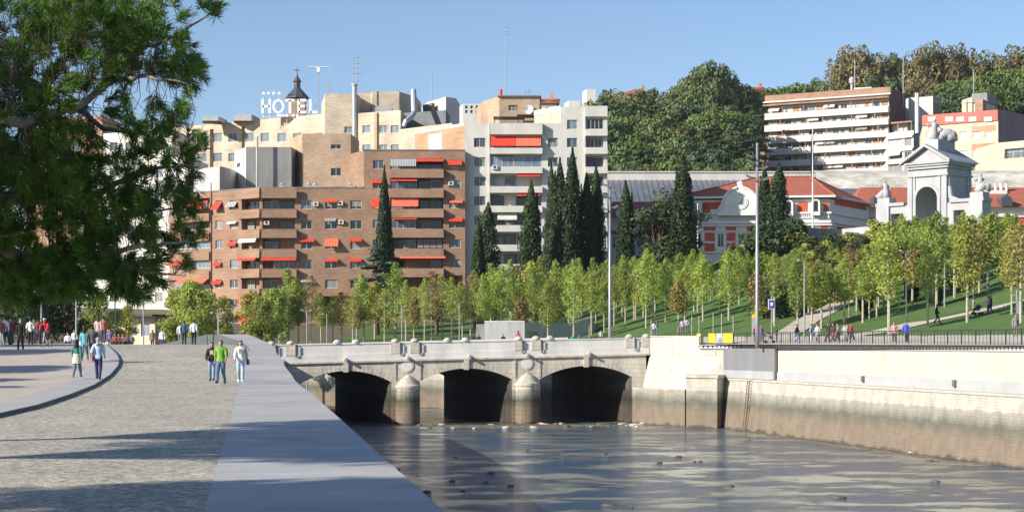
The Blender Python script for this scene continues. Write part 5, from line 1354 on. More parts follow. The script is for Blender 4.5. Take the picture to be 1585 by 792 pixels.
# red panels between, thin and proud
mb = MB()
def rp(f, a, b, y0, y1, n=.05): o = row(f, a, b, y0, y1); f.box(mb, *o, 0, n)
for a, b in ((1090,1102),(1173,1228),(1236,1252),(1276,1284)): rp(sm_, a, b, 313, 328)
rp(sm_, 1090, 1124, 311, 322); rp(sm_, 1062, 1078, 313, 328)
for a, b in ((1062,1075),(1092,1110),(1126,1142),(1158,1172),(1188,1200),(1216,1232),(1248,1257),(1272,1283)): rp(sm_, a, b, 350, 356); rp(sm_, a+1, b-1, 359, 372); rp(sm_, a+1, b-1, 375, 388)
rp(ss, 1290, 1320, 309, 322); rp(ss, 1292,1320,348,400)
build_each(mb, 'red_panel', M['station_red'], stn)
mb = MB()
for y0, y1, n in ((306,303,1.0),(331,328,.35),(345,341,.3),(349,347,.45),(357,355.5,.2),(391,388,.3)):
    for f in (sm_, ss): f.box(mb, -.2, f.L+ (n if f is ss else n-.05), zy(y0), zy(y1), .01, n)
mb.build('cornice', M['station_white'], stn)
mb = MB(); n = 70
for k in range(n): u = sm_.L*(k+.5)/n; sm_.box(mb, u-.09, u+.09, zy(336), zy(331.5), .01, .2)
sm_.box(mb, 0, sm_.L, zy(337.5), zy(336.1), .01, .25); mb.build('balustrade', M['station_white'], stn)
# roof
mb = MB(); x0 = sm_.A.x-.9; x1 = sm_.B.x+1.0; xe = X_(1326,302)
rz = Z_(273, 296)
mb.add([(x0,D0-1,z_e),(x1,D0-1,z_e),(xe,303,z_e),(xe-2,314,z_e),(x0,314,z_e),(X_(1160,297),297,rz),(X_(1240,297),297,rz)], [(0,1,6,5),(1,2,6),(2,3,6),(3,4,5,6),(4,0,5),(4,3,2,1,0)])
mb.build('roof', M['tile'], stn)
mb = MB()
for a, b in (((x1,D0-1,z_e),(X_(1240,297),297,rz)),((X_(1240,297),297,rz),(xe,303,z_e)),((X_(1160,297),297,rz),(X_(1240,297),297,rz)),((x0,D0-1,z_e),(X_(1160,297),297,rz))): mb.tube([Vector(a)+Vector((0,0,.08)),Vector(b)+Vector((0,0,.08))], .12, 5)
mb.build('ridge_tiles', M['tile'], stn)
# arched dormer surrounds
def dormer(f, px, y0, y1, w, n0=.5):
    mb = MB(); u = f.u(px); wv = w*D0/F; z0, z1 = zy(y1), zy(y0); s = z1-wv*.75
    pts = [(u-wv, z0), (u+wv, z0), (u+wv, s)] + [(u+wv*math.cos(t*math.pi/10), s+wv*.75*math.sin(t*math.pi/10)) for t in range(1,10)] + [(u-wv, s)]
    P = [f.P(a, b, n0) for a, b in pts] + [f.P(a, b, 0) for a, b in pts]; k = len(pts)
    mb.add(P, [tuple(range(k))] + [(i, k+i, k+(i+1) % k, (i+1) % k) for i in range(k)]); o = mb.build('dormer', M['station_white'], stn)
    p = MB(); g = wv*.5; pts = [(u-g, z0+.6), (u+g, z0+.6), (u+g, s)] + [(u+g*math.cos(t*math.pi/8), s+g*.8*math.sin(t*math.pi/8)) for t in range(1,8)] + [(u-g, s)]
    p.add([f.P(a, b, n0+.02) for a, b in pts], [tuple(range(len(pts)))]); p.build('pane', M['glass_dark'], o)
dormer(sm_, 1082, 312, 336, 6.5, 1.15); dormer(sm_, 1223, 310, 334, 6.5, 1.15); dormer(sm_, 1264, 309, 334, 6.5, 1.15); 
# clock gable: curved outline
gc = sm_.u(1148.5); sc_ = D0/F
half = [(34,333),(34,326),(31,325),(30,318),(27,315),(25,309),(27,304),(23,301),(19,297),(14,293),(9,291),(5,290),(4,286),(0,283)]
pts = [(gc-a*sc_, zy(y)) for a, y in half] + [(gc+a*sc_, zy(y)) for a, y in half[-2::-1]]
mb = MB(); k = len(pts); P = [sm_.P(a, b, 1.3) for a, b in pts] + [sm_.P(a, b, .1) for a, b in pts]
mb.add(P, [tuple(range(k)), tuple(range(2*k-1, k-1, -1))] + [(i, (i+1) % k, k+(i+1) % k, k+i) for i in range(k)]); gb = mb.build('clock_gable', M['station_white'], stn)
mb = MB()
for s in (-1, 1):
    c = [(s*a, y) for a, y in ((34,325),(29,317),(26,311),(24,303),(18,297),(12,293),(5,290))]
    mb.tube([sm_.P(gc+a*sc_, zy(y), 1.35) for a, y in c], .22, 6)
mb.sphere(sm_.P(gc, zy(283.5), .8), (.55,.4,.45), 8); mb.build('scroll_moulding', M['station_white'], gb)
def disc(par, f, u, z, r, n, th, m, name, rim=False):
    mb = MB(); N = 24; ring = [(u+r*math.cos(2*math.pi*i/N), z+r*math.sin(2*math.pi*i/N)) for i in range(N)]
    P = [f.P(a, b, n+th) for a, b in ring] + [f.P(a, b, n) for a, b in ring]; mb.add(P, [tuple(range(N))] + [(i, N+i, N+(i+1) % N, (i+1) % N) for i in range(N)]); return mb.build(name, m, par)
disc(gb, sm_, gc+.1, zy(313), 1.1, 1.3, .14, M['station_white'], 'clock_rim'); ck = disc(gb, sm_, gc+.1, zy(313), .88, 1.445, .03, M['white'], 'clock_face')
mb = MB()
for an, ln in ((60, .65), (200, .45)):
    mb.tube([sm_.P(gc+.1, zy(313), 1.5), sm_.P(gc+.1+ln*math.cos(R(an)), zy(313)+ln*math.sin(R(an)), 1.5)], .05, 4)
for h in range(12): a = h*math.pi/6; mb.tube([sm_.P(gc+.1+.7*math.cos(a), zy(313)+.7*math.sin(a), 1.49), sm_.P(gc+.1+.82*math.cos(a), zy(313)+.82*math.sin(a), 1.49)], .03, 4)
mb.build('clock_hands', M['black'], gb)
stn.rotation_euler = (0, 0, R(-8)); stn.location = (stn.location.x, stn.location.y + 2.5, 0)
# wings
wR = Fac(1318, 303, 1700, 303)
t = thing('station_wing', 'long low station wing with red tile roof and white cornice, behind the gate', 'station', (wR.A.x, 303, 0))
ops = [];
for k in range(22): u = wR.L*(k+.5)/22; ops.append((u-.55, u+.55, Z_(368,303), Z_(348,303), .3))
block(t, 'wall', [wR], 14, 14, Z_(322,303), 'station_white', (ops,), rim=.2)
for o in ops: window(t, wR, *o[:4], -.2, pane='glass_dark', frame='frame_white', mull=1, r=rr_, fw=.12)
mb = MB()
wR.box(mb, 0, wR.L, Z_(347,303), Z_(337,303), 0, .05)
for k in range(23): u = wR.L*k/22; wR.box(mb, max(0,u-.75), min(wR.L,u+.75), Z_(368,303), Z_(349,303), 0, .05)
build_each(mb, 'red_panel', M['station_red'], t)
mb = MB(); wR.box(mb, 0, wR.L, Z_(336,303), Z_(334,303), 0, .3); wR.box(mb, 0, wR.L, Z_(324,303), Z_(321,303), 0, .6); mb.build('cornice', M['station_white'], t)
mb = MB(); mb.add([(wR.A.x+.1,302,Z_(321,303)),(wR.B.x,302,Z_(321,303)),(wR.B.x,311,Z_(290,311)),(wR.A.x+3,311,Z_(290,311)),(wR.B.x,320,Z_(321,303)),(wR.A.x+.1,320,Z_(321,303))], [(0,1,2,3),(3,2,4,5),(0,3,5)]); mb.build('roof', M['tile'], t)
mb = MB(); x = X_(1364,303); mb.lathe((0,0,0), [(0,0)], 4) if 0 else None
for px in (1362, 1470, 1560):
    dm = MB(); x = X_(px,301); z = Z_(319,301); dm.add([(x-.9,301.5,z),(x+.9,301.5,z),(x+.9,301.5,z+1.3),(x,301.5,z+2.1),(x-.9,301.5,z+1.3),(x-.9,306,z+1.3),(x+.9,306,z+1.3),(x,306,z+2.1)], [(0,1,2,3,4),(2,6,7,3),(3,7,5,4),(0,4,5),(1,6,2)]); d = dm.build('dormer', M['slate'], t)
cb = MB(); x = X_(1542,309); cb.box(x-2.4,x+1.6,308,310,Z_(305,309),Z_(295,309)); 
for k in range(5): cb.lathe((x-2+k*.95,309,Z_(295,309)), [(.25,0),(.25,1.1),(.32,1.2),(0,1.25)], 8)
cb.build('chimney_stack', M['station_white'], t)
wL = Fac(925, 300, 1058, 300)
t = thing('station_wing', 'low station wing with red roof seen between the cypresses', 'station', (wL.A.x, 300, 0))
ops = [(wL.L*(k+.5)/7-.6, wL.L*(k+.5)/7+.6, Z_(384,300), Z_(366,300), .3) for k in range(7)]
block(t, 'wall', [wL], 14, 14, Z_(340,300), 'station_white', (ops,), rim=.2)
for o in ops: window(t, wL, *o[:4], -.2, pane='glass_dark', mull=1, r=rr_, fw=.12)
mb = MB(); wL.box(mb, 0, wL.L, Z_(363,300), Z_(357,300), 0, .05); mb.build('red_panel', M['station_red'], t)
mb = MB(); wL.box(mb, -.3, wL.L, Z_(341,300), Z_(338,300), 0, .6); wL.box(mb, -.3, wL.L, Z_(356,300), Z_(354,300), 0, .3); mb.build('cornice', M['station_white'], t)
mb = MB(); mb.add([(wL.A.x-.5,299,Z_(338,300)),(wL.B.x,299,Z_(338,300)),(wL.B.x,308,Z_(312,308)),(wL.A.x+3,308,Z_(312,308)),(wL.B.x,317,Z_(338,300)),(wL.A.x-.5,317,Z_(338,300))], [(0,1,2,3),(3,2,4,5),(0,3,5)]); mb.build('roof', M['tile'], t)
for px in (962, 1000, 1038):
    dm = MB(); x = X_(px,298.6); z = Z_(337,299); dm.add([(x-.8,299.5,z),(x+.8,299.5,z),(x+.8,299.5,z+1.2),(x,299.5,z+2.0),(x-.8,299.5,z+1.2),(x-.8,304,z+1.2),(x+.8,304,z+1.2),(x,304,z+2.0)], [(0,1,2,3,4),(2,6,7,3),(3,7,5,4),(0,4,5),(1,6,2)]); dm.build('dormer', M['station_white'], t)
# low walls and parapet in front of the station
gw = Fac(1237, 236, 1303, 240); gw2 = Fac(1303, 240, 1350, 234)
t = thing('screen_wall', 'grey concrete screen wall with a shaded left half below the station', 'wall', (gw.A.x, 236, 18))
mb = MB(); gw.box(mb, 0, gw.L, 17, Z_(353,238), -.4, 0); mb.build('left_wing', M['concrete_dark'], t); mb = MB(); gw2.box(mb, .02, gw2.L, 17, Z_(352,237), -.4, 0); mb.build('right_wing', M['concrete'], t)  # shade on the left half painted in with darker concrete
mb = MB(); gw.box(mb, -.5, -.02, 16, Z_(354,236), -.5, .3); mb.build('end_post', M['white'], t)
fn = Fac(1256,226,1290,226); t = thing('railing', 'short pale railing in front of the shaded screen wall', 'railing', (fn.A.x,226,18)); mb = MB()
for k in range(18): u = fn.L*k/17; mb.tube([fn.P(u, Z_(391,226)), fn.P(u, Z_(378,226))], .05, 4)
mb.tube([fn.P(0, Z_(378,226)), fn.P(fn.L, Z_(378,226))], .06, 4); mb.build('bars', M['white'], t); mb = MB(); fn.box(mb, -.5, fn.L+.5, 15, Z_(391,226), -.3, .1); mb.build('base', M['concrete'], t)

# ======================================================= stone gate
M['gate_stone'] = mat('gate_granite', (.40,.405,.415), .85, .07, .8, .15, 8, world=True, stretch=(1,1,.4))
M['gate_dark'] = mat('gate_lead_roof', (.30,.315,.35), .7, .1, .8, world=True)
DG = 250.0; th = R(45)
gt = Vector((math.cos(th), -math.sin(th))); gn = Vector((-math.sin(th), -math.cos(th)))
near = Vector((X_(1466, DG), DG))          # near corner (right edge of the front)
g = thing('stone_gate', 'grey stone city gate with arched opening, pediment roof and statues', 'gate', (near.x, near.y, 19))
GB = 19.2
WF = 6.3; DP = 6.4
class GF(Fac):
    def __init__(s, A, d, L, n): s.A = A; s.d = d; s.L = L; s.B = A+d*L; s.n = n
front = GF(near - gt*WF, gt, WF, gn)
gback = -gn
side = GF(near.copy(), gback, DP, gt)
zc = Z_(255, DG)      # cornice
zeav = Z_(246, DG)
# front wall with round arch: build columns of quads
def archwall(mb, f, L, z0, z1, ac, aw_, asp, depth):
    N = 16; xs = [0] + [ac-aw_*math.cos(math.pi*i/N) for i in range(N+1)] + [L]
    for a, b in zip(xs, xs[1:]):
        def za(u): 
            d = (u-ac)/aw_; return asp + aw_*math.sqrt(max(0, 1-d*d)) if abs(d) <= 1.0001 else z0
        if a >= ac-aw_-1e-6 and b <= ac+aw_+1e-6:
            mb.quad(f.P(a,za(a)), f.P(b,za(b)), f.P(b,z1), f.P(a,z1)); mb.quad(f.P(a,za(a)), f.P(a,za(a),-depth), f.P(b,za(b),-depth), f.P(b,za(b)))
        else: mb.quad(f.P(a,z0), f.P(b,z0), f.P(b,z1), f.P(a,z1))
    for u in (ac-aw_, ac+aw_): mb.quad(f.P(u,z0), f.P(u,z0,-depth), f.P(u,asp,-depth), f.P(u,asp))
ac, aw_ = WF*.49, 1.7; asp = Z_(306, DG)
mb = MB(); archwall(mb, front, WF, 12, zc, ac, aw_, asp, DP)
bk = GF(front.A - gn*DP, gt, WF, -gn); archwall(mb, bk, WF, 12, zc, ac, aw_, asp, 0)
for s_ in (0, WF):
    a = front.P(s_, 12); b = front.P(s_, 12, -DP); mb.quad(a, b, b+Vector((0,0,zc-12)), a+Vector((0,0,zc-12)))
mb.build('body', M['gate_stone'], g)
mb = MB()
for i in range(16):    # archivolt
    t0, t1 = math.pi*i/16, math.pi*(i+1)/16; P = []
    for n_ in (.18, 0):
        for rr, tt in ((aw_+.02,t0),(aw_+.45,t0),(aw_+.45,t1),(aw_+.02,t1)): P.append(front.P(ac-rr*math.cos(tt), asp+rr*math.sin(tt), n_))
    mb.add(P, [(0,1,2,3),(4,7,6,5),(1,5,6,2),(0,3,7,4)])
for s in (-1, 1): front.box(mb, ac+s*(aw_+.24)-.22, ac+s*(aw_+.24)+.22, 12, asp-.01, .0, .18)
mb.build('archivolt', M['gate_stone'], g)
mb = MB()
for a, b in ((0.02,.75),(WF-.75,WF-.02),(.95,1.25),(WF-1.3,WF-1.0)):
    front.box(mb, a, b, 12, zc-1.4, .0, .16); 
for a, b in ((.3,1.3),(DP-1.3,DP-.3)): side.box(mb, a, b, 12, zc-1.4, .0, .16)
build_each(mb, 'pilaster', M['gate_stone'], g)
mb = MB()
for f, L_, e in ((front, WF, 1), (side, DP, 0)):
    for z0, z1, n_ in ((zc-1.4, zc-1.15, .3), (zc-.35, zc-.1, .35), (zc, zc+.3, .6), (zc+.3, zc+.55, .85)):
        f.box(mb, -.0 if e else -n_+.01, L_+ (n_ if e else 0), z0, z1, .01, n_ - (0 if e else .004))
build_each(mb, 'cornice', M['gate_stone'], g)
za = Z_(220, DG)-.2; ov = .85
mb = MB(); fr0 = front.P(-ov, zc+.56, ov); fr1 = front.P(WF+ov, zc+.56, ov); fa = front.P(WF/2, za, ov); b0 = front.P(-ov, zc+.56, -DP-ov); b1 = front.P(WF+ov, zc+.56, -DP-ov); ba = front.P(WF/2, za, -DP-ov)
mb.add([fr0,fr1,fa,b0,b1,ba], [(1,4,5,2),(0,2,5,3),(0,3,4,1)]); 
for a, b, c, d in ((fr1,b1,ba,fa),(fr0,fa,ba,b0)): pass
mb.build('roof', M['gate_dark'], g)
mb = MB(); w0 = front.P(-ov+.75, zc+.57, .05); w1 = front.P(WF+ov-.75, zc+.57, .05); wa = front.P(WF/2, za-.35, .05); v0, v1, va = front.P(-ov+.3,zc+.57,-DP-.3), front.P(WF+ov-.3,zc+.57,-DP-.3), front.P(WF/2,za-.2,-DP-.3)
mb.add([w0,w1,wa,v0,v1,va], [(0,1,2),(3,5,4)])
for p, q in ((fr0,fa),(fr1,fa)):
    d_ = (q-p)/2; mb.obox((p+q)/2+Vector((0,0,-.02)) - gn.to_3d()*.4, d_, gn.to_3d()*.42, (0,0,.2))
mb.build('pediment', M['gate_stone'], g)
mb = MB(); c = front.P(WF/2, za, -DP/2)
mb.obox(c+Vector((0,0,.1)), gt.to_3d()*1.1, gn.to_3d()*2.2, (0,0,.8)); mb.build('statue_plinth', M['gate_stone'], g)
def figure(par, base, h, lean=0, name='statue', wing=False):
    mb = MB(); b = Vector(base)
    mb.tube([b, b+Vector((0,0,h*.35)), b+Vector((lean*.3,0,h*.6)), b+Vector((lean*.5,0,h*.78)), b+Vector((lean*.6,0,h*.86))], [h*.24,h*.2,h*.15,h*.16,h*.06], 8)
    mb.sphere(b+Vector((lean*.62,0,h*.94)), h*.08, 8)
    mb.tube([b+Vector((lean*.5-h*.1,0,h*.75)), b+Vector((lean*.5-h*.3,-.1,h*.6)), b+Vector((lean*.5-h*.38,-.1,h*.8))], [h*.05,h*.045,h*.03], 6)
    mb.tube([b+Vector((lean*.5+h*.1,0,h*.75)), b+Vector((lean*.5+h*.28,-.1,h*.55)), b+Vector((lean*.5+h*.3,-.2,h*.4))], [h*.05,h*.045,h*.03], 6)
    return mb.build(name, M['gate_stone'], par, smooth=True)
figure(g, c+Vector((-.9,-.3,.9)), 3.0, .2); figure(g, c+Vector((.7,.2,.9)), 1.7, -.4); 
mb = MB()
mb.tube([c+Vector((-.2,0,1.2)), c+Vector((.6,0,1.9)), c+Vector((1.4,0,1.9)), c+Vector((2.1,0,1.2)), c+Vector((2.3,0,.8))], [.6,.75,.7,.55,.3], 8)
mb.sphere(c+Vector((1.6,-.2,1.6)), (.9,.5,.8), 8); mb.sphere(c+Vector((0,-.4,1.2)), (.6,.4,.5), 8); mb.build('trophy', M['gate_stone'], g, smooth=True)
# wings with side doors
for s, A0 in ((1, near.copy()), (-1, front.A.copy())):
    Lw = 5.6 if s > 0 else 5.0
    f = GF(A0 if s > 0 else A0 - gt*Lw, gt, Lw, gn); zt_ = Z_(314, DG)
    ops = [(1.0, 2.7, 12, Z_(326,DG), 1.4)] if s > 0 else [(2.2, 3.9, 12, Z_(326,DG), 1.4)]
    mb = MB(); wall(mb, f, 0, f.L, 12, zt_, ops)
    a, b = f.P(0,12,-2), f.P(f.L,12,-2); up = Vector((0,0,zt_-12)); mb.quad(a,b,b+up,a+up); mb.quad(f.P(0,12),a,a+up,f.P(0,zt_)); mb.quad(f.P(f.L,12),b,b+up,f.P(f.L,zt_)); mb.quad(f.P(0,zt_),f.P(f.L,zt_),b+up,a+up)
    wgo = mb.build('wing_wall', M['gate_stone'], g)
    mb = MB(); f.box(mb, -.2 if s < 0 else .5, f.L+.2 if s > 0 else f.L-.5, zt_+.002, zt_+.45, -2.1, .3); mb.build('wing_cornice', M['gate_stone'], g)
    u = f.L-1.0 if s > 0 else 1.0; mb = MB(); f.box(mb, u-1.05, u+1.05, 12, zt_+.2, .002, .35); f.box(mb, u-1.0, u+1.0, zt_+.46, Z_(300,DG), -1.6, .1); mb.build('pylon', M['gate_stone'], g)
    figure(g, f.P(u, Z_(300,DG), -.7), 2.5, .3*s, 'statue')
    mb = MB(); p = f.P(u+.5*s, Z_(300,DG), -.7)
    mb.tube([p+Vector((-.8*1,0,0)), p+Vector((.1,0,.9)), p+Vector((1.1,0,.2))], [.5,.6,.25], 8); mb.sphere(p+Vector((.6,-.2,.7)), (.5,.3,.6), 8); mb.build('trophy', M['gate_stone'], g, smooth=True)
# scroll between side wall and wing
mb = MB(); pts = [side.P(.4, Z_(288,DG), .1), side.P(.4, Z_(305,DG), .35), side.P(.4, Z_(309,DG), .9), side.P(.4, Z_(312,DG), 1.8)]; mb.tube(pts, [.3,.35,.4,.3], 8); mb.build('volute', M['gate_stone'], g)

# ======================================================= concrete pavilion behind the bridge
p0, p1, p2 = Fac(737, 214, 750, 211.5), Fac(750, 211.5, 812, 211.5), Fac(812, 211.5, 918, 217)
t = thing('concrete_pavilion', 'long low board-marked concrete kiosk behind the bridge parapet', 'kiosk', (p0.A.x, 214, 7))
M['boarded'] = mat('board_marked_concrete', (.46,.47,.48), .85, .1, .8, world=True, stretch=(3,3,.3))
mb = MB(); wall(mb, p0, 0, p0.L, 6.5, Z_(501,211), []); mb.build('dark_end', M['concrete_dark'], t)
mb = MB(); wall(mb, p1, 0, p1.L, 6.5, Z_(498,211), []); mb.build('front_wall', M['boarded'], t)
o = (*row(p2, 816, 832, 513, 523), .3)
mb = MB(); wall(mb, p2, 0, p2.L, 6.5, Z_(499,213), [o]); 
back = [p2.B + Vector((1,6)), p0.A + Vector((0,6))]
for a, b in ((p2.B, back[0]), (back[0], back[1]), (back[1], p0.A)): mb.quad((*a,6.5),(*b,6.5),(*b,Z_(499,213)),(*a,Z_(499,213)))
mb.build('side_wall', M['boarded'], t)
mb = MB(); pts = [p0.A, p1.A, p2.A, p2.B] + back; mb.add([(p.x,p.y,Z_(499,213)-.05) for p in pts], [tuple(range(6))]); mb.build('roof', M['concrete'], t)
mb = MB(); q0 = Fac(880,215,918,217); mb.add([q0.P(0,Z_(499,213)), q0.P(q0.L,Z_(499,213)), q0.P(q0.L,Z_(490,216)), q0.P(0,Z_(499,213),-.3), q0.P(q0.L,Z_(499,213),-.3), q0.P(q0.L,Z_(490,216),-.3)], [(0,1,2),(3,5,4),(0,2,5,3),(1,4,5,2)]); mb.build('raised_corner', M['boarded'], t)
mb = MB(); p1.box(mb, 0, p1.L, Z_(498,211)+.002, Z_(498,211)+.12, -.3, .05); mb.build('roof_edge', M['white'], t)

# ======================================================= poles and lamps
def mast(px, D, ytop, zb, label, heads):
    t = thing('lighting_mast', label, 'lighting mast', (X_(px,D), D, zb)); x = X_(px,D); zt_ = Z_(ytop,D)
    mb = MB(); mb.tube([(x,D,zb-.3),(x,D,zb+2),(x,D,zt_)], [.17,.15,.10], 12); mb.build('pole', M['mast'], t, smooth=True)
    for y, dx in heads:
        z = Z_(y,D); mb = MB(); mb.tube([(x,D,z),(x+dx*.5,D-.2,z+.1)], .04, 5); mb.obox((x+dx*.7,D-.3,z+.1), (.24*(1 if dx>0 else -1),0,.1), (0,.16,0), (-.05,0,.1)); mb.build('spotlight', M['mast_dark'], t)
mast(1172, 152, 221, 7.3, 'tall steel lighting mast with spotlights, right of the clock gable', [(244,-1),(252,-1),(262,.8),(276,-1),(279,1)])
mast(944, 178, 286, 7.3, 'tall steel lighting mast with spotlights, between the cypresses', [(288,-.8),(297,.8),(304,-.8),(322,.8),(325,-.8)])
t = thing('flagpole', 'white flagpole with a limp dark blue flag before the station', 'flagpole', (X_(1258,270),270,20)); x = X_(1258,270)
mb = MB(); mb.tube([(x,270,18),(x,270,Z_(199,270))], [.14,.07], 8); mb.sphere((x,270,Z_(199,270)), .14, 6); mb.build('pole', M['white'], t)
mb = MB(); z1_, z0_ = Z_(204,270), Z_(285,270); N = 10
for k in range(N):
    za_, zb_ = lerp(z1_, z0_, k/N), lerp(z1_, z0_, (k+1)/N); w = lambda q: .1+.38*math.sin(math.pi*min(1, q*.9+.08))
    for j in range(4):
        f0, f1 = j/4, (j+1)/4
        mb.quad((x+.1-w(k/N)*f0*1.0, 270-.12*math.sin(j*2.2), za_), (x+.1-w(k/N)*f1, 270-.12*math.sin((j+1)*2.2), za_-.1), (x+.1-w((k+1)/N)*f1, 270-.12*math.sin((j+1)*2.2), zb_-.1), (x+.1-w((k+1)/N)*f0, 270-.12*math.sin(j*2.2), zb_))
mb.build('flag', plain('navy_cloth', (.03,.04,.13), .8), t)
t = thing('flagpole', 'thin white pole in front of the station, left of the clock gable', 'flagpole', (X_(1080,268),268,18)); x = X_(1080,268)
mb = MB(); mb.tube([(x,268,16),(x,268,Z_(317,268))], [.12,.07], 8); mb.build('pole', M['white'], t); mb = MB(); mb.sphere((x,268,Z_(317,268)), .14, 6); mb.build('finial', M['white'], t)

def lamp(px, D, ytop, label, two=False, zb=None, dark=False):
    x = X_(px, D); zb = land_z(x, D) if zb is None else zb; zt_ = Z_(ytop, D)
    t = thing('street_lamp', label, 'street lamp', (x, D, zb)); mt = M['dark_steel'] if dark else M['mast']
    mb = MB(); mb.tube([(x,D,zb-.3),(x,D,zt_)], [.09,.055], 8); mb.build('pole', mt, t)
    t['group'] = 'street lamps along the promenades'
    for s in ((-1,1) if two else (-1,)):
        mb = MB(); mb.tube([(x,D,zt_-.15),(x+.4*s,D-.1,zt_)], .03, 5); mb.sphere((x+.5*s,D-.1,zt_), (.19,.15,.1), 8); mb.build('lamp_head', M['lamp_head'], t)
M['lamp_head'] = plain('lamp_head_grey', (.30,.31,.33), .4)
for px, D, y, two, lb in [(475,205,480,1,'lamp just left of the second cluster of young trees behind the parapet'),(506,212,486,0,'thin lamp behind the parapet, left of the first ball caps'),(622,205,474,1,'double lamp behind the first pair of bridge posts'),(711,205,469,0,'single lamp left of the concrete kiosk'),(728,215,496,0,'short lamp post at the left corner of the kiosk'),(820,222,462,1,'double lamp behind the concrete kiosk'),
    (1245,158,403,0,'lamp right of the blue sign on the right bank'),(1403,160,388,0,'lamp between the white trunks below the stone gate'),(1462,170,404,1,'double lamp right of the walker in black'),(1479,176,425,0,'slim lamp on the lawn left of the twin white trunks'),(1197,185,424,1,'double lamp behind the blue sign'),(1574,150,368,1,'tall lamp at the right edge beside the litter bin'),(1440,195,455,0,'small distant lamp on the lawn'),(1290,200,430,0,'small lamp among the trees right of the screen wall')]:
    lamp(px, D, y, 'grey ' + lb, bool(two))
for px, D, y, two, lb in [(118,150,445,0,'lamp behind the crowd on the left'),(64,150,452,1,'double lamp behind the left crowd near the pine'),(338,150,484,1,'lamp behind the wave of the wall'),(178,175,455,0,'lamp in front of the white building'),(222,185,458,0,'lamp left of the leafy trees on the left bank')]:
    lamp(px, D, y, 'grey ' + lb, bool(two), zb=6.6)
# signs, bin
t = thing('sign', 'small blue sign on a thin post beside the tall mast', 'sign', (X_(1194,160),160,7.3)); x = X_(1194,160)
mb = MB(); mb.tube([(x,160,7.2),(x,160,Z_(458,160))], .04, 6); mb.build('post', M['mast'], t)
mb = MB(); mb.box(x-.3,x+.3,159.9,159.94,Z_(478,160),Z_(463,160)); mb.build('board', M['white'], t); mb = MB(); mb.box(x-.24,x+.24,159.87,159.898,Z_(477,160),Z_(464,160)); mb.build('face', plain('sign_blue', (.07,.06,.28)), t)
mb = MB(); mb.box(x-.1,x+.1,159.85,159.868,Z_(473,160),Z_(468,160)); mb.build('symbol', M['white'], t)
t = thing('info_panel', 'grey information panel with a yellow header near the tall mast', 'panel', (X_(1168,165),165,7.3)); x = X_(1168,165)
mb = MB(); mb.box(x-.25,x+.25,164.9,165.05,7.3,Z_(492,165)); mb.build('board', M['steel'], t); mb = MB(); mb.box(x-.25,x+.25,164.9,165.05,Z_(492,165),Z_(486,165)); mb.build('header', M['yellow'], t)
t = thing('litter_bin', 'dark round litter bin beside the lamp at the right edge', 'bin', (X_(1578,148),148,8.0)); x = X_(1578,148); zb = land_z(x,148)
mb = MB(); mb.lathe((x,148,zb), [(.25,0),(.3,.1),(.32,1.0),(.34,1.02),(.34,1.1),(.2,1.18),(0,1.2)], 12); mb.build('body', M['mast_dark'], t)
# ======================================================= vegetation
def leafblob(mb, c, rx, ry, rz, n, size, r, m=0, shell=.55, squash=.7, droop=0):
    for _ in range(n):
        while True:
            v = Vector((r.uniform(-1,1), r.uniform(-1,1), r.uniform(-1,1)))
            if 1e-3 < v.length < 1: break
        l = v.length; k = lerp(shell, 1, l)
        v = v/l*k*l**.25
        p = Vector((c[0]+v.x*rx, c[1]+v.y*ry, c[2]+v.z*rz))
        nrm = (Vector((v.x/rx, v.y/ry, v.z/rz)).normalized() + Vector((r.uniform(-1,1), r.uniform(-1,1), r.uniform(-1,1)))*squash).normalized()
        a = nrm.orthogonal().normalized(); a.rotate(Matrix.Rotation(r.uniform(0, 6.28), 3, nrm)); b = nrm.cross(a)
        s = size*r.uniform(.6, 1.35)
        mb.add([p-a*s, p-b*s*.6, p+a*s, p+b*s*.6], [(0,1,2,3)], m)
M['bark_pale'] = mat('pale_bark', (.50,.46,.38), .9, .12, 4, c2=(.28,.25,.19))
M['bark'] = mat('brown_bark', (.16,.11,.075), .95, .2, 5, .5, 20, c2=(.07,.05,.035))
LV = {'young': leafmat('plane_leaves', (.36,.44,.09), (.22,.30,.06), 1.0, .4, .018),
      'yellow': leafmat('yellowing_leaves', (.40,.38,.08), (.27,.31,.06), 1.0, .3, .015),
      'brownish': leafmat('autumn_leaves', (.33,.23,.085), (.23,.22,.06), .9, .3, .02),
      'cypress': leafmat('cypress_foliage', (.036,.065,.018), (.013,.026,.011), 1.4, .06, .01),
      'cedar': leafmat('cedar_foliage', (.085,.14,.095), (.04,.075,.055), .7, .06, .01),
      'dark': leafmat('dark_foliage', (.075,.115,.045), (.04,.065,.028), .8, .1, .02),
      'pine': leafmat('stone_pine_foliage', (.13,.19,.045), (.075,.12,.035), .35, .1, .02),
      'hill': leafmat('hill_foliage', (.15,.19,.065), (.085,.12,.045), .3, .12, .04),
      'autumn': leafmat('autumn_plane_foliage', (.22,.175,.07), (.125,.13,.05), .3, .15, .02)}
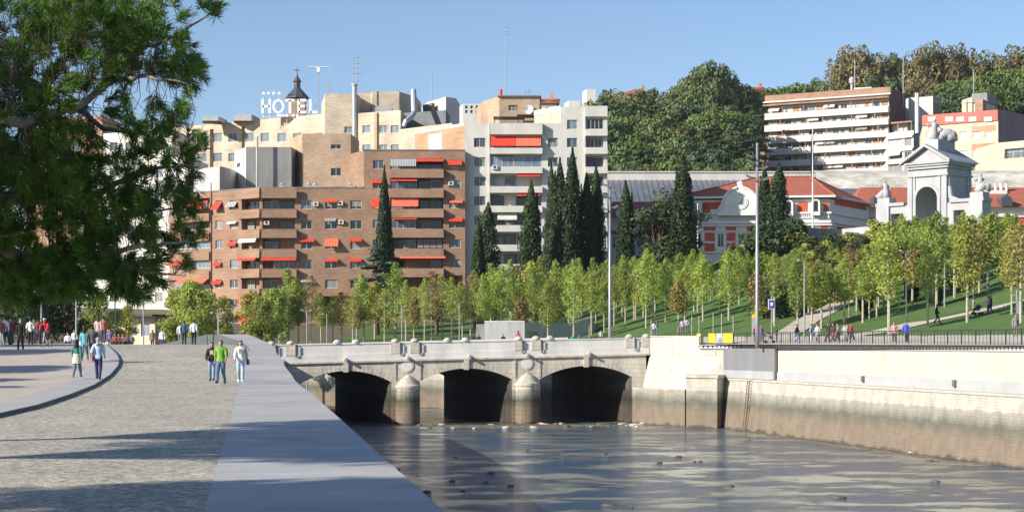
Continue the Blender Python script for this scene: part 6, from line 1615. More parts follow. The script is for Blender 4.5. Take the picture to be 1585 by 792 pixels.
def young_tree(h, w, seed, leaf, base=.28, dens=1.0, trunk='bark_pale', name='young_tree', lab='', cat='tree', size=.10):
    r = random.Random(seed); t = thing(name, lab, cat, (0,0,0))
    mb = MB(); tw = .035+.007*h; lean = r.uniform(-.25,.25); pts = [(0,0,-.6),(lean*.1,0,h*.3),(lean*.5,r.uniform(-.1,.1),h*.65),(lean,0,h*.93)]
    mb.tube(pts, [tw*1.25,tw,tw*.6,.015], 7)
    tips = []
    for k in range(9):
        z = h*lerp(base, .85, k/9); a = k*2.4+r.uniform(-.4,.4); L = w*.5*r.uniform(.6,1)*(1-.4*(k/9)); p0 = Vector((lean*z/h,0,z)); p1 = p0+Vector((math.cos(a)*L*.6, math.sin(a)*L*.6, L*.55)); p2 = p0+Vector((math.cos(a)*L, math.sin(a)*L, L*1.05))
        mb.tube([p0,p1,p2], [tw*.4,tw*.25,.01], 5); tips += [p1, p2, (p1+p2)/2]
    mb.build('trunk', M[trunk], t)
    cb = MB()
    for k in range(16):
        f = k/15; z = h*lerp(base+.06, .97, f); prof = math.sin(math.pi*min(1, .18+.8*f))**.75
        rr = w*.5*prof; a = r.uniform(0, 6.28); d = rr*r.uniform(.1,.65); rad = rr*r.uniform(.4,.75)+.2
        leafblob(cb, (lean*f+d*math.cos(a), d*math.sin(a), z), rad, rad, rad*r.uniform(.7,1.2), int(125*dens), size, r, shell=.08, squash=1.0)
    for p in tips: leafblob(cb, p, .4, .4, .4, int(30*dens), size, r, shell=.2, squash=1)
    cb.build('crown', LV[leaf], t); return t
def cypress(h, w, seed, lab=''):
    r = random.Random(seed); t = thing('cypress', lab, 'tree', (0,0,0)); mb = MB(); mb.tube([(0,0,-1),(0,0,h*.5),(0,0,h*.9)], [.22,.15,.03], 7); mb.build('trunk', M['bark'], t)
    cb = MB(); N = int(h*2.6)
    lobes = [(r.uniform(0,6.28), r.uniform(.1,.35), r.uniform(.6,.97)) for _ in range(5)]
    for k in range(N):
        f = k/(N-1); z = h*lerp(.05, .985, f); prof = min(1, (f*4.5+.35))*(1-f**2.6)**.8
        rr = w*.5*prof*(1+.16*noise.noise(Vector((seed, f*9, 0)))) + .08
        leafblob(cb, (.12*math.sin(f*7+seed), 0, z), rr, rr, h/N*1.5, 210, .17, r, shell=.75, squash=.55)
    for a, d, top in lobes:
        for k in range(10):
            f = k/9; z = h*top*lerp(.25, 1, f); rr = w*.2*(1-f**2)+.1; leafblob(cb, (w*d*math.cos(a), w*d*math.sin(a), z), rr, rr, h*.06, 60, .16, r, shell=.7, squash=.6)
    cb.build('crown', LV['cypress'], t); return t
def cedar(h, w, seed, lab='', leaf='cedar'):
    r = random.Random(seed); t = thing('cedar', lab, 'tree', (0,0,0)); mb = MB(); mb.tube([(0,0,-1),(0,0,h*.6),(.2,0,h*.95)], [.4,.25,.06], 8); cb = MB()
    for k in range(16):
        f = k/15; z = h*lerp(.25,.95,f); a = k*2.4; L = w*.5*(1-f*.75)*r.uniform(.75,1.1); e = Vector((math.cos(a)*L, math.sin(a)*L, z-.06*L)); mb.tube([(0,0,z-.3), (e+Vector((0,0,z)))/2*Vector((1,1,1)) if 0 else Vector((e.x*.5,e.y*.5,z+.15)), e], [.12,.08,.03], 5)
        for q in range(4):
            c = Vector((0,0,z)).lerp(e, .35+.22*q); leafblob(cb, c, L*.3+.3, L*.3+.3, .28+.02*L, 120, .2, r, shell=.3, squash=.35)
    leafblob(cb, (.2,0,h*.96), .8, .8, h*.05, 90, .18, r)
    mb.build('trunk', M['bark'], t); cb.build('crown', LV[leaf], t); return t
def round_tree(h, w, seed, leaf, lab='', base=.3, n=22, flat=False, name='tree', size=.33, dens=150):
    r = random.Random(seed); t = thing(name, lab, 'tree', (0,0,0)); mb = MB(); tw = h*.028
    mb.tube([(0,0,-1.5),(.2,0,h*.35),(.1,.1,h*.8)], [tw,tw*.75,tw*.3], 8); cb = MB()
    for k in range(n):
        a = r.uniform(0,6.28); u = r.random()**.5
        if flat: z = h*(base+.25) + h*(.7-base)*math.sqrt(max(0,1-u*u))*r.uniform(.6,1); d = w*.42*u
        else:
            f = r.random(); z = h*lerp(base, .92, f); d = w*.5*math.sin(math.pi*(.15+.8*f))**.7*r.uniform(.2,.75)
        rad = w*r.uniform(.13,.21); c = Vector((d*math.cos(a), d*math.sin(a), z)); mb.tube([(0.1,0,h*base*1.05), c*.5+Vector((0,0,h*base*.5)), c], [tw*.35,tw*.2,.03], 5)
        leafblob(cb, c, rad*1.15, rad*1.15, rad*(.6 if flat else .9), dens, size, r, shell=.6, squash=.7)
    mb.build('trunk', M['bark'], t); cb.build('crown', LV[leaf], t); return t

vr = random.Random(21)
# --- young trees behind the bridge parapet and along the right bank
protoY = [Use(young_tree(7.2, 2.6, 1, 'young')), Use(young_tree(6.6, 2.2, 2, 'young')), Use(young_tree(7.8, 3.0, 3, 'young', .25)), Use(young_tree(6.4, 2.3, 4, 'yellow', .3, .8)), Use(young_tree(7.0, 2.4, 5, 'young', .3, .65)), Use(young_tree(4.6, 1.7, 6, 'brownish', .35, .7)), Use(young_tree(7.5, 2.1, 11, 'young', .36, .55)), Use(young_tree(6.8, 3.3, 12, 'yellow', .3, .5)), Use(young_tree(7.0, 2.9, 13, 'brownish', .33, .5))]
def desc(k): return ['full green', 'slim green', 'broad leafy green', 'yellowing', 'thinly leaved green', 'small brown-leaved', 'lean open-crowned', 'wide sparse yellowing', 'russet-tinged'][k]
YL = []
# rows read along the parapet: (px, D, height m, proto)
for px, D, h, k in [(432,222,5.8,1),(446,216,6.4,2),(462,214,5.2,1),(481,224,6.0,4),(497,230,5.5,0),(515,216,6.2,1),(529,226,6.6,4),(546,214,6.6,3),(563,228,7.2,0),(580,236,5.8,3),(595,218,5.6,4),(612,224,7.9,2),(628,213,8.2,0),(641,228,5.6,3),(657,216,4.6,1),(668,222,6.9,4),(684,230,6.0,3),(699,214,7.6,1),(716,226,5.5,1),(733,232,8.4,4),(748,220,8.6,2),(764,230,8.2,0),(776,221,7.6,4),(790,236,8.4,0),(804,224,7.4,2),(822,228,7.8,3),(836,220,6.2,0),(848,207,7.4,2),(862,224,8.2,0),(880,232,7.0,3),(888,205,7.2,2),(900,228,7.8,4),(918,222,8.6,0),(935,214,7.2,0),(954,226,10.2,4),(968,212,7.4,1),(984,220,9.6,3),(1000,206,7.2,2),(1014,218,8.4,0),(1030,208,8.6,2),(1046,224,7.4,0),(1060,204,8.2,2),(1074,214,8.8,0),(1088,202,8.3,2),(1100,220,8.0,0),(1114,206,9.0,4),(1128,198,8.6,2),(1144,210,8.8,0),(1158,200,8.4,0),(1050,190,6.2,5),(1170,186,4.4,5),(552,222,4.8,5),(640,212,4.0,5),(808,214,5,5),(700,238,7,0),(820,240,7,2),(760,240,7,0),(940,236,7.5,2),(1010,236,8,0),(985,240,8,2),(1085,236,7.5,0),(1130,232,7.5,0)]:
    YL.append((px, D, h, k, 'behind the bridge'))
for px, D, h, k in [(1186,205,8.0,0),(1202,196,6.8,3),(1216,212,8.6,2),(1228,188,7.4,0),(1243,204,7.0,4),(1256,184,5.4,5),(1262,214,7.6,0),(1276,196,7.6,3),(1290,208,7.0,3),(1302,186,6.8,2),(1316,200,8.2,4),(1326,180,5.6,5),(1338,212,8.0,3),(1348,192,7.4,0),(1357,172,5.8,5),(1372,206,8.8,3),(1386,184,7.0,5),(1400,202,8.6,0),(1412,176,5.4,5),(1428,210,8.4,4),(1446,198,8.0,5),(1462,214,8.4,3),(1478,190,7.0,0),(1488,206,8.2,5),(1512,212,8.6,3),(1530,196,7.6,4),(1546,208,8.4,5),(1560,186,7.0,3),(1578,202,8.6,0),(1232,222,6,3),(1310,222,5,3),(1395,224,6,0),(1350,224,5,3),(1450,224,6,4),(1500,226,7,3),(1545,224,7,0),(1575,220,7,3)]:
    YL.append((px, D, h, k, 'on the right lawn'))
for px, D, h, k in [(1376,150,8.8,4),(1436,152,8.6,4),(1497,150,9.0,3),(1507,156,8.8,4),(1566,150,9.2,3),(1580,140,8.6,4)]:
    YL.append((px, D, h, k, 'white-trunked'))
for q in range(60): YL.append((1178+q*6.9+vr.uniform(-5,5), vr.uniform(168, 222), 7, vr.choice([0,0,2,3,4,0,1]), 'on the right lawn'))
for q in range(26): YL.append((735+q*17.5+vr.uniform(-6,6), vr.uniform(212, 240), 7, vr.choice([0,2,4,1,0]), 'behind the bridge'))
H_ = [7.2,6.6,7.8,6.4,7.0,4.6,7.5,6.8,7.0]; cc = {}
YL = [(a, b, c, {0: vr.choice([0,6]), 3: vr.choice([3,7]), 1: vr.choice([1,6]), 4: vr.choice([4,7,8])}.get(d, d), e) for a, b, c, d, e in YL]
for px, D, h, k, g in sorted(YL, key=lambda q: (q[4], q[0])):
    cc[g] = cc.get(g, 0)+1; x = X_(px, D); z = max(land_z(x, D), 7.2)
    lb = {'behind the bridge': f'{desc(k)} young tree, {ordw(cc[g])} from the left behind the bridge', 'on the right lawn': f'{desc(k)} young tree, {ordw(cc[g])} from the left on the right lawn', 'white-trunked': f'tall pale-trunked plane tree, {ordw(cc[g])} of six nearest the right railing'}[g]
    if g != 'white-trunked':
        ty = interp([(430,436),(560,446),(610,425),(660,432),(720,428),(780,418),(860,416),(960,408),(1080,404),(1180,408),(1225,406),(1240,400),(1345,396),(1352,380),(1380,352),(1480,346),(1585,350)], px) + vr.uniform(-22, 18)
        while Z_(ty, D) - z < 3.6 and D > 166: D -= 3; x = X_(px, D); z = max(land_z(x, D), 7.2)
        h = min(10.5 if k != 5 else 5.5, max(4.0 if D < 205 else 3.4, Z_(ty, D) - z))
    else: h = min(11, Z_(vr.uniform(336, 352), D) - z)
    s = h/H_[k]; sx = lerp(s, 1, .45)*vr.uniform(.8,1.2)*(1.12 if px > 1190 else 1)
    protoY[k].put((x, D, z), vr.uniform(0,6.28), (sx, sx, s), lb, 'young trees ' + ('behind the bridge' if g == 'behind the bridge' else 'on the right bank'))
bush = [Use(round_tree(2.6, 3.4, 61, 'dark', base=.05, n=12, size=.13, dens=110, name='shrub')), Use(round_tree(2.2, 3.0, 62, 'yellow', base=.05, n=12, size=.12, dens=110, name='shrub'))]
for b_ in bush: b_.r['category'] = 'shrub'
for q in range(62):
    px = 1180+q*4.0+vr.uniform(-3,3); D = vr.uniform(188, 210) if px < 1352 else vr.uniform(195, 225); x = X_(px, D); s = vr.uniform(.8,1.6)
    bush[q % 2 if q % 3 else 0].put((x, D, land_z(x, D)), vr.uniform(0,6), (s,s,s), f'{"dark" if (q % 2 if q % 3 else 0) == 0 else "yellow-green"} shrub on the bank below the screen wall, {ordw(q+1)} from the left', 'shrubs below the station')
for q in range(26):
    px = 1150+q*7.6; D = 226 if px < 1235 else 219+vr.uniform(-2,2); x = X_(px, D); s = vr.uniform(1.2,1.9) if px < 1232 else vr.uniform(.6,.95)
    bush[q % 2].put((x, D, land_z(x, D)-.2), vr.uniform(0,6), (s*1.3,s*1.3,s), f'{"dark" if q % 2 == 0 else "yellowish"} low bush along the top edge of the lawn, {ordw(q+1)} from the left', 'bushes along the top of the lawn')
# tree stakes / thin pale supports by the right bank
sc = 0
for px in (1071,1082,1117,1135,1008,982,965,912,1104,1290,1306,1327,1341,1371,1392):
    D = vr.uniform(172, 186) if px > 950 else 200; x = X_(px, D); z = land_z(x, D); sc += 1; mb = MB(); mb.tube([(x,D,z-.2),(x,D,z+vr.uniform(1.8,2.3))], .05, 6)
    o = mb.build('tree_stake', M['bark_pale']); tag(o, f'pale wooden tree stake, {ordw(sc)} made along the lawn' if 0 else f'pale wooden stake on the lawn, {ordw(sorted((1071,1082,1117,1135,1008,982,965,912,1104,1290,1306,1327,1341,1371,1392)).index(px)+1)} from the left', 'stake', 'tree stakes')
# --- cypresses
cy = [Use(cypress(14, 3.6, 1)), Use(cypress(14, 2.8, 2)), Use(cypress(14, 4.4, 3))]
CYP = [(594,262,256,0,.72,'lone cypress rising in front of the brick block'),(600,300,259,1,.8,'short slim cypress beside the lone cypress') ,(755,318,250,2,1.1,'cypress at the left end of the group, before the white building'),(741,342,246,1,.9,'shorter cypress leaning on the left end of the group'),(821,284,246,0,1.05,'cypress second from the left in the group before the white building'),(853,256,258,1,.8,'thin tall cypress behind the widest pair'),(868,250,250,0,.95,'left one of the widest cypress pair'),(885,234,248,0,1.0,'tallest cypress in the middle of the group'),(908,272,250,0,.95,'cypress just right of the tallest one'),(923,262,254,1,1.1,'slim cypress left of the tall mast between the cypresses'),(968,284,246,1,1.0,'dark slender cypress standing alone right of the mast'),(1058,246,240,0,1.1,'tallest dark cypress left of the clock gable'),(1184,262,242,1,.9,'left one of the cypress pair hiding the clock gable'),(1205,256,240,0,1.0,'right one of the cypress pair near the tall mast')]
for px, y, D, k, wm, lb in CYP:
    x = X_(px, D); z = land_z(x, D); h = Z_(y, D)-z; cy[k].put((x, D, z), vr.uniform(0,6.28), (wm*1.0, wm*1.0, h/14), lb, 'cypresses')
ce = [Use(cedar(12, 9, 1)), Use(cedar(10, 8, 2))]
for px, y, D, k, sx, lb in [(583,380,246,0,1.15,'blue-green cedar with flat layered branches in front of the brick block'),(676,424,244,1,.75,'smaller cedar right of the layered cedar')]:
    x = X_(px, D); z = land_z(x, D); h = Z_(y, D)-z; ce[k].put((x, D, z), vr.uniform(0,6.28), (sx,sx,h/(12 if k == 0 else 10)), lb)
dk = Use(round_tree(15, 8.5, 9, 'dark', base=.12, n=34, size=.26, dens=150))
for px, y, D, w, lb in [(1022,288,246,1.25,'dense dark evergreen left of the station between the cypresses'),(1048,296,252,1.2,'dark evergreen crowding the cypress left of the clock gable')]:
    x = X_(px, D); z = land_z(x, D); h = Z_(y, D)-z; dk.put((x, D, z), vr.uniform(0,6.28), (w*.9,w*.9,h/15), lb, 'dark evergreens left of the station')
# small conifers on the right lawn
sc_ = Use(cypress(5.0, 1.4, 7)); q = 0
for px, D, y in [(1410,178,440),(1421,196,430),(1447,172,442),(1479,180,438),(1508,192,442),(1572,176,446),(1552,186,430),(1340,176,420),(1236,182,440),(1190,190,430),(1585,180,440)]:
    x = X_(px, D); z = land_z(x, D); q += 1; s = vr.uniform(.8, 1.1)
for q, (px, D) in enumerate(sorted([(1410,178),(1421,196),(1447,172),(1479,180),(1508,192),(1572,176),(1552,186),(1340,176),(1236,182),(1190,190)])):
    x = X_(px, D); z = land_z(x, D); s = vr.uniform(.8, 1.1); sc_.put((x, D, z), vr.uniform(0,6), (s, s, s), f'small dark columnar conifer on the lawn, {ordw(q+1)} from the left', 'small conifers on the lawn')
# --- hill trees
hp = [Use(round_tree(13, 11, 31, 'hill')), Use(round_tree(12, 12, 32, 'pine', flat=True, name='stone_pine', n=26)), Use(cedar(15, 11, 33, leaf='dark')), Use(round_tree(16, 9, 34, 'hill', n=26)), Use(round_tree(17, 10, 35, 'autumn', n=28)), Use(round_tree(12, 10, 36, 'dark'))]
hh = [13,12,15,16,17,12]; hn = ['grey-green round-crowned', 'bright flat-topped', 'dark layered', 'tall olive-green', 'brown autumn', 'dark bushy']
HL = []
# silhouette line (px, top y, D, kind)
for px, y, D, k in [(918,160,470,1),(940,142,480,3),(958,146,470,4),(975,150,475,4),(992,140,480,3),(1010,138,485,3),(1030,147,480,0),(1048,133,478,3),(1064,119,470,3),(1082,103,465,3),(1100,95,462,3),(1118,101,466,3),(1136,122,470,3),(1150,136,480,5),(1168,142,470,0),(1184,146,492,1),(1206,134,490,1),(1226,130,490,1),(1244,136,492,1),(1262,122,490,3),(1276,130,485,0),
    (1295,98,520,4),(1312,76,525,4),(1330,76,520,4),(1350,88,522,4),(1366,90,530,4),(1384,84,525,3),(1400,92,530,3),(1420,80,520,4),(1440,70,522,4),(1460,78,526,4),(1478,74,520,4),(1496,82,528,4),(1514,90,520,4),(1532,86,526,4),(1552,92,520,4),(1572,76,524,4),(1590,80,522,4),(1610,86,520,4),
    (1470,126,470,1),(1492,120,468,1),(1515,118,465,1),(1540,112,466,1),(1562,108,468,1),(1585,104,466,1),(1605,106,466,1),(1480,140,450,5),(1520,136,450,1),(1560,130,450,1),(1590,128,448,5),(1345,120,490,0),(1380,128,490,5),(1415,126,488,4),(1300,128,488,0),(1280,150,480,5),(1440,130,486,4)]: HL.append((px, y, D, k))
for rowi, (D, y0) in enumerate([(452,165),(436,182),(420,200),(402,220),(384,240),(366,258),(350,274)]):
    px = 905+vr.uniform(0,10)
    while px < 1168:
        HL.append((px, y0+vr.uniform(-10,8), D+vr.uniform(-5,5), vr.choice([2,2,5,0,3,1,2,5] if px > 1040 else [5,0,1,3,2,0]))); px += vr.uniform(13,21)
qn = {}
for px, y, D, k in sorted(HL, key=lambda q: q[0]):
    x = X_(px, D); top = Z_(y, D); h = hh[k]*vr.uniform(.85,1.2)
    zb = land_z(x, D)
    if top-zb > h*1.25: h = min((top-zb), hh[k]*1.7)
    s = h/hh[k]; w = min(s, 1.25)*vr.uniform(.75,1.0); h *= .97
    qn[k] = qn.get(k, 0)+1; side_ = ''
    hp[k].put((x, D, top-h), vr.uniform(0,6.28), (w, w, s), f'{hn[k]} tree on the wooded hill, {ordw(qn[k])} of its kind from the left', 'trees on the wooded hill')
# --- trees of the left bank and behind the crowd
lt = [Use(round_tree(9, 7, 41, 'dark', base=.22, size=.22, dens=140)), Use(round_tree(7.5, 5.5, 42, 'young', base=.2, n=26, size=.17, dens=170)), Use(round_tree(7.5, 4.5, 43, 'yellow', base=.25, n=20, size=.15, dens=120))]
for px, D, h, k, lb in [(-30,165,10,0,'leftmost dark pine behind the crowd'),(20,160,9.5,0,'dark pine behind the crowd, left of the double lamp'),(62,172,9,0,'dark pine behind the cyclist'),(105,168,8,0,'dark bushy pine right of the cyclist'),(8,190,9,1,'green tree behind the dark pines at far left'),(150,200,6.8,1,'low green tree in front of the pavilion'),(196,182,5.0,2,'yellowing low tree right of the pavilion'),(180,176,4.5,2,'small yellow-green tree before the pavilion'),(276,190,6.6,1,'leafy green tree behind the two men, left one'),(300,184,7.2,1,'leafy green tree behind the two men, middle one'),(322,194,6.8,2,'yellow-green tree right above the two men'),(348,206,6.6,2,'sparse reddish tree in front of the brick block corner'),(404,206,6.0,1,'green bushy tree at the left bridge end'),(424,212,7.2,1,'green tree just behind the left bridge end'),(388,214,7.5,2,'thin yellow tree before the brick balconies')]:
    x = X_(px, D); z = 6.5; s = h/[9,7.5,7.5][k]; lt[k].put((x, D, z), vr.uniform(0,6.28), (s*.9,s*.9,s), lb, 'trees beyond the left promenade')
# --- trees outside the frame on the left whose shadows fall across the promenade
sp3 = Use(round_tree(11, 7.5, 51, 'pine', base=.42, n=30, flat=True, name='stone_pine', size=.16, dens=220))
for q, (x, y, s) in enumerate([(-30,46,.7),(-34,57,.8),(-38,66,.9),(-35,78,.75),(-41,90,.9),(-46,102,1.0)]):
    sp3.put((x, y, gz(y)), vr.uniform(0,6.28), (s,s,s), f'umbrella-crowned pine beside the plaza outside the left edge, {ordw(q+1)} along the row', 'pines beside the plaza')

sp4 = Use(round_tree(14, 8.4, 52, 'pine', base=.6, n=46, flat=True, name='stone_pine', size=.16, dens=260))
for q, (x, y, s) in enumerate([(-24.0,17.5,1.05),(-24.4,22.8,1.05),(-23.8,5.8,1.0)]):  # third pine added to throw shade on the nearest coping
    sp4.put((x, y, gz(y)), vr.uniform(0,6.28), (s,s,s), ['tall umbrella pine outside the left edge, the nearer of two', 'tall umbrella pine outside the left edge, the farther of two', 'extra umbrella pine added for shade beside the camera, outside the left edge'][q], 'tall umbrella pines near the camera')
# ======================================================= foreground pine
DP_ = 14.0
pr_ = random.Random(77)
pine = thing('pine_tree', 'large long-needled pine whose branches hang into the upper left', 'tree', (X_(-420,14.5), 14.5, gz(14)))
M['needle'] = leafmat('pine_needles', (.12,.22,.03), (.045,.10,.015), 1.2, .08, 0, rough=.45)
M['pine_bark'] = mat('grey_pine_bark', (.30,.27,.22), .9, .2, 12, .4, 40, c2=(.15,.13,.10))
tk = MB(); tx = X_(-420,14.5)
tk.tube([(tx,14.5,5.4),(tx+.1,14.5,7.5),(tx+.25,14.4,9.5),(tx+.2,14.2,12),(tx+.4,14,14)], [.26,.22,.19,.13,.04], 12)
tk.build('trunk', M['pine_bark'], pine, smooth=True)
limbs = [ [(-400,60),(-150,40),(0,70),(60,60),(150,55),(240,70),(290,45),(330,20)],
          [(-400,230),(-120,180),(40,190),(120,165),(175,125),(215,118),(290,130)],
          [(-400,140),(-80,140),(20,115),(60,128),(110,150)],
          [(-400,330),(-100,300),(60,310),(150,300),(230,260),(300,255)],
          [(-400,360),(-100,370),(60,400),(150,395),(230,380),(300,375)],
          [(-400,380),(-120,430),(20,440),(110,430),(160,430),(200,440)],
          [(-400,-60),(-100,-80),(60,-60),(180,-30),(260,10)],
          [(60,310),(130,330),(220,330),(290,320)],
          [(120,165),(160,200),(215,205),(250,220)],
          [(150,395),(220,420),(270,425)] ]
lm = MB(); LP = []
for q, L in enumerate(limbs):
    D0_ = 14 + pr_.uniform(-1.0,1.0); pts = [W(px, py, D0_+.25*math.sin(i*1.7+q)) for i, (px, py) in enumerate(L)]
    P = [Vector(p) for p in catm([Vector(p) for p in pts], 5)] if 0 else None
    fine = []
    for a, b in zip(pts, pts[1:]):
        for k in range(5): fine.append(a.lerp(b, k/5)+Vector((0,0,pr_.uniform(-.012,.012))))
    fine.append(pts[-1]); n = len(fine); lm.tube(fine, [lerp(.055 if len(L) > 5 else .025, .006, i/(n-1)) for i in range(n)], 7); LP += fine
# bare pale twigs at the upper left
for k in range(16):
    a = W(pr_.uniform(-40,10), pr_.uniform(50,175), 13.2); pts = [a]; d = Vector((pr_.uniform(.6,1), 0, pr_.uniform(-.45,.3))).normalized()
    for j in range(6): d = (d+Vector((pr_.uniform(-.25,.25), pr_.uniform(-.2,.2), pr_.uniform(-.35,.2)))).normalized(); pts.append(pts[-1]+d*.075)
    lm.tube(pts, [.009,.008,.007,.006,.005,.004,.003], 5)
nd = MB(); tw_ = MB()
def tuft(c, d, r, n=64, L=.10, w=.0024):
    d = d.normalized(); a = d.orthogonal().normalized(); b = d.cross(a)
    for k in range(n):
        t = r.random(); ph = r.uniform(0, 6.283); sp = r.uniform(.35, 1.15)*(1.1-.45*t); base = c + d*(-.09+.11*t)
        v = (d*math.cos(sp) + (a*math.cos(ph)+b*math.sin(ph))*math.sin(sp)).normalized(); ln = L*r.uniform(.75,1.15)
        sd = v.cross(Vector((r.uniform(-1,1), r.uniform(-1,1), r.uniform(-1,1)))).normalized()*w; mid = base+v*ln*.55; end = base+v*ln+Vector((0,0,-.012))
        nd.add([base-sd*.6, base+sd*.6, mid+sd, end, mid-sd], [(0,1,2,3,4)])
zones = [(60,330,120,120,330),(50,215,95,90,190),(165,300,80,65,95),(90,60,130,90,230),(215,60,50,60,38),(160,15,120,50,90),(215,170,50,40,18),(250,215,50,40,26),(285,110,32,60,26),(240,330,60,55,34),(120,420,90,40,110),(190,395,60,45,34),(30,440,70,30,60),(210,440,30,25,16)]
rim = [(335,15),(340,8),(318,10),(290,20),(285,60),(262,48),(275,90),(290,120),(272,118),(255,105),(300,105),(278,170),(270,178),(292,172),(262,200),(300,282),(285,285),(308,270),(310,215),(300,225),(315,222),(295,250),(305,310),(298,330),(285,345),(310,355),(290,360),(275,380),(300,375),(262,372),(230,410),(250,400),(245,225),(235,260),(180,105),(120,165),(200,120),(155,225),(220,55),(230,20),(215,95),(205,238),(225,300),(255,300),(270,255),(250,440),(238,425),(298,408),(205,445)]
TP = []
for cx, cy_, rx, ry, n in zones:
    for _ in range(n):
        while True:
            u, v = pr_.uniform(-1,1), pr_.uniform(-1,1)
            if u*u+v*v < 1: break
        TP.append(W(cx+u*rx, cy_+v*ry, pr_.uniform(12.6,15.4)))
for px, py in rim:
    for _ in range(2): TP.append(W(px+pr_.uniform(-6,6)-3, py+pr_.uniform(-6,6), pr_.uniform(13,14.8)))
for _ in range(1500):   # the rest of the crown, outside the frame
    px, py = pr_.uniform(-620,-15), pr_.uniform(-420,460)
    q = W(px, py, pr_.uniform(11.8,15.6))
    if not (9.0 < q.z - .54*(-3.5-q.x) < 10.7): TP.append(q)  # gap shaped into the unseen crown to let sun onto upper boughs
for _ in range(1300):   # unseen tufts added on the sunny side to shade the hanging boughs
    while True:
        v = Vector((pr_.uniform(-1,1), pr_.uniform(-1,1), pr_.uniform(-1,1)))
        if v.length < 1: break
    c = Vector((-6.1+v.x*1.9, 11.8+v.y*2.6, 9.5+v.z*1.1))
    if c.x < -.3*c.y: TP.append(c)
for c in TP:
    best = min(LP, key=lambda p: (p-c).length_squared + (.3 if p.x > c.x+.05 else 0)); dv = c-best
    if dv.length > 1.6: dv = dv.normalized()*.5
    st = c-dv*(min(1, .5/max(dv.length,.01)))
    d = (dv.normalized()+Vector((pr_.uniform(-.2,.6), pr_.uniform(-.6,.6), pr_.uniform(-.2,.5)))).normalized()
    mid = st.lerp(c, .5)+Vector((pr_.uniform(-.04,.04), pr_.uniform(-.04,.04), pr_.uniform(-.05,.02)))
    tw_.tube([st, mid, c-d*.09, c+d*.02], [.003,.0025,.002,.0014], 4, caps=False)
    tuft(c, d, pr_, n=84 if c.x > X_(-40, c.y) else 50, w=.0024 if c.x > X_(-40, c.y) else .008)  # unseen needles widened to block more sun
lm.build('limbs', M['pine_bark'], pine, smooth=True); tw_.build('twigs', M['bark'], pine); nd.build('needles', M['needle'], pine)
# ======================================================= people
M['skin'] = plain('skin', (.42,.25,.17), .6); M['skin_dark'] = plain('skin_tan', (.30,.17,.11), .6)
M['hair_dark'] = plain('dark_hair', (.02,.015,.012), .7); M['hair_brown'] = plain('brown_hair', (.08,.045,.025), .7); M['hair_grey'] = plain('grey_hair', (.35,.34,.33), .7)
CL = {}
def cloth(c):
    k = 'cloth_%d_%d_%d' % tuple(int(v*100) for v in c)
    if k not in CL: CL[k] = mat('fabric_'+str(len(CL)), c, .85, .12, 6)
    return CL[k]
def skel(pose):
    J = {}
    hipz = .93; kneez = .50
    J['pelvis'] = (0,0,.97); J['waist'] = (0,0,1.10); J['chest'] = (0,.0,1.30); J['neck0'] = (0,0,1.455); J['neck'] = (0,-.012,1.52)
    for s, n in ((-1,'L'),(1,'R')):
        J['sho'+n] = (s*.165,0,1.42); J['elb'+n] = (s*.225,.03,1.14); J['wri'+n] = (s*.235,-.03,.88)
        J['hip'+n] = (s*.085,0,.90); J['kne'+n] = (s*.095,-.02,.49); J['ank'+n] = (s*.10,.02,.09); J['toe'+n] = (s*.115,-.14,.045)
    if pose in ('walkA', 'walkB'):
        a = 1 if pose == 'walkA' else -1
        f, b = ('L','R') if a > 0 else ('R','L'); sf = -1 if f == 'L' else 1
        J['kne'+f] = (sf*.09,-.17,.52); J['ank'+f] = (sf*.09,-.27,.11); J['toe'+f] = (sf*.10,-.43,.10)
        J['kne'+b] = (-sf*.09,-.02,.49); J['ank'+b] = (-sf*.09,.26,.15); J['toe'+b] = (-sf*.10,.13,.045)
        J['elb'+f] = (sf*.23,.12,1.16); J['wri'+f] = (sf*.24,.12,.90); J['elb'+b] = (-sf*.22,-.05,1.15); J['wri'+b] = (-sf*.22,-.22,.97)
    if pose == 'sit':
        dz = -.47
        for k in ('pelvis','waist','chest','neck0','neck','shoL','shoR','elbL','elbR','wriL','wriR','hipL','hipR'): J[k] = (J[k][0], J[k][1], J[k][2]+dz)
        for s, n in ((-1,'L'),(1,'R')):
            J['kne'+n] = (s*.12,-.44,.50); J['ank'+n] = (s*.12,-.42,.09); J['toe'+n] = (s*.13,-.57,.045); J['wri'+n] = (s*.14,-.28,.56); J['elb'+n] = (s*.23,-.02,.66)
    if pose == 'ride':
        for k in ('pelvis','hipL','hipR'): J[k] = (J[k][0], .16, J[k][2])
        J['waist'] = (0,.10,1.12); J['chest'] = (0,-.10,1.30); J['neck0'] = (0,-.22,1.43); J['neck'] = (0,-.28,1.49)
        for s, n in ((-1,'L'),(1,'R')): J['sho'+n] = (s*.165,-.18,1.40); J['elb'+n] = (s*.23,-.36,1.22); J['wri'+n] = (s*.21,-.55,1.06)
        J['kneL'] = (-.10,-.20,.78); J['ankL'] = (-.10,-.04,.42); J['toeL'] = (-.11,-.18,.36); J['kneR'] = (.10,-.10,.62); J['ankR'] = (.10,.02,.22); J['toeR'] = (.11,-.12,.17)
    if pose == 'lean':      # arms reaching forward (camera, pushchair handle)
        for s, n in ((-1,'L'),(1,'R')): J['elb'+n] = (s*.22,-.16,1.18); J['wri'+n] = (s*.14,-.38,1.12)
    return J
SEG = {'torso':[('pelvis','waist'),('waist','chest'),('chest','neck0')], 'arm':[('shoL','elbL'),('shoR','elbR')], 'fore':[('elbL','wriL'),('elbR','wriR')],
       'leg':[('hipL','kneL'),('hipR','kneR'),('kneL','ankL'),('kneR','ankR')], 'foot':[('ankL','toeL'),('ankR','toeR')], 'head':[('neck0','neck')]}
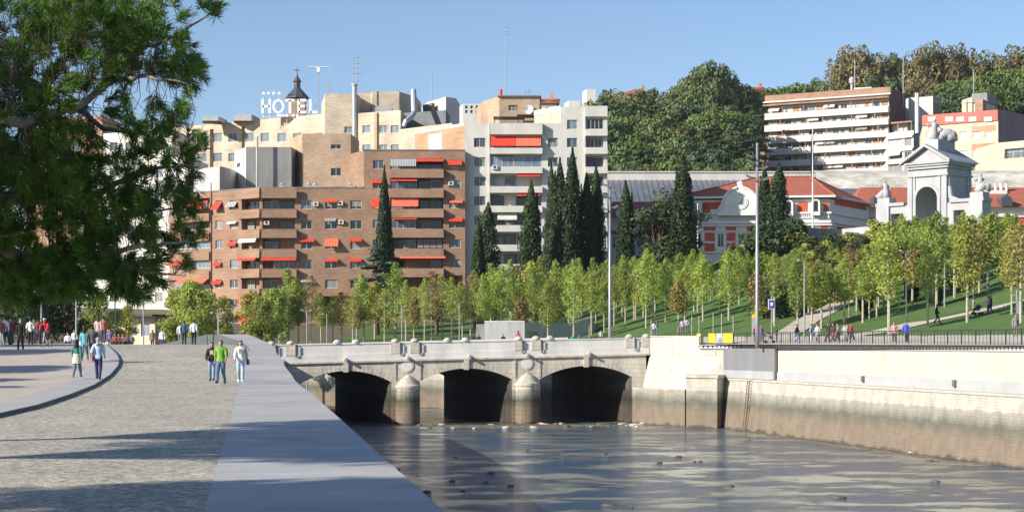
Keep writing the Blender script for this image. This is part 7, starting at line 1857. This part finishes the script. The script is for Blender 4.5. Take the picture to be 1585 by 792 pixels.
RAD = {'pelvis':(.135,.10),'waist':(.125,.09),'chest':(.155,.105),'neck0':(.075,.065),'neck':(.05,.05),'sho':(.062,.062),'elb':(.043,.043),'wri':(.03,.028),'hip':(.085,.09),'kne':(.058,.06),'ank':(.042,.045),'toe':(.038,.025)}
BODY = {}
def base_body(pose):
    if pose in BODY: return BODY[pose]
    J = skel(pose); names = list(J); idx = {n: i for i, n in enumerate(names)}
    E = [('pelvis','waist'),('waist','chest'),('chest','neck0'),('neck0','neck')]
    for n in 'LR': E += [('chest','sho'+n),('sho'+n,'elb'+n),('elb'+n,'wri'+n),('pelvis','hip'+n),('hip'+n,'kne'+n),('kne'+n,'ank'+n),('ank'+n,'toe'+n)]
    me = bpy.data.meshes.new('body_skeleton'); me.from_pydata([J[n] for n in names], [(idx[a], idx[b]) for a, b in E], [])
    o = bpy.data.objects.new('body_skeleton', me); col.objects.link(o)
    m = o.modifiers.new('skin', 'SKIN'); m.use_smooth_shade = True
    if not me.skin_vertices:
        bm = bmesh.new(); bm.from_mesh(me); bm.verts.layers.skin.verify(); bm.to_mesh(me); bm.free()
    for i, n in enumerate(names):
        sv = me.skin_vertices[0].data[i]; sv.radius = RAD.get(n) or RAD[n[:3]]; sv.use_root = (n == 'pelvis')
    s = o.modifiers.new('sub', 'SUBSURF'); s.levels = 1; s.render_levels = 1
    dg = bpy.context.evaluated_depsgraph_get(); ev = o.evaluated_get(dg); em = bpy.data.meshes.new_from_object(ev)
    V = [v.co.copy() for v in em.vertices]; P = [tuple(p.vertices) for p in em.polygons]; Nn = [v.normal.copy() for v in em.vertices]
    bpy.data.objects.remove(o)
    lab = []
    def sd(p, a, b): a, b = Vector(J[a]), Vector(J[b]); t = max(0, min(1, (p-a).dot(b-a)/(b-a).length_squared)); return (p-a-(b-a)*t).length, t
    for f in P:
        c = sum((V[i] for i in f), Vector())/len(f); best = (9, None, 0)
        for k, L in SEG.items():
            for q, (a, b) in enumerate(L):
                d, t = sd(c, a, b); d -= (RAD.get(a) or RAD[a[:3]])[0]*.9
                if d < best[0]: best = (d, k, t)
        lab.append(best[1:])
    BODY[pose] = (V, P, Nn, lab, J); return BODY[pose]
def person(label, x, y, z, face, pose='stand', top=(.3,.3,.3), legs=(.05,.07,.15), hair='hair_dark', h=1.74, sleeves=True, skirt=None, scarf=None, vest=None, bag=None, shoes=(.05,.05,.05), shorts=False, long_hair=False, hood=None, skin='skin', group=None, hat=None, build=1.0, emblem=None):
    V, P, Nn, lab, J = base_body(pose); s = h/1.75
    t = thing('person', label, 'person', (0,0,0), group)
    A = MB(); A.add(V, P)                              # one continuous body
    hc = Vector(J['neck']) + Vector((0,-.012,.105)); b0 = len(A.v)
    A.sphere(hc, (.078,.096,.118), 12); A.sphere(hc+Vector((0,-.093,-.008)), (.014,.02,.022), 6)          # head, nose
    for sd_ in (-1,1): A.sphere(hc+Vector((sd_*.08,.005,-.005)), (.012,.022,.032), 6)
    A.tube([Vector(J['neck0'])-Vector((0,0,.02)), hc-Vector((0,-.02,.06))], [.055,.05], 8)
    for n, sd_ in (('L',-1),('R',1)):                   # hands: palm, four fingers, thumb
        w = Vector(J['wri'+n]); d = (w-Vector(J['elb'+n])).normalized(); sx = Vector((0,1,0)); sx = (sx-d*sx.dot(d)).normalized(); up = d.cross(sx)
        A.tube([w-d*.01, w+d*.04, w+d*.085], [.026,.036,.032], 8)
        for k, (o_, L) in enumerate(((-.027,.062),(-.009,.075),(.009,.07),(.027,.055))):
            p = w+d*.08+sx*o_; A.tube([p, p+d*L*.5-up*.004*sd_, p+d*L-up*.02*sd_], [.0095,.009,.006], 5)
        p = w+d*.03-sx*.03; A.tube([p, p+d*.03-sx*.022, p+d*.058-sx*.026], [.012,.011,.008], 5)
    body = A.build('body', M[skin], t, smooth=True)
    def shell_part(name, mt, test, off):
        fs = [f for f, l in zip(P, lab) if test(f, l)]; used = sorted({i for f in fs for i in f}); mp = {i: k for k, i in enumerate(used)}
        mb = MB(); mb.add([V[i]+Nn[i]*off*(1+.35*noise.noise(V[i]*9)) for i in used], [tuple(mp[i] for i in f) for f in fs]); return mb.build(name, mt, t, smooth=True)
    cen = lambda f: sum((V[i] for i in f), Vector())/len(f)
    zc_ = J['pelvis'][2]
    shell_part('trousers' if not shorts else 'shorts', cloth(legs), lambda f, l: (l[0] == 'leg' and (not shorts or cen(f).z > .5 or l[1] < .35)) or (l[0] == 'torso' and cen(f).z < zc_+.06), .016)
    shell_part('shirt', cloth(top), lambda f, l: (l[0] == 'torso' and cen(f).z > zc_-.06) or l[0] == 'arm' or (l[0] == 'fore' and sleeves), .026*build)
    shell_part('shoe', cloth(shoes), lambda f, l: l[0] == 'foot', .014)
    mb = MB(); mb.sphere(hc+Vector((0,.012,.022)), (.088,.102,.108), 12)
    mb.v = [(a, max(b, hc.y-.045) if c < hc.z+.055 else b, c if (long_hair or c > hc.z-.06) else hc.z-.06) for a, b, c in mb.v]
    if long_hair: mb.tube([hc+Vector((0,.06,0)), hc+Vector((0,.085,-.12)), hc+Vector((0,.09,-.24))], [.085,.085,.04], 8)
    if scarf is None and hat is None or long_hair: mb.build('hair', M[hair], t, smooth=True)
    if hat: mb = MB(); mb.lathe(hc+Vector((0,0,.03)), [(.1,0),(.098,.05),(.07,.1),(0,.115)], 10); mb.box(hc.x-.06,hc.x+.06,hc.y-.17,hc.y-.07,hc.z+.03,hc.z+.045); mb.build('cap', cloth(hat), t, smooth=True)
    if scarf:
        mb = MB(); mb.sphere(hc+Vector((0,.025,.01)), (.1,.105,.13), 12); mb.tube([hc+Vector((0,.04,-.02)), hc+Vector((0,.03,-.14)), hc+Vector((0,.03,-.24))], [.09,.11,.15], 10); mb.build('headscarf', cloth(scarf), t, smooth=True)
    if hood: mb = MB(); mb.tube([hc+Vector((0,.11,-.2)), hc+Vector((0,.13,-.14)), hc+Vector((0,.09,-.1))], [.09,.1,.06], 8); mb.build('hood', cloth(hood), t, smooth=True)
    if skirt:
        mb = MB(); mb.lathe((0,0,0), [(.165,1.12),(.185,.98),(.205,.84),(.225,.68)], 14); mb.v = [(a, b*.78, c) for a, b, c in mb.v]; mb.build('tunic', cloth(skirt), t, smooth=True)
    if vest: mb = MB(); mb.obox((0,.145,J['chest'][2]-.04), (.13,0,0), (0,.055,0), (0,0,.19)); mb.build('backpack', cloth(vest), t)
    if bag: mb = MB(); w = Vector(J['wriR']); mb.obox(w+Vector((.06,0,-.05)), (.05,0,0), (0,.14,0), (0,0,.11)); mb.tube([w+Vector((.04,-.08,.05)), Vector(J['shoR'])+Vector((.02,-.07,.05)), Vector(J['shoR'])+Vector((.02,.08,.05)), w+Vector((.04,.1,.05))], .012, 5); mb.build('shoulder_bag', cloth(bag), t)
    if emblem: mb = MB(); mb.obox((0,-.155*build,1.3), (.075,0,0), (0,.006,.0), (0,0,.09)); mb.build('print', cloth(emblem), t)
    t.location = (x, y, z); t.rotation_euler = (0,0,R(face)); t.scale = (s*build, s*build, s) if build != 1 else (s, s, s)
    return t
def eyes(t):
    pass
def pl_left(px, feet, hpx, **k):    # on the left promenade: distance from the height in the photo
    h = k.pop('h', 1.72); D = h*F/hpx; lab = k.pop('label'); face = k.pop('face', 0)
    return person(lab, X_(px, D), D, gz(D)+(.13 if k.pop('plaza', False) else .0), face, h=h, **k)
dn = (.10,.16,.28); jeans = (.20,.28,.40)
# trio walking towards the camera
pl_left(328, 597, 61.5, label='woman in an unbuttoned black cardigan walking beside the man in green', face=4, pose='walkB', top=(.03,.028,.03), emblem=(.6,.45,.42), legs=jeans, hair='hair_brown', long_hair=True, h=1.66)
pl_left(342, 599, 69, label='man in a bright green polo shirt and jeans, middle of the walking trio', face=-3, pose='walkA', top=(.17,.38,.05), legs=dn, hair='hair_brown', sleeves=False, h=1.78, build=1.06)
pl_left(372.5, 597, 66, label='young man in a white long-sleeved top and pale jeans by the coping', face=6, pose='walkB', top=(.72,.72,.70), legs=(.36,.46,.58), emblem=(.30,.27,.20), hair='hair_dark', h=1.75, bag=(.04,.04,.06), shoes=(.7,.7,.7))
# couple and others walking away
pl_left(119, 594, 60, label='person in a green jacket over a cream tunic and a dark headscarf, seen from behind', face=176, pose='walkA', top=(.05,.20,.13), skirt=(.58,.54,.44), scarf=(.012,.012,.02), legs=(.12,.18,.26), plaza=True, h=1.63, shoes=(.45,.3,.2))
pl_left(152, 592, 67, label='man in a pale blue shirt and navy trousers, grey jacket on his shoulders, from behind', face=184, pose='walkB', top=(.42,.55,.75), legs=(.05,.05,.14), hair='hair_grey', sleeves=False, h=1.76, plaza=True, hood=(.42,.42,.42))
pl_left(131, 565, 52, label='person in a turquoise top and jeans carrying a white bag', face=180, pose='walkA', top=(.12,.42,.45), legs=jeans, bag=(.8,.8,.8), long_hair=True, h=1.66, plaza=True)
pl_left(143, 570, 55, label='person in a dark grey jacket walking before the man in pale blue', face=180, pose='walkB', top=(.10,.10,.095), legs=(.05,.05,.05), h=1.75, plaza=True)
pl_left(152, 545, 44, label='woman in a pink and white top walking away near the crest', face=175, pose='walkA', top=(.62,.38,.40), legs=(.35,.33,.32), long_hair=True, hair='hair_brown', h=1.68, plaza=True)
pl_left(160, 545, 42, label='person in a rust striped top near the crest beside the pink top', face=185, pose='walkB', top=(.42,.18,.12), legs=(.1,.1,.12), h=1.7, plaza=True)
# crowd on the left crest
for px, ht, kw in [(2,44,dict(label='person cut off at the left edge in jeans', top=(.4,.1,.1), legs=dn, pose='walkA')),
    (9,45,dict(label='man in a white shirt and dark trousers, second from the left edge', top=(.66,.70,.76), legs=(.05,.06,.12), pose='walkA', h=1.8)),
    (17,43,dict(label='person in a maroon top just right of the white-shirted man', top=(.30,.05,.07), legs=(.06,.08,.14), pose='walkB')),
    (32,48,dict(label='person in black with a white scarf over the shoulders', top=(.02,.02,.022), legs=(.02,.02,.022), pose='walkA', hair='hair_grey', hood=(.7,.7,.7))),
    (47,42,dict(label='man in a white t-shirt and black trousers in the left crowd', top=(.72,.74,.74), legs=(.03,.03,.035), pose='stand', sleeves=False, h=1.72)),
    (53,40,dict(label='person with a dark teal backpack right of the white t-shirt', top=(.10,.14,.15), legs=(.04,.04,.05), pose='walkB', vest=(.03,.10,.10))),
    (59,40,dict(label='person in a dark red top beside the cyclist', top=(.25,.03,.03), legs=(.04,.04,.04), pose='walkA', h=1.68)),
    (64,41,dict(label='person in black with a red bag left of the cyclist', top=(.03,.03,.035), legs=(.03,.03,.03), pose='stand', bag=(.5,.04,.04)))]:
    kw.setdefault('face', rnd.choice([5, 170, 185, -10])); pl_left(px, 540, ht, **kw)
def far(px, D, top_y, label, z=None, **k):
    z = gz(D) if z is None else z; h = k.pop('h', None) or max(1.5, min(1.85, Z_(top_y, D)-z)); return person(label, X_(px, D), D, z, k.pop('face', 0), h=h, **k)
far(285, 133, 501, 'man in a navy blue jacket standing left of the man in a pale shirt', top=(.06,.10,.20), legs=(.03,.03,.045), h=1.78, face=180)
far(300, 131, 499, 'man in a pale lilac shirt and black trousers beyond the crest', top=(.62,.64,.76), legs=(.02,.02,.025), h=1.8, face=175)
far(279, 140, 503, 'person in a cream top half hidden behind the navy jacket', top=(.6,.57,.5), legs=(.2,.2,.2), h=1.7, face=180)
far(251, 142, 512, 'person in a white shirt seen from the chest up beyond the crest', top=(.74,.76,.8), legs=(.1,.1,.1), h=1.62, z=6.9)
far(236, 145, 514, 'person in a brown coat left of the white shirt beyond the crest', top=(.26,.17,.13), legs=(.1,.08,.07), h=1.6, z=6.9, scarf=(.2,.16,.13))
far(105, 136, 515, 'person in white sitting low beyond the crest', pose='sit', top=(.7,.7,.72), legs=(.08,.1,.2), z=7.0, h=1.7)
far(115, 140, 512, 'person in a pale top beside the low sitting person', top=(.6,.62,.66), legs=(.2,.2,.25), h=1.55, z=6.9)
far(170, 146, 515, 'person in a violet top beyond the crest near the kerb end', top=(.22,.14,.34), legs=(.1,.1,.12), h=1.65, z=6.9)
for k, (px, c) in enumerate([(178,(.35,.08,.06)),(184,(.14,.14,.16)),(190,(.5,.16,.10)),(197,(.10,.12,.16)),(204,(.16,.15,.15))]):
    far(px, 141+k*2, 520, f'{["red","grey","orange","slate","charcoal"][k]} clad person sitting in the row beyond the crest', pose='sit', top=c, legs=(.06,.06,.08), z=7.0, h=1.6)
# cyclist
def bicycle(x, y, z, face, label):
    t = thing('bicycle', label, 'bicycle', (0,0,0))
    for yy in (-.52, .50):
        mb = MB(); N = 24; ring = [(0, yy+.335*math.cos(2*math.pi*i/N), .335+.335*math.sin(2*math.pi*i/N)) for i in range(N+1)]; mb.tube(ring, .017, 6, caps=False); w = mb.build('wheel', M['black'], t)
        sp = MB()
        for i in range(12): a = 2*math.pi*i/12; sp.tube([(0,yy,.335),(0,yy+.33*math.cos(a),.335+.33*math.sin(a))], .004, 3, caps=False)
        sp.build('spokes', M['steel'], w)
    mb = MB()
    for a, b in (((0,.50,.335),(0,.02,.29)),((0,.02,.29),(0,.18,.86)),((0,.50,.335),(0,.15,.78)),((0,.02,.29),(0,-.36,.78)),((0,.14,.76),(0,-.34,.86)),((0,-.52,.335),(0,-.33,.95))): mb.tube([a,b], .018, 6)
    mb.build('frame', M['white'], t)
    mb = MB(); mb.tube([(-.25,-.5,1.03),(-.1,-.38,1.0),(.1,-.38,1.0),(.25,-.5,1.03)], .014, 6); mb.build('handlebar', M['black'], t)
    mb = MB(); mb.obox((0,.2,.89), (.06,0,0), (0,.13,0), (0,0,.025)); mb.build('saddle', M['black'], t)
    mb = MB(); mb.tube([(-.1,.02,.2),(.1,.02,.38)], .012, 5); mb.obox((-.12,.02,.2),(.04,0,0),(0,.04,0),(0,0,.01)); mb.obox((.12,.02,.38),(.04,0,0),(0,.04,0),(0,0,.01)); mb.build('pedals', M['steel'], t)
    t.location = (x, y, z); t.rotation_euler = (0,0,R(face)); return t
D = 105; xb = X_(72, D)
bicycle(xb, D, gz(D)+.01, -8, 'road bicycle ridden by the cyclist in red on the left crest')
person('cyclist in a red jersey, dark shorts and helmet riding towards the camera', xb, D, gz(D)+.01, -8, pose='ride', top=(.60,.03,.05), legs=(.03,.03,.05), hat=(.5,.5,.55), h=1.76, shorts=True, sleeves=False)
D = 104; bicycle(X_(3, D), D, gz(D)+.01, 5, 'bicycle cut off by the left edge of the frame')
# people on the right promenade and lawn
def rb(px, feet, hpx, label, **k):
    h = k.pop('h', 1.7); D = h*F/hpx; Dw = at_arc(arc_px(px))[0].y; D = max(D, Dw + 2.2 + (px*.37) % 2.5) if px < 1440 else D; x = X_(px, D); z = max(land_z(x, D)+.03, 7.3); return person(label, x, D, z, k.pop('face', 90), h=h, group=None, **k)
rb(1170,522,34,'person in a red and black top by the foot of the tall mast', face=20, top=(.30,.05,.06), legs=dn, pose='stand')
rb(1178,523,33,'person in a purple top right of the tall mast foot', face=10, top=(.22,.12,.30), legs=(.2,.2,.25), pose='stand', long_hair=True)
rb(1202,524,31,'small person in dark clothes behind the railing, right of the pushchair', face=80, top=(.03,.03,.04), legs=(.05,.05,.06), h=1.5)
rb(1234,515,33,'man in a black jacket and pale jeans apart from the group', face=70, top=(.03,.03,.04), legs=jeans, pose='walkA')
rb(1256,520,34,'person in a blue and white top left of the pale grey jacket', face=60, top=(.30,.33,.62), legs=(.5,.52,.6), pose='stand')
rb(1265,531,36,'man in a pale grey jacket and trousers leading the group', face=-70, top=(.50,.53,.56), legs=(.32,.34,.37), pose='walkB')
rb(1282,529,35,'person in black carrying a red bag in the middle of the group', face=-60, top=(.03,.025,.03), legs=(.05,.05,.06), pose='walkA', bag=(.45,.05,.08))
rb(1290,530,35,'woman with magenta trousers in the group', face=-80, top=(.06,.05,.05), legs=(.35,.06,.12), pose='walkB', long_hair=True)
rb(1297,529,36,'person in a dark and white patterned top in the group', face=-85, top=(.20,.19,.20), legs=(.06,.06,.07), pose='walkA')
rb(1307,530,36,'tall man in a beige shirt, right side of the group', face=90, top=(.40,.36,.28), legs=(.22,.22,.21), pose='walkB', sleeves=False)
rb(1311,530,38,'person in a grey top with a shoulder bag at the group end', face=100, top=(.30,.31,.32), legs=(.28,.29,.31), pose='walkA', bag=(.2,.2,.2))
rb(1318,514,33,'person in a bright red jacket just behind the group', face=90, top=(.65,.03,.03), legs=(.10,.09,.10), pose='walkA')
rb(1384,530,38,'person in a pink top and dark trousers left of the blue top', face=-10, top=(.58,.32,.30), legs=(.09,.07,.08), pose='stand', long_hair=True)
rb(1402.5,530,39,'person in a bright blue top beside the railing', face=5, top=(.06,.11,.60), legs=(.10,.10,.13), pose='walkA', bag=(.1,.1,.1))
rb(1450,509,31,'man all in black walking alone on the path', face=80, top=(.03,.03,.035), legs=(.03,.03,.035), pose='walkA')
rb(1572,505,38,'person in grey half hidden by the lamp at the right edge', face=10, top=(.26,.24,.22), legs=(.2,.18,.16), pose='stand')
rb(1250,510,30,'person in dark clothes on the far side of the right promenade', face=90, top=(.08,.08,.1), legs=(.05,.05,.05), pose='walkA', h=1.65) if 0 else None
# pushchairs
def pram(x, y, z, face, label, c):
    t = thing('pushchair', label, 'pushchair', (0,0,0))
    for sx in (-.25,.25):
        for yy in (-.35,.3):
            mb = MB(); mb.tube([(sx-.015,yy,.13),(sx+.015,yy,.13)], .13, 12); mb.build('wheel', M['black'], t)
    mb = MB()
    for sx in (-.24,.24): mb.tube([(sx,-.35,.13),(sx,0,.45),(sx,.5,1.02)], .013, 5); mb.tube([(sx,.3,.13),(sx,-.2,.6)], .013, 5)
    mb.tube([(-.24,.5,1.02),(.24,.5,1.02)], .016, 5); mb.build('frame', M['steel'], t)
    mb = MB(); mb.add([(-.2,-.3,.4),(.2,-.3,.4),(.2,.1,.38),(-.2,.1,.38),(-.2,.3,.85),(.2,.3,.85),(-.2,-.35,.5),(.2,-.35,.5)], [(0,1,2,3),(3,2,5,4),(0,3,4,6),(1,7,5,2),(6,7,1,0)]); mb.build('seat', cloth(c), t)
    mb = MB(); N = 8
    for i in range(N):
        a0, a1 = math.pi*.05+math.pi*.5*i/N, math.pi*.05+math.pi*.5*(i+1)/N; f = lambda a, s: (s*.22, .28-.38*math.sin(a)*1.0, .62+.36*math.cos(a)*.9)
        mb.quad(f(a0,-1), f(a0,1), f(a1,1), f(a1,-1))
    mb.build('hood', cloth(c), t)
    t.location = (x, y, z); t.rotation_euler = (0,0,R(face))
D = 153; pram(X_(1191,D), D, 7.4, 80, 'pink and grey pushchair behind the railing near the mast', (.38,.22,.26))
D = 155; x = X_(1513, D); z = land_z(x, D)+.08; pram(x, D, z, -75, 'dark pushchair pushed along the lawn path', (.06,.06,.08))
person('person in a pale top leaning to push the dark pushchair on the path', x+.95, D+.1, z, -82, pose='lean', top=(.60,.52,.50), legs=(.08,.08,.10), h=1.66, hair='hair_dark', long_hair=True)
person('person in dark red beside the pushchair on the lawn path', x+1.3, D+.6, z, -82, pose='walkA', top=(.18,.05,.07), legs=(.05,.05,.06), h=1.7)
# people beyond the bridge parapet: seats behind it
def deck(px, D, zf, label, **k): return person(label, X_(px, D), D, zf, k.pop('face', 0), **k)
bench = thing('bench', 'long low stone bench behind the bridge parapet', 'bench', (X_(800,190),190,7.0))
mb = MB(); mb.box(X_(728,196), X_(915,196), 195.6, 196.4, 7.42, 7.6); mb.build('seat', M['concrete'], bench)
for px in (735,800,905): mb = MB(); mb.box(X_(px,196)-.2, X_(px,196)+.2, 195.7, 196.3, 6.8, 7.418); mb.build('leg', M['concrete'], bench)
for px, c, l, lb in [(741,(.04,.035,.04),(.05,.04,.04),'dark-clad person seated before the left end of the kiosk'),(779,(.03,.03,.035),(.03,.03,.03),'person in black seated before the pale kiosk wall'),(886,(.03,.30,.14),(.03,.2,.1),'person in a bright green top seated right of the kiosk middle'),(897,(.12,.13,.20),(.06,.07,.12),'person in dark blue seated beside the green top')]:
    deck(px, 196, 7.13, lb, pose='sit', top=c, legs=l, h=1.66)
deck(802, 194.8, 7.2, 'person in a deep pink top before the kiosk corner', top=(.62,.12,.18), legs=(.4,.35,.35), h=1.55, face=180, long_hair=True)
for px, D, c, lb, hh_ in [(930,196,(.5,.45,.42),'child in a pale top left of the tall mast behind the parapet',1.35),(1012,190,(.55,.6,.72),'person in a pale blue top behind the right end of the bridge parapet',1.62),(1017,191,(.1,.1,.16),'person in navy beside the pale blue top behind the parapet',1.66),(1056,186,(.55,.42,.5),'person in a pink top behind the abutment parapet, left of the grey one',1.58),(1063,187,(.45,.45,.5),'person in a grey top behind the abutment parapet',1.62),(1050,188,(.12,.12,.14),'person in charcoal behind the abutment parapet, leftmost of three',1.55)]:
    deck(px, D, max(land_z(X_(px,D), D), 7.3), lb, top=c, legs=(.15,.15,.18), h=hh_, face=rnd.choice([0,90,180]))
# ======================================================= thin haze over everything
mb = MB(); mb.box(-3600, 3600, -200, 5700, -7, 95); hz = mb.build('haze', [], None); tag(hz, kind='stuff')
hm_ = bpy.data.materials.new('haze'); hm_.use_nodes = True; n = hm_.node_tree.nodes; n.remove(n['Principled BSDF'])
pv = n.new('ShaderNodeVolumePrincipled'); pv.inputs['Color'].default_value = (.86,.9,1,1); pv.inputs['Density'].default_value = .00007; pv.inputs['Anisotropy'].default_value = .3
hm_.node_tree.links.new(pv.outputs[0], n['Material Output'].inputs['Volume']); hz.data.materials.append(hm_)
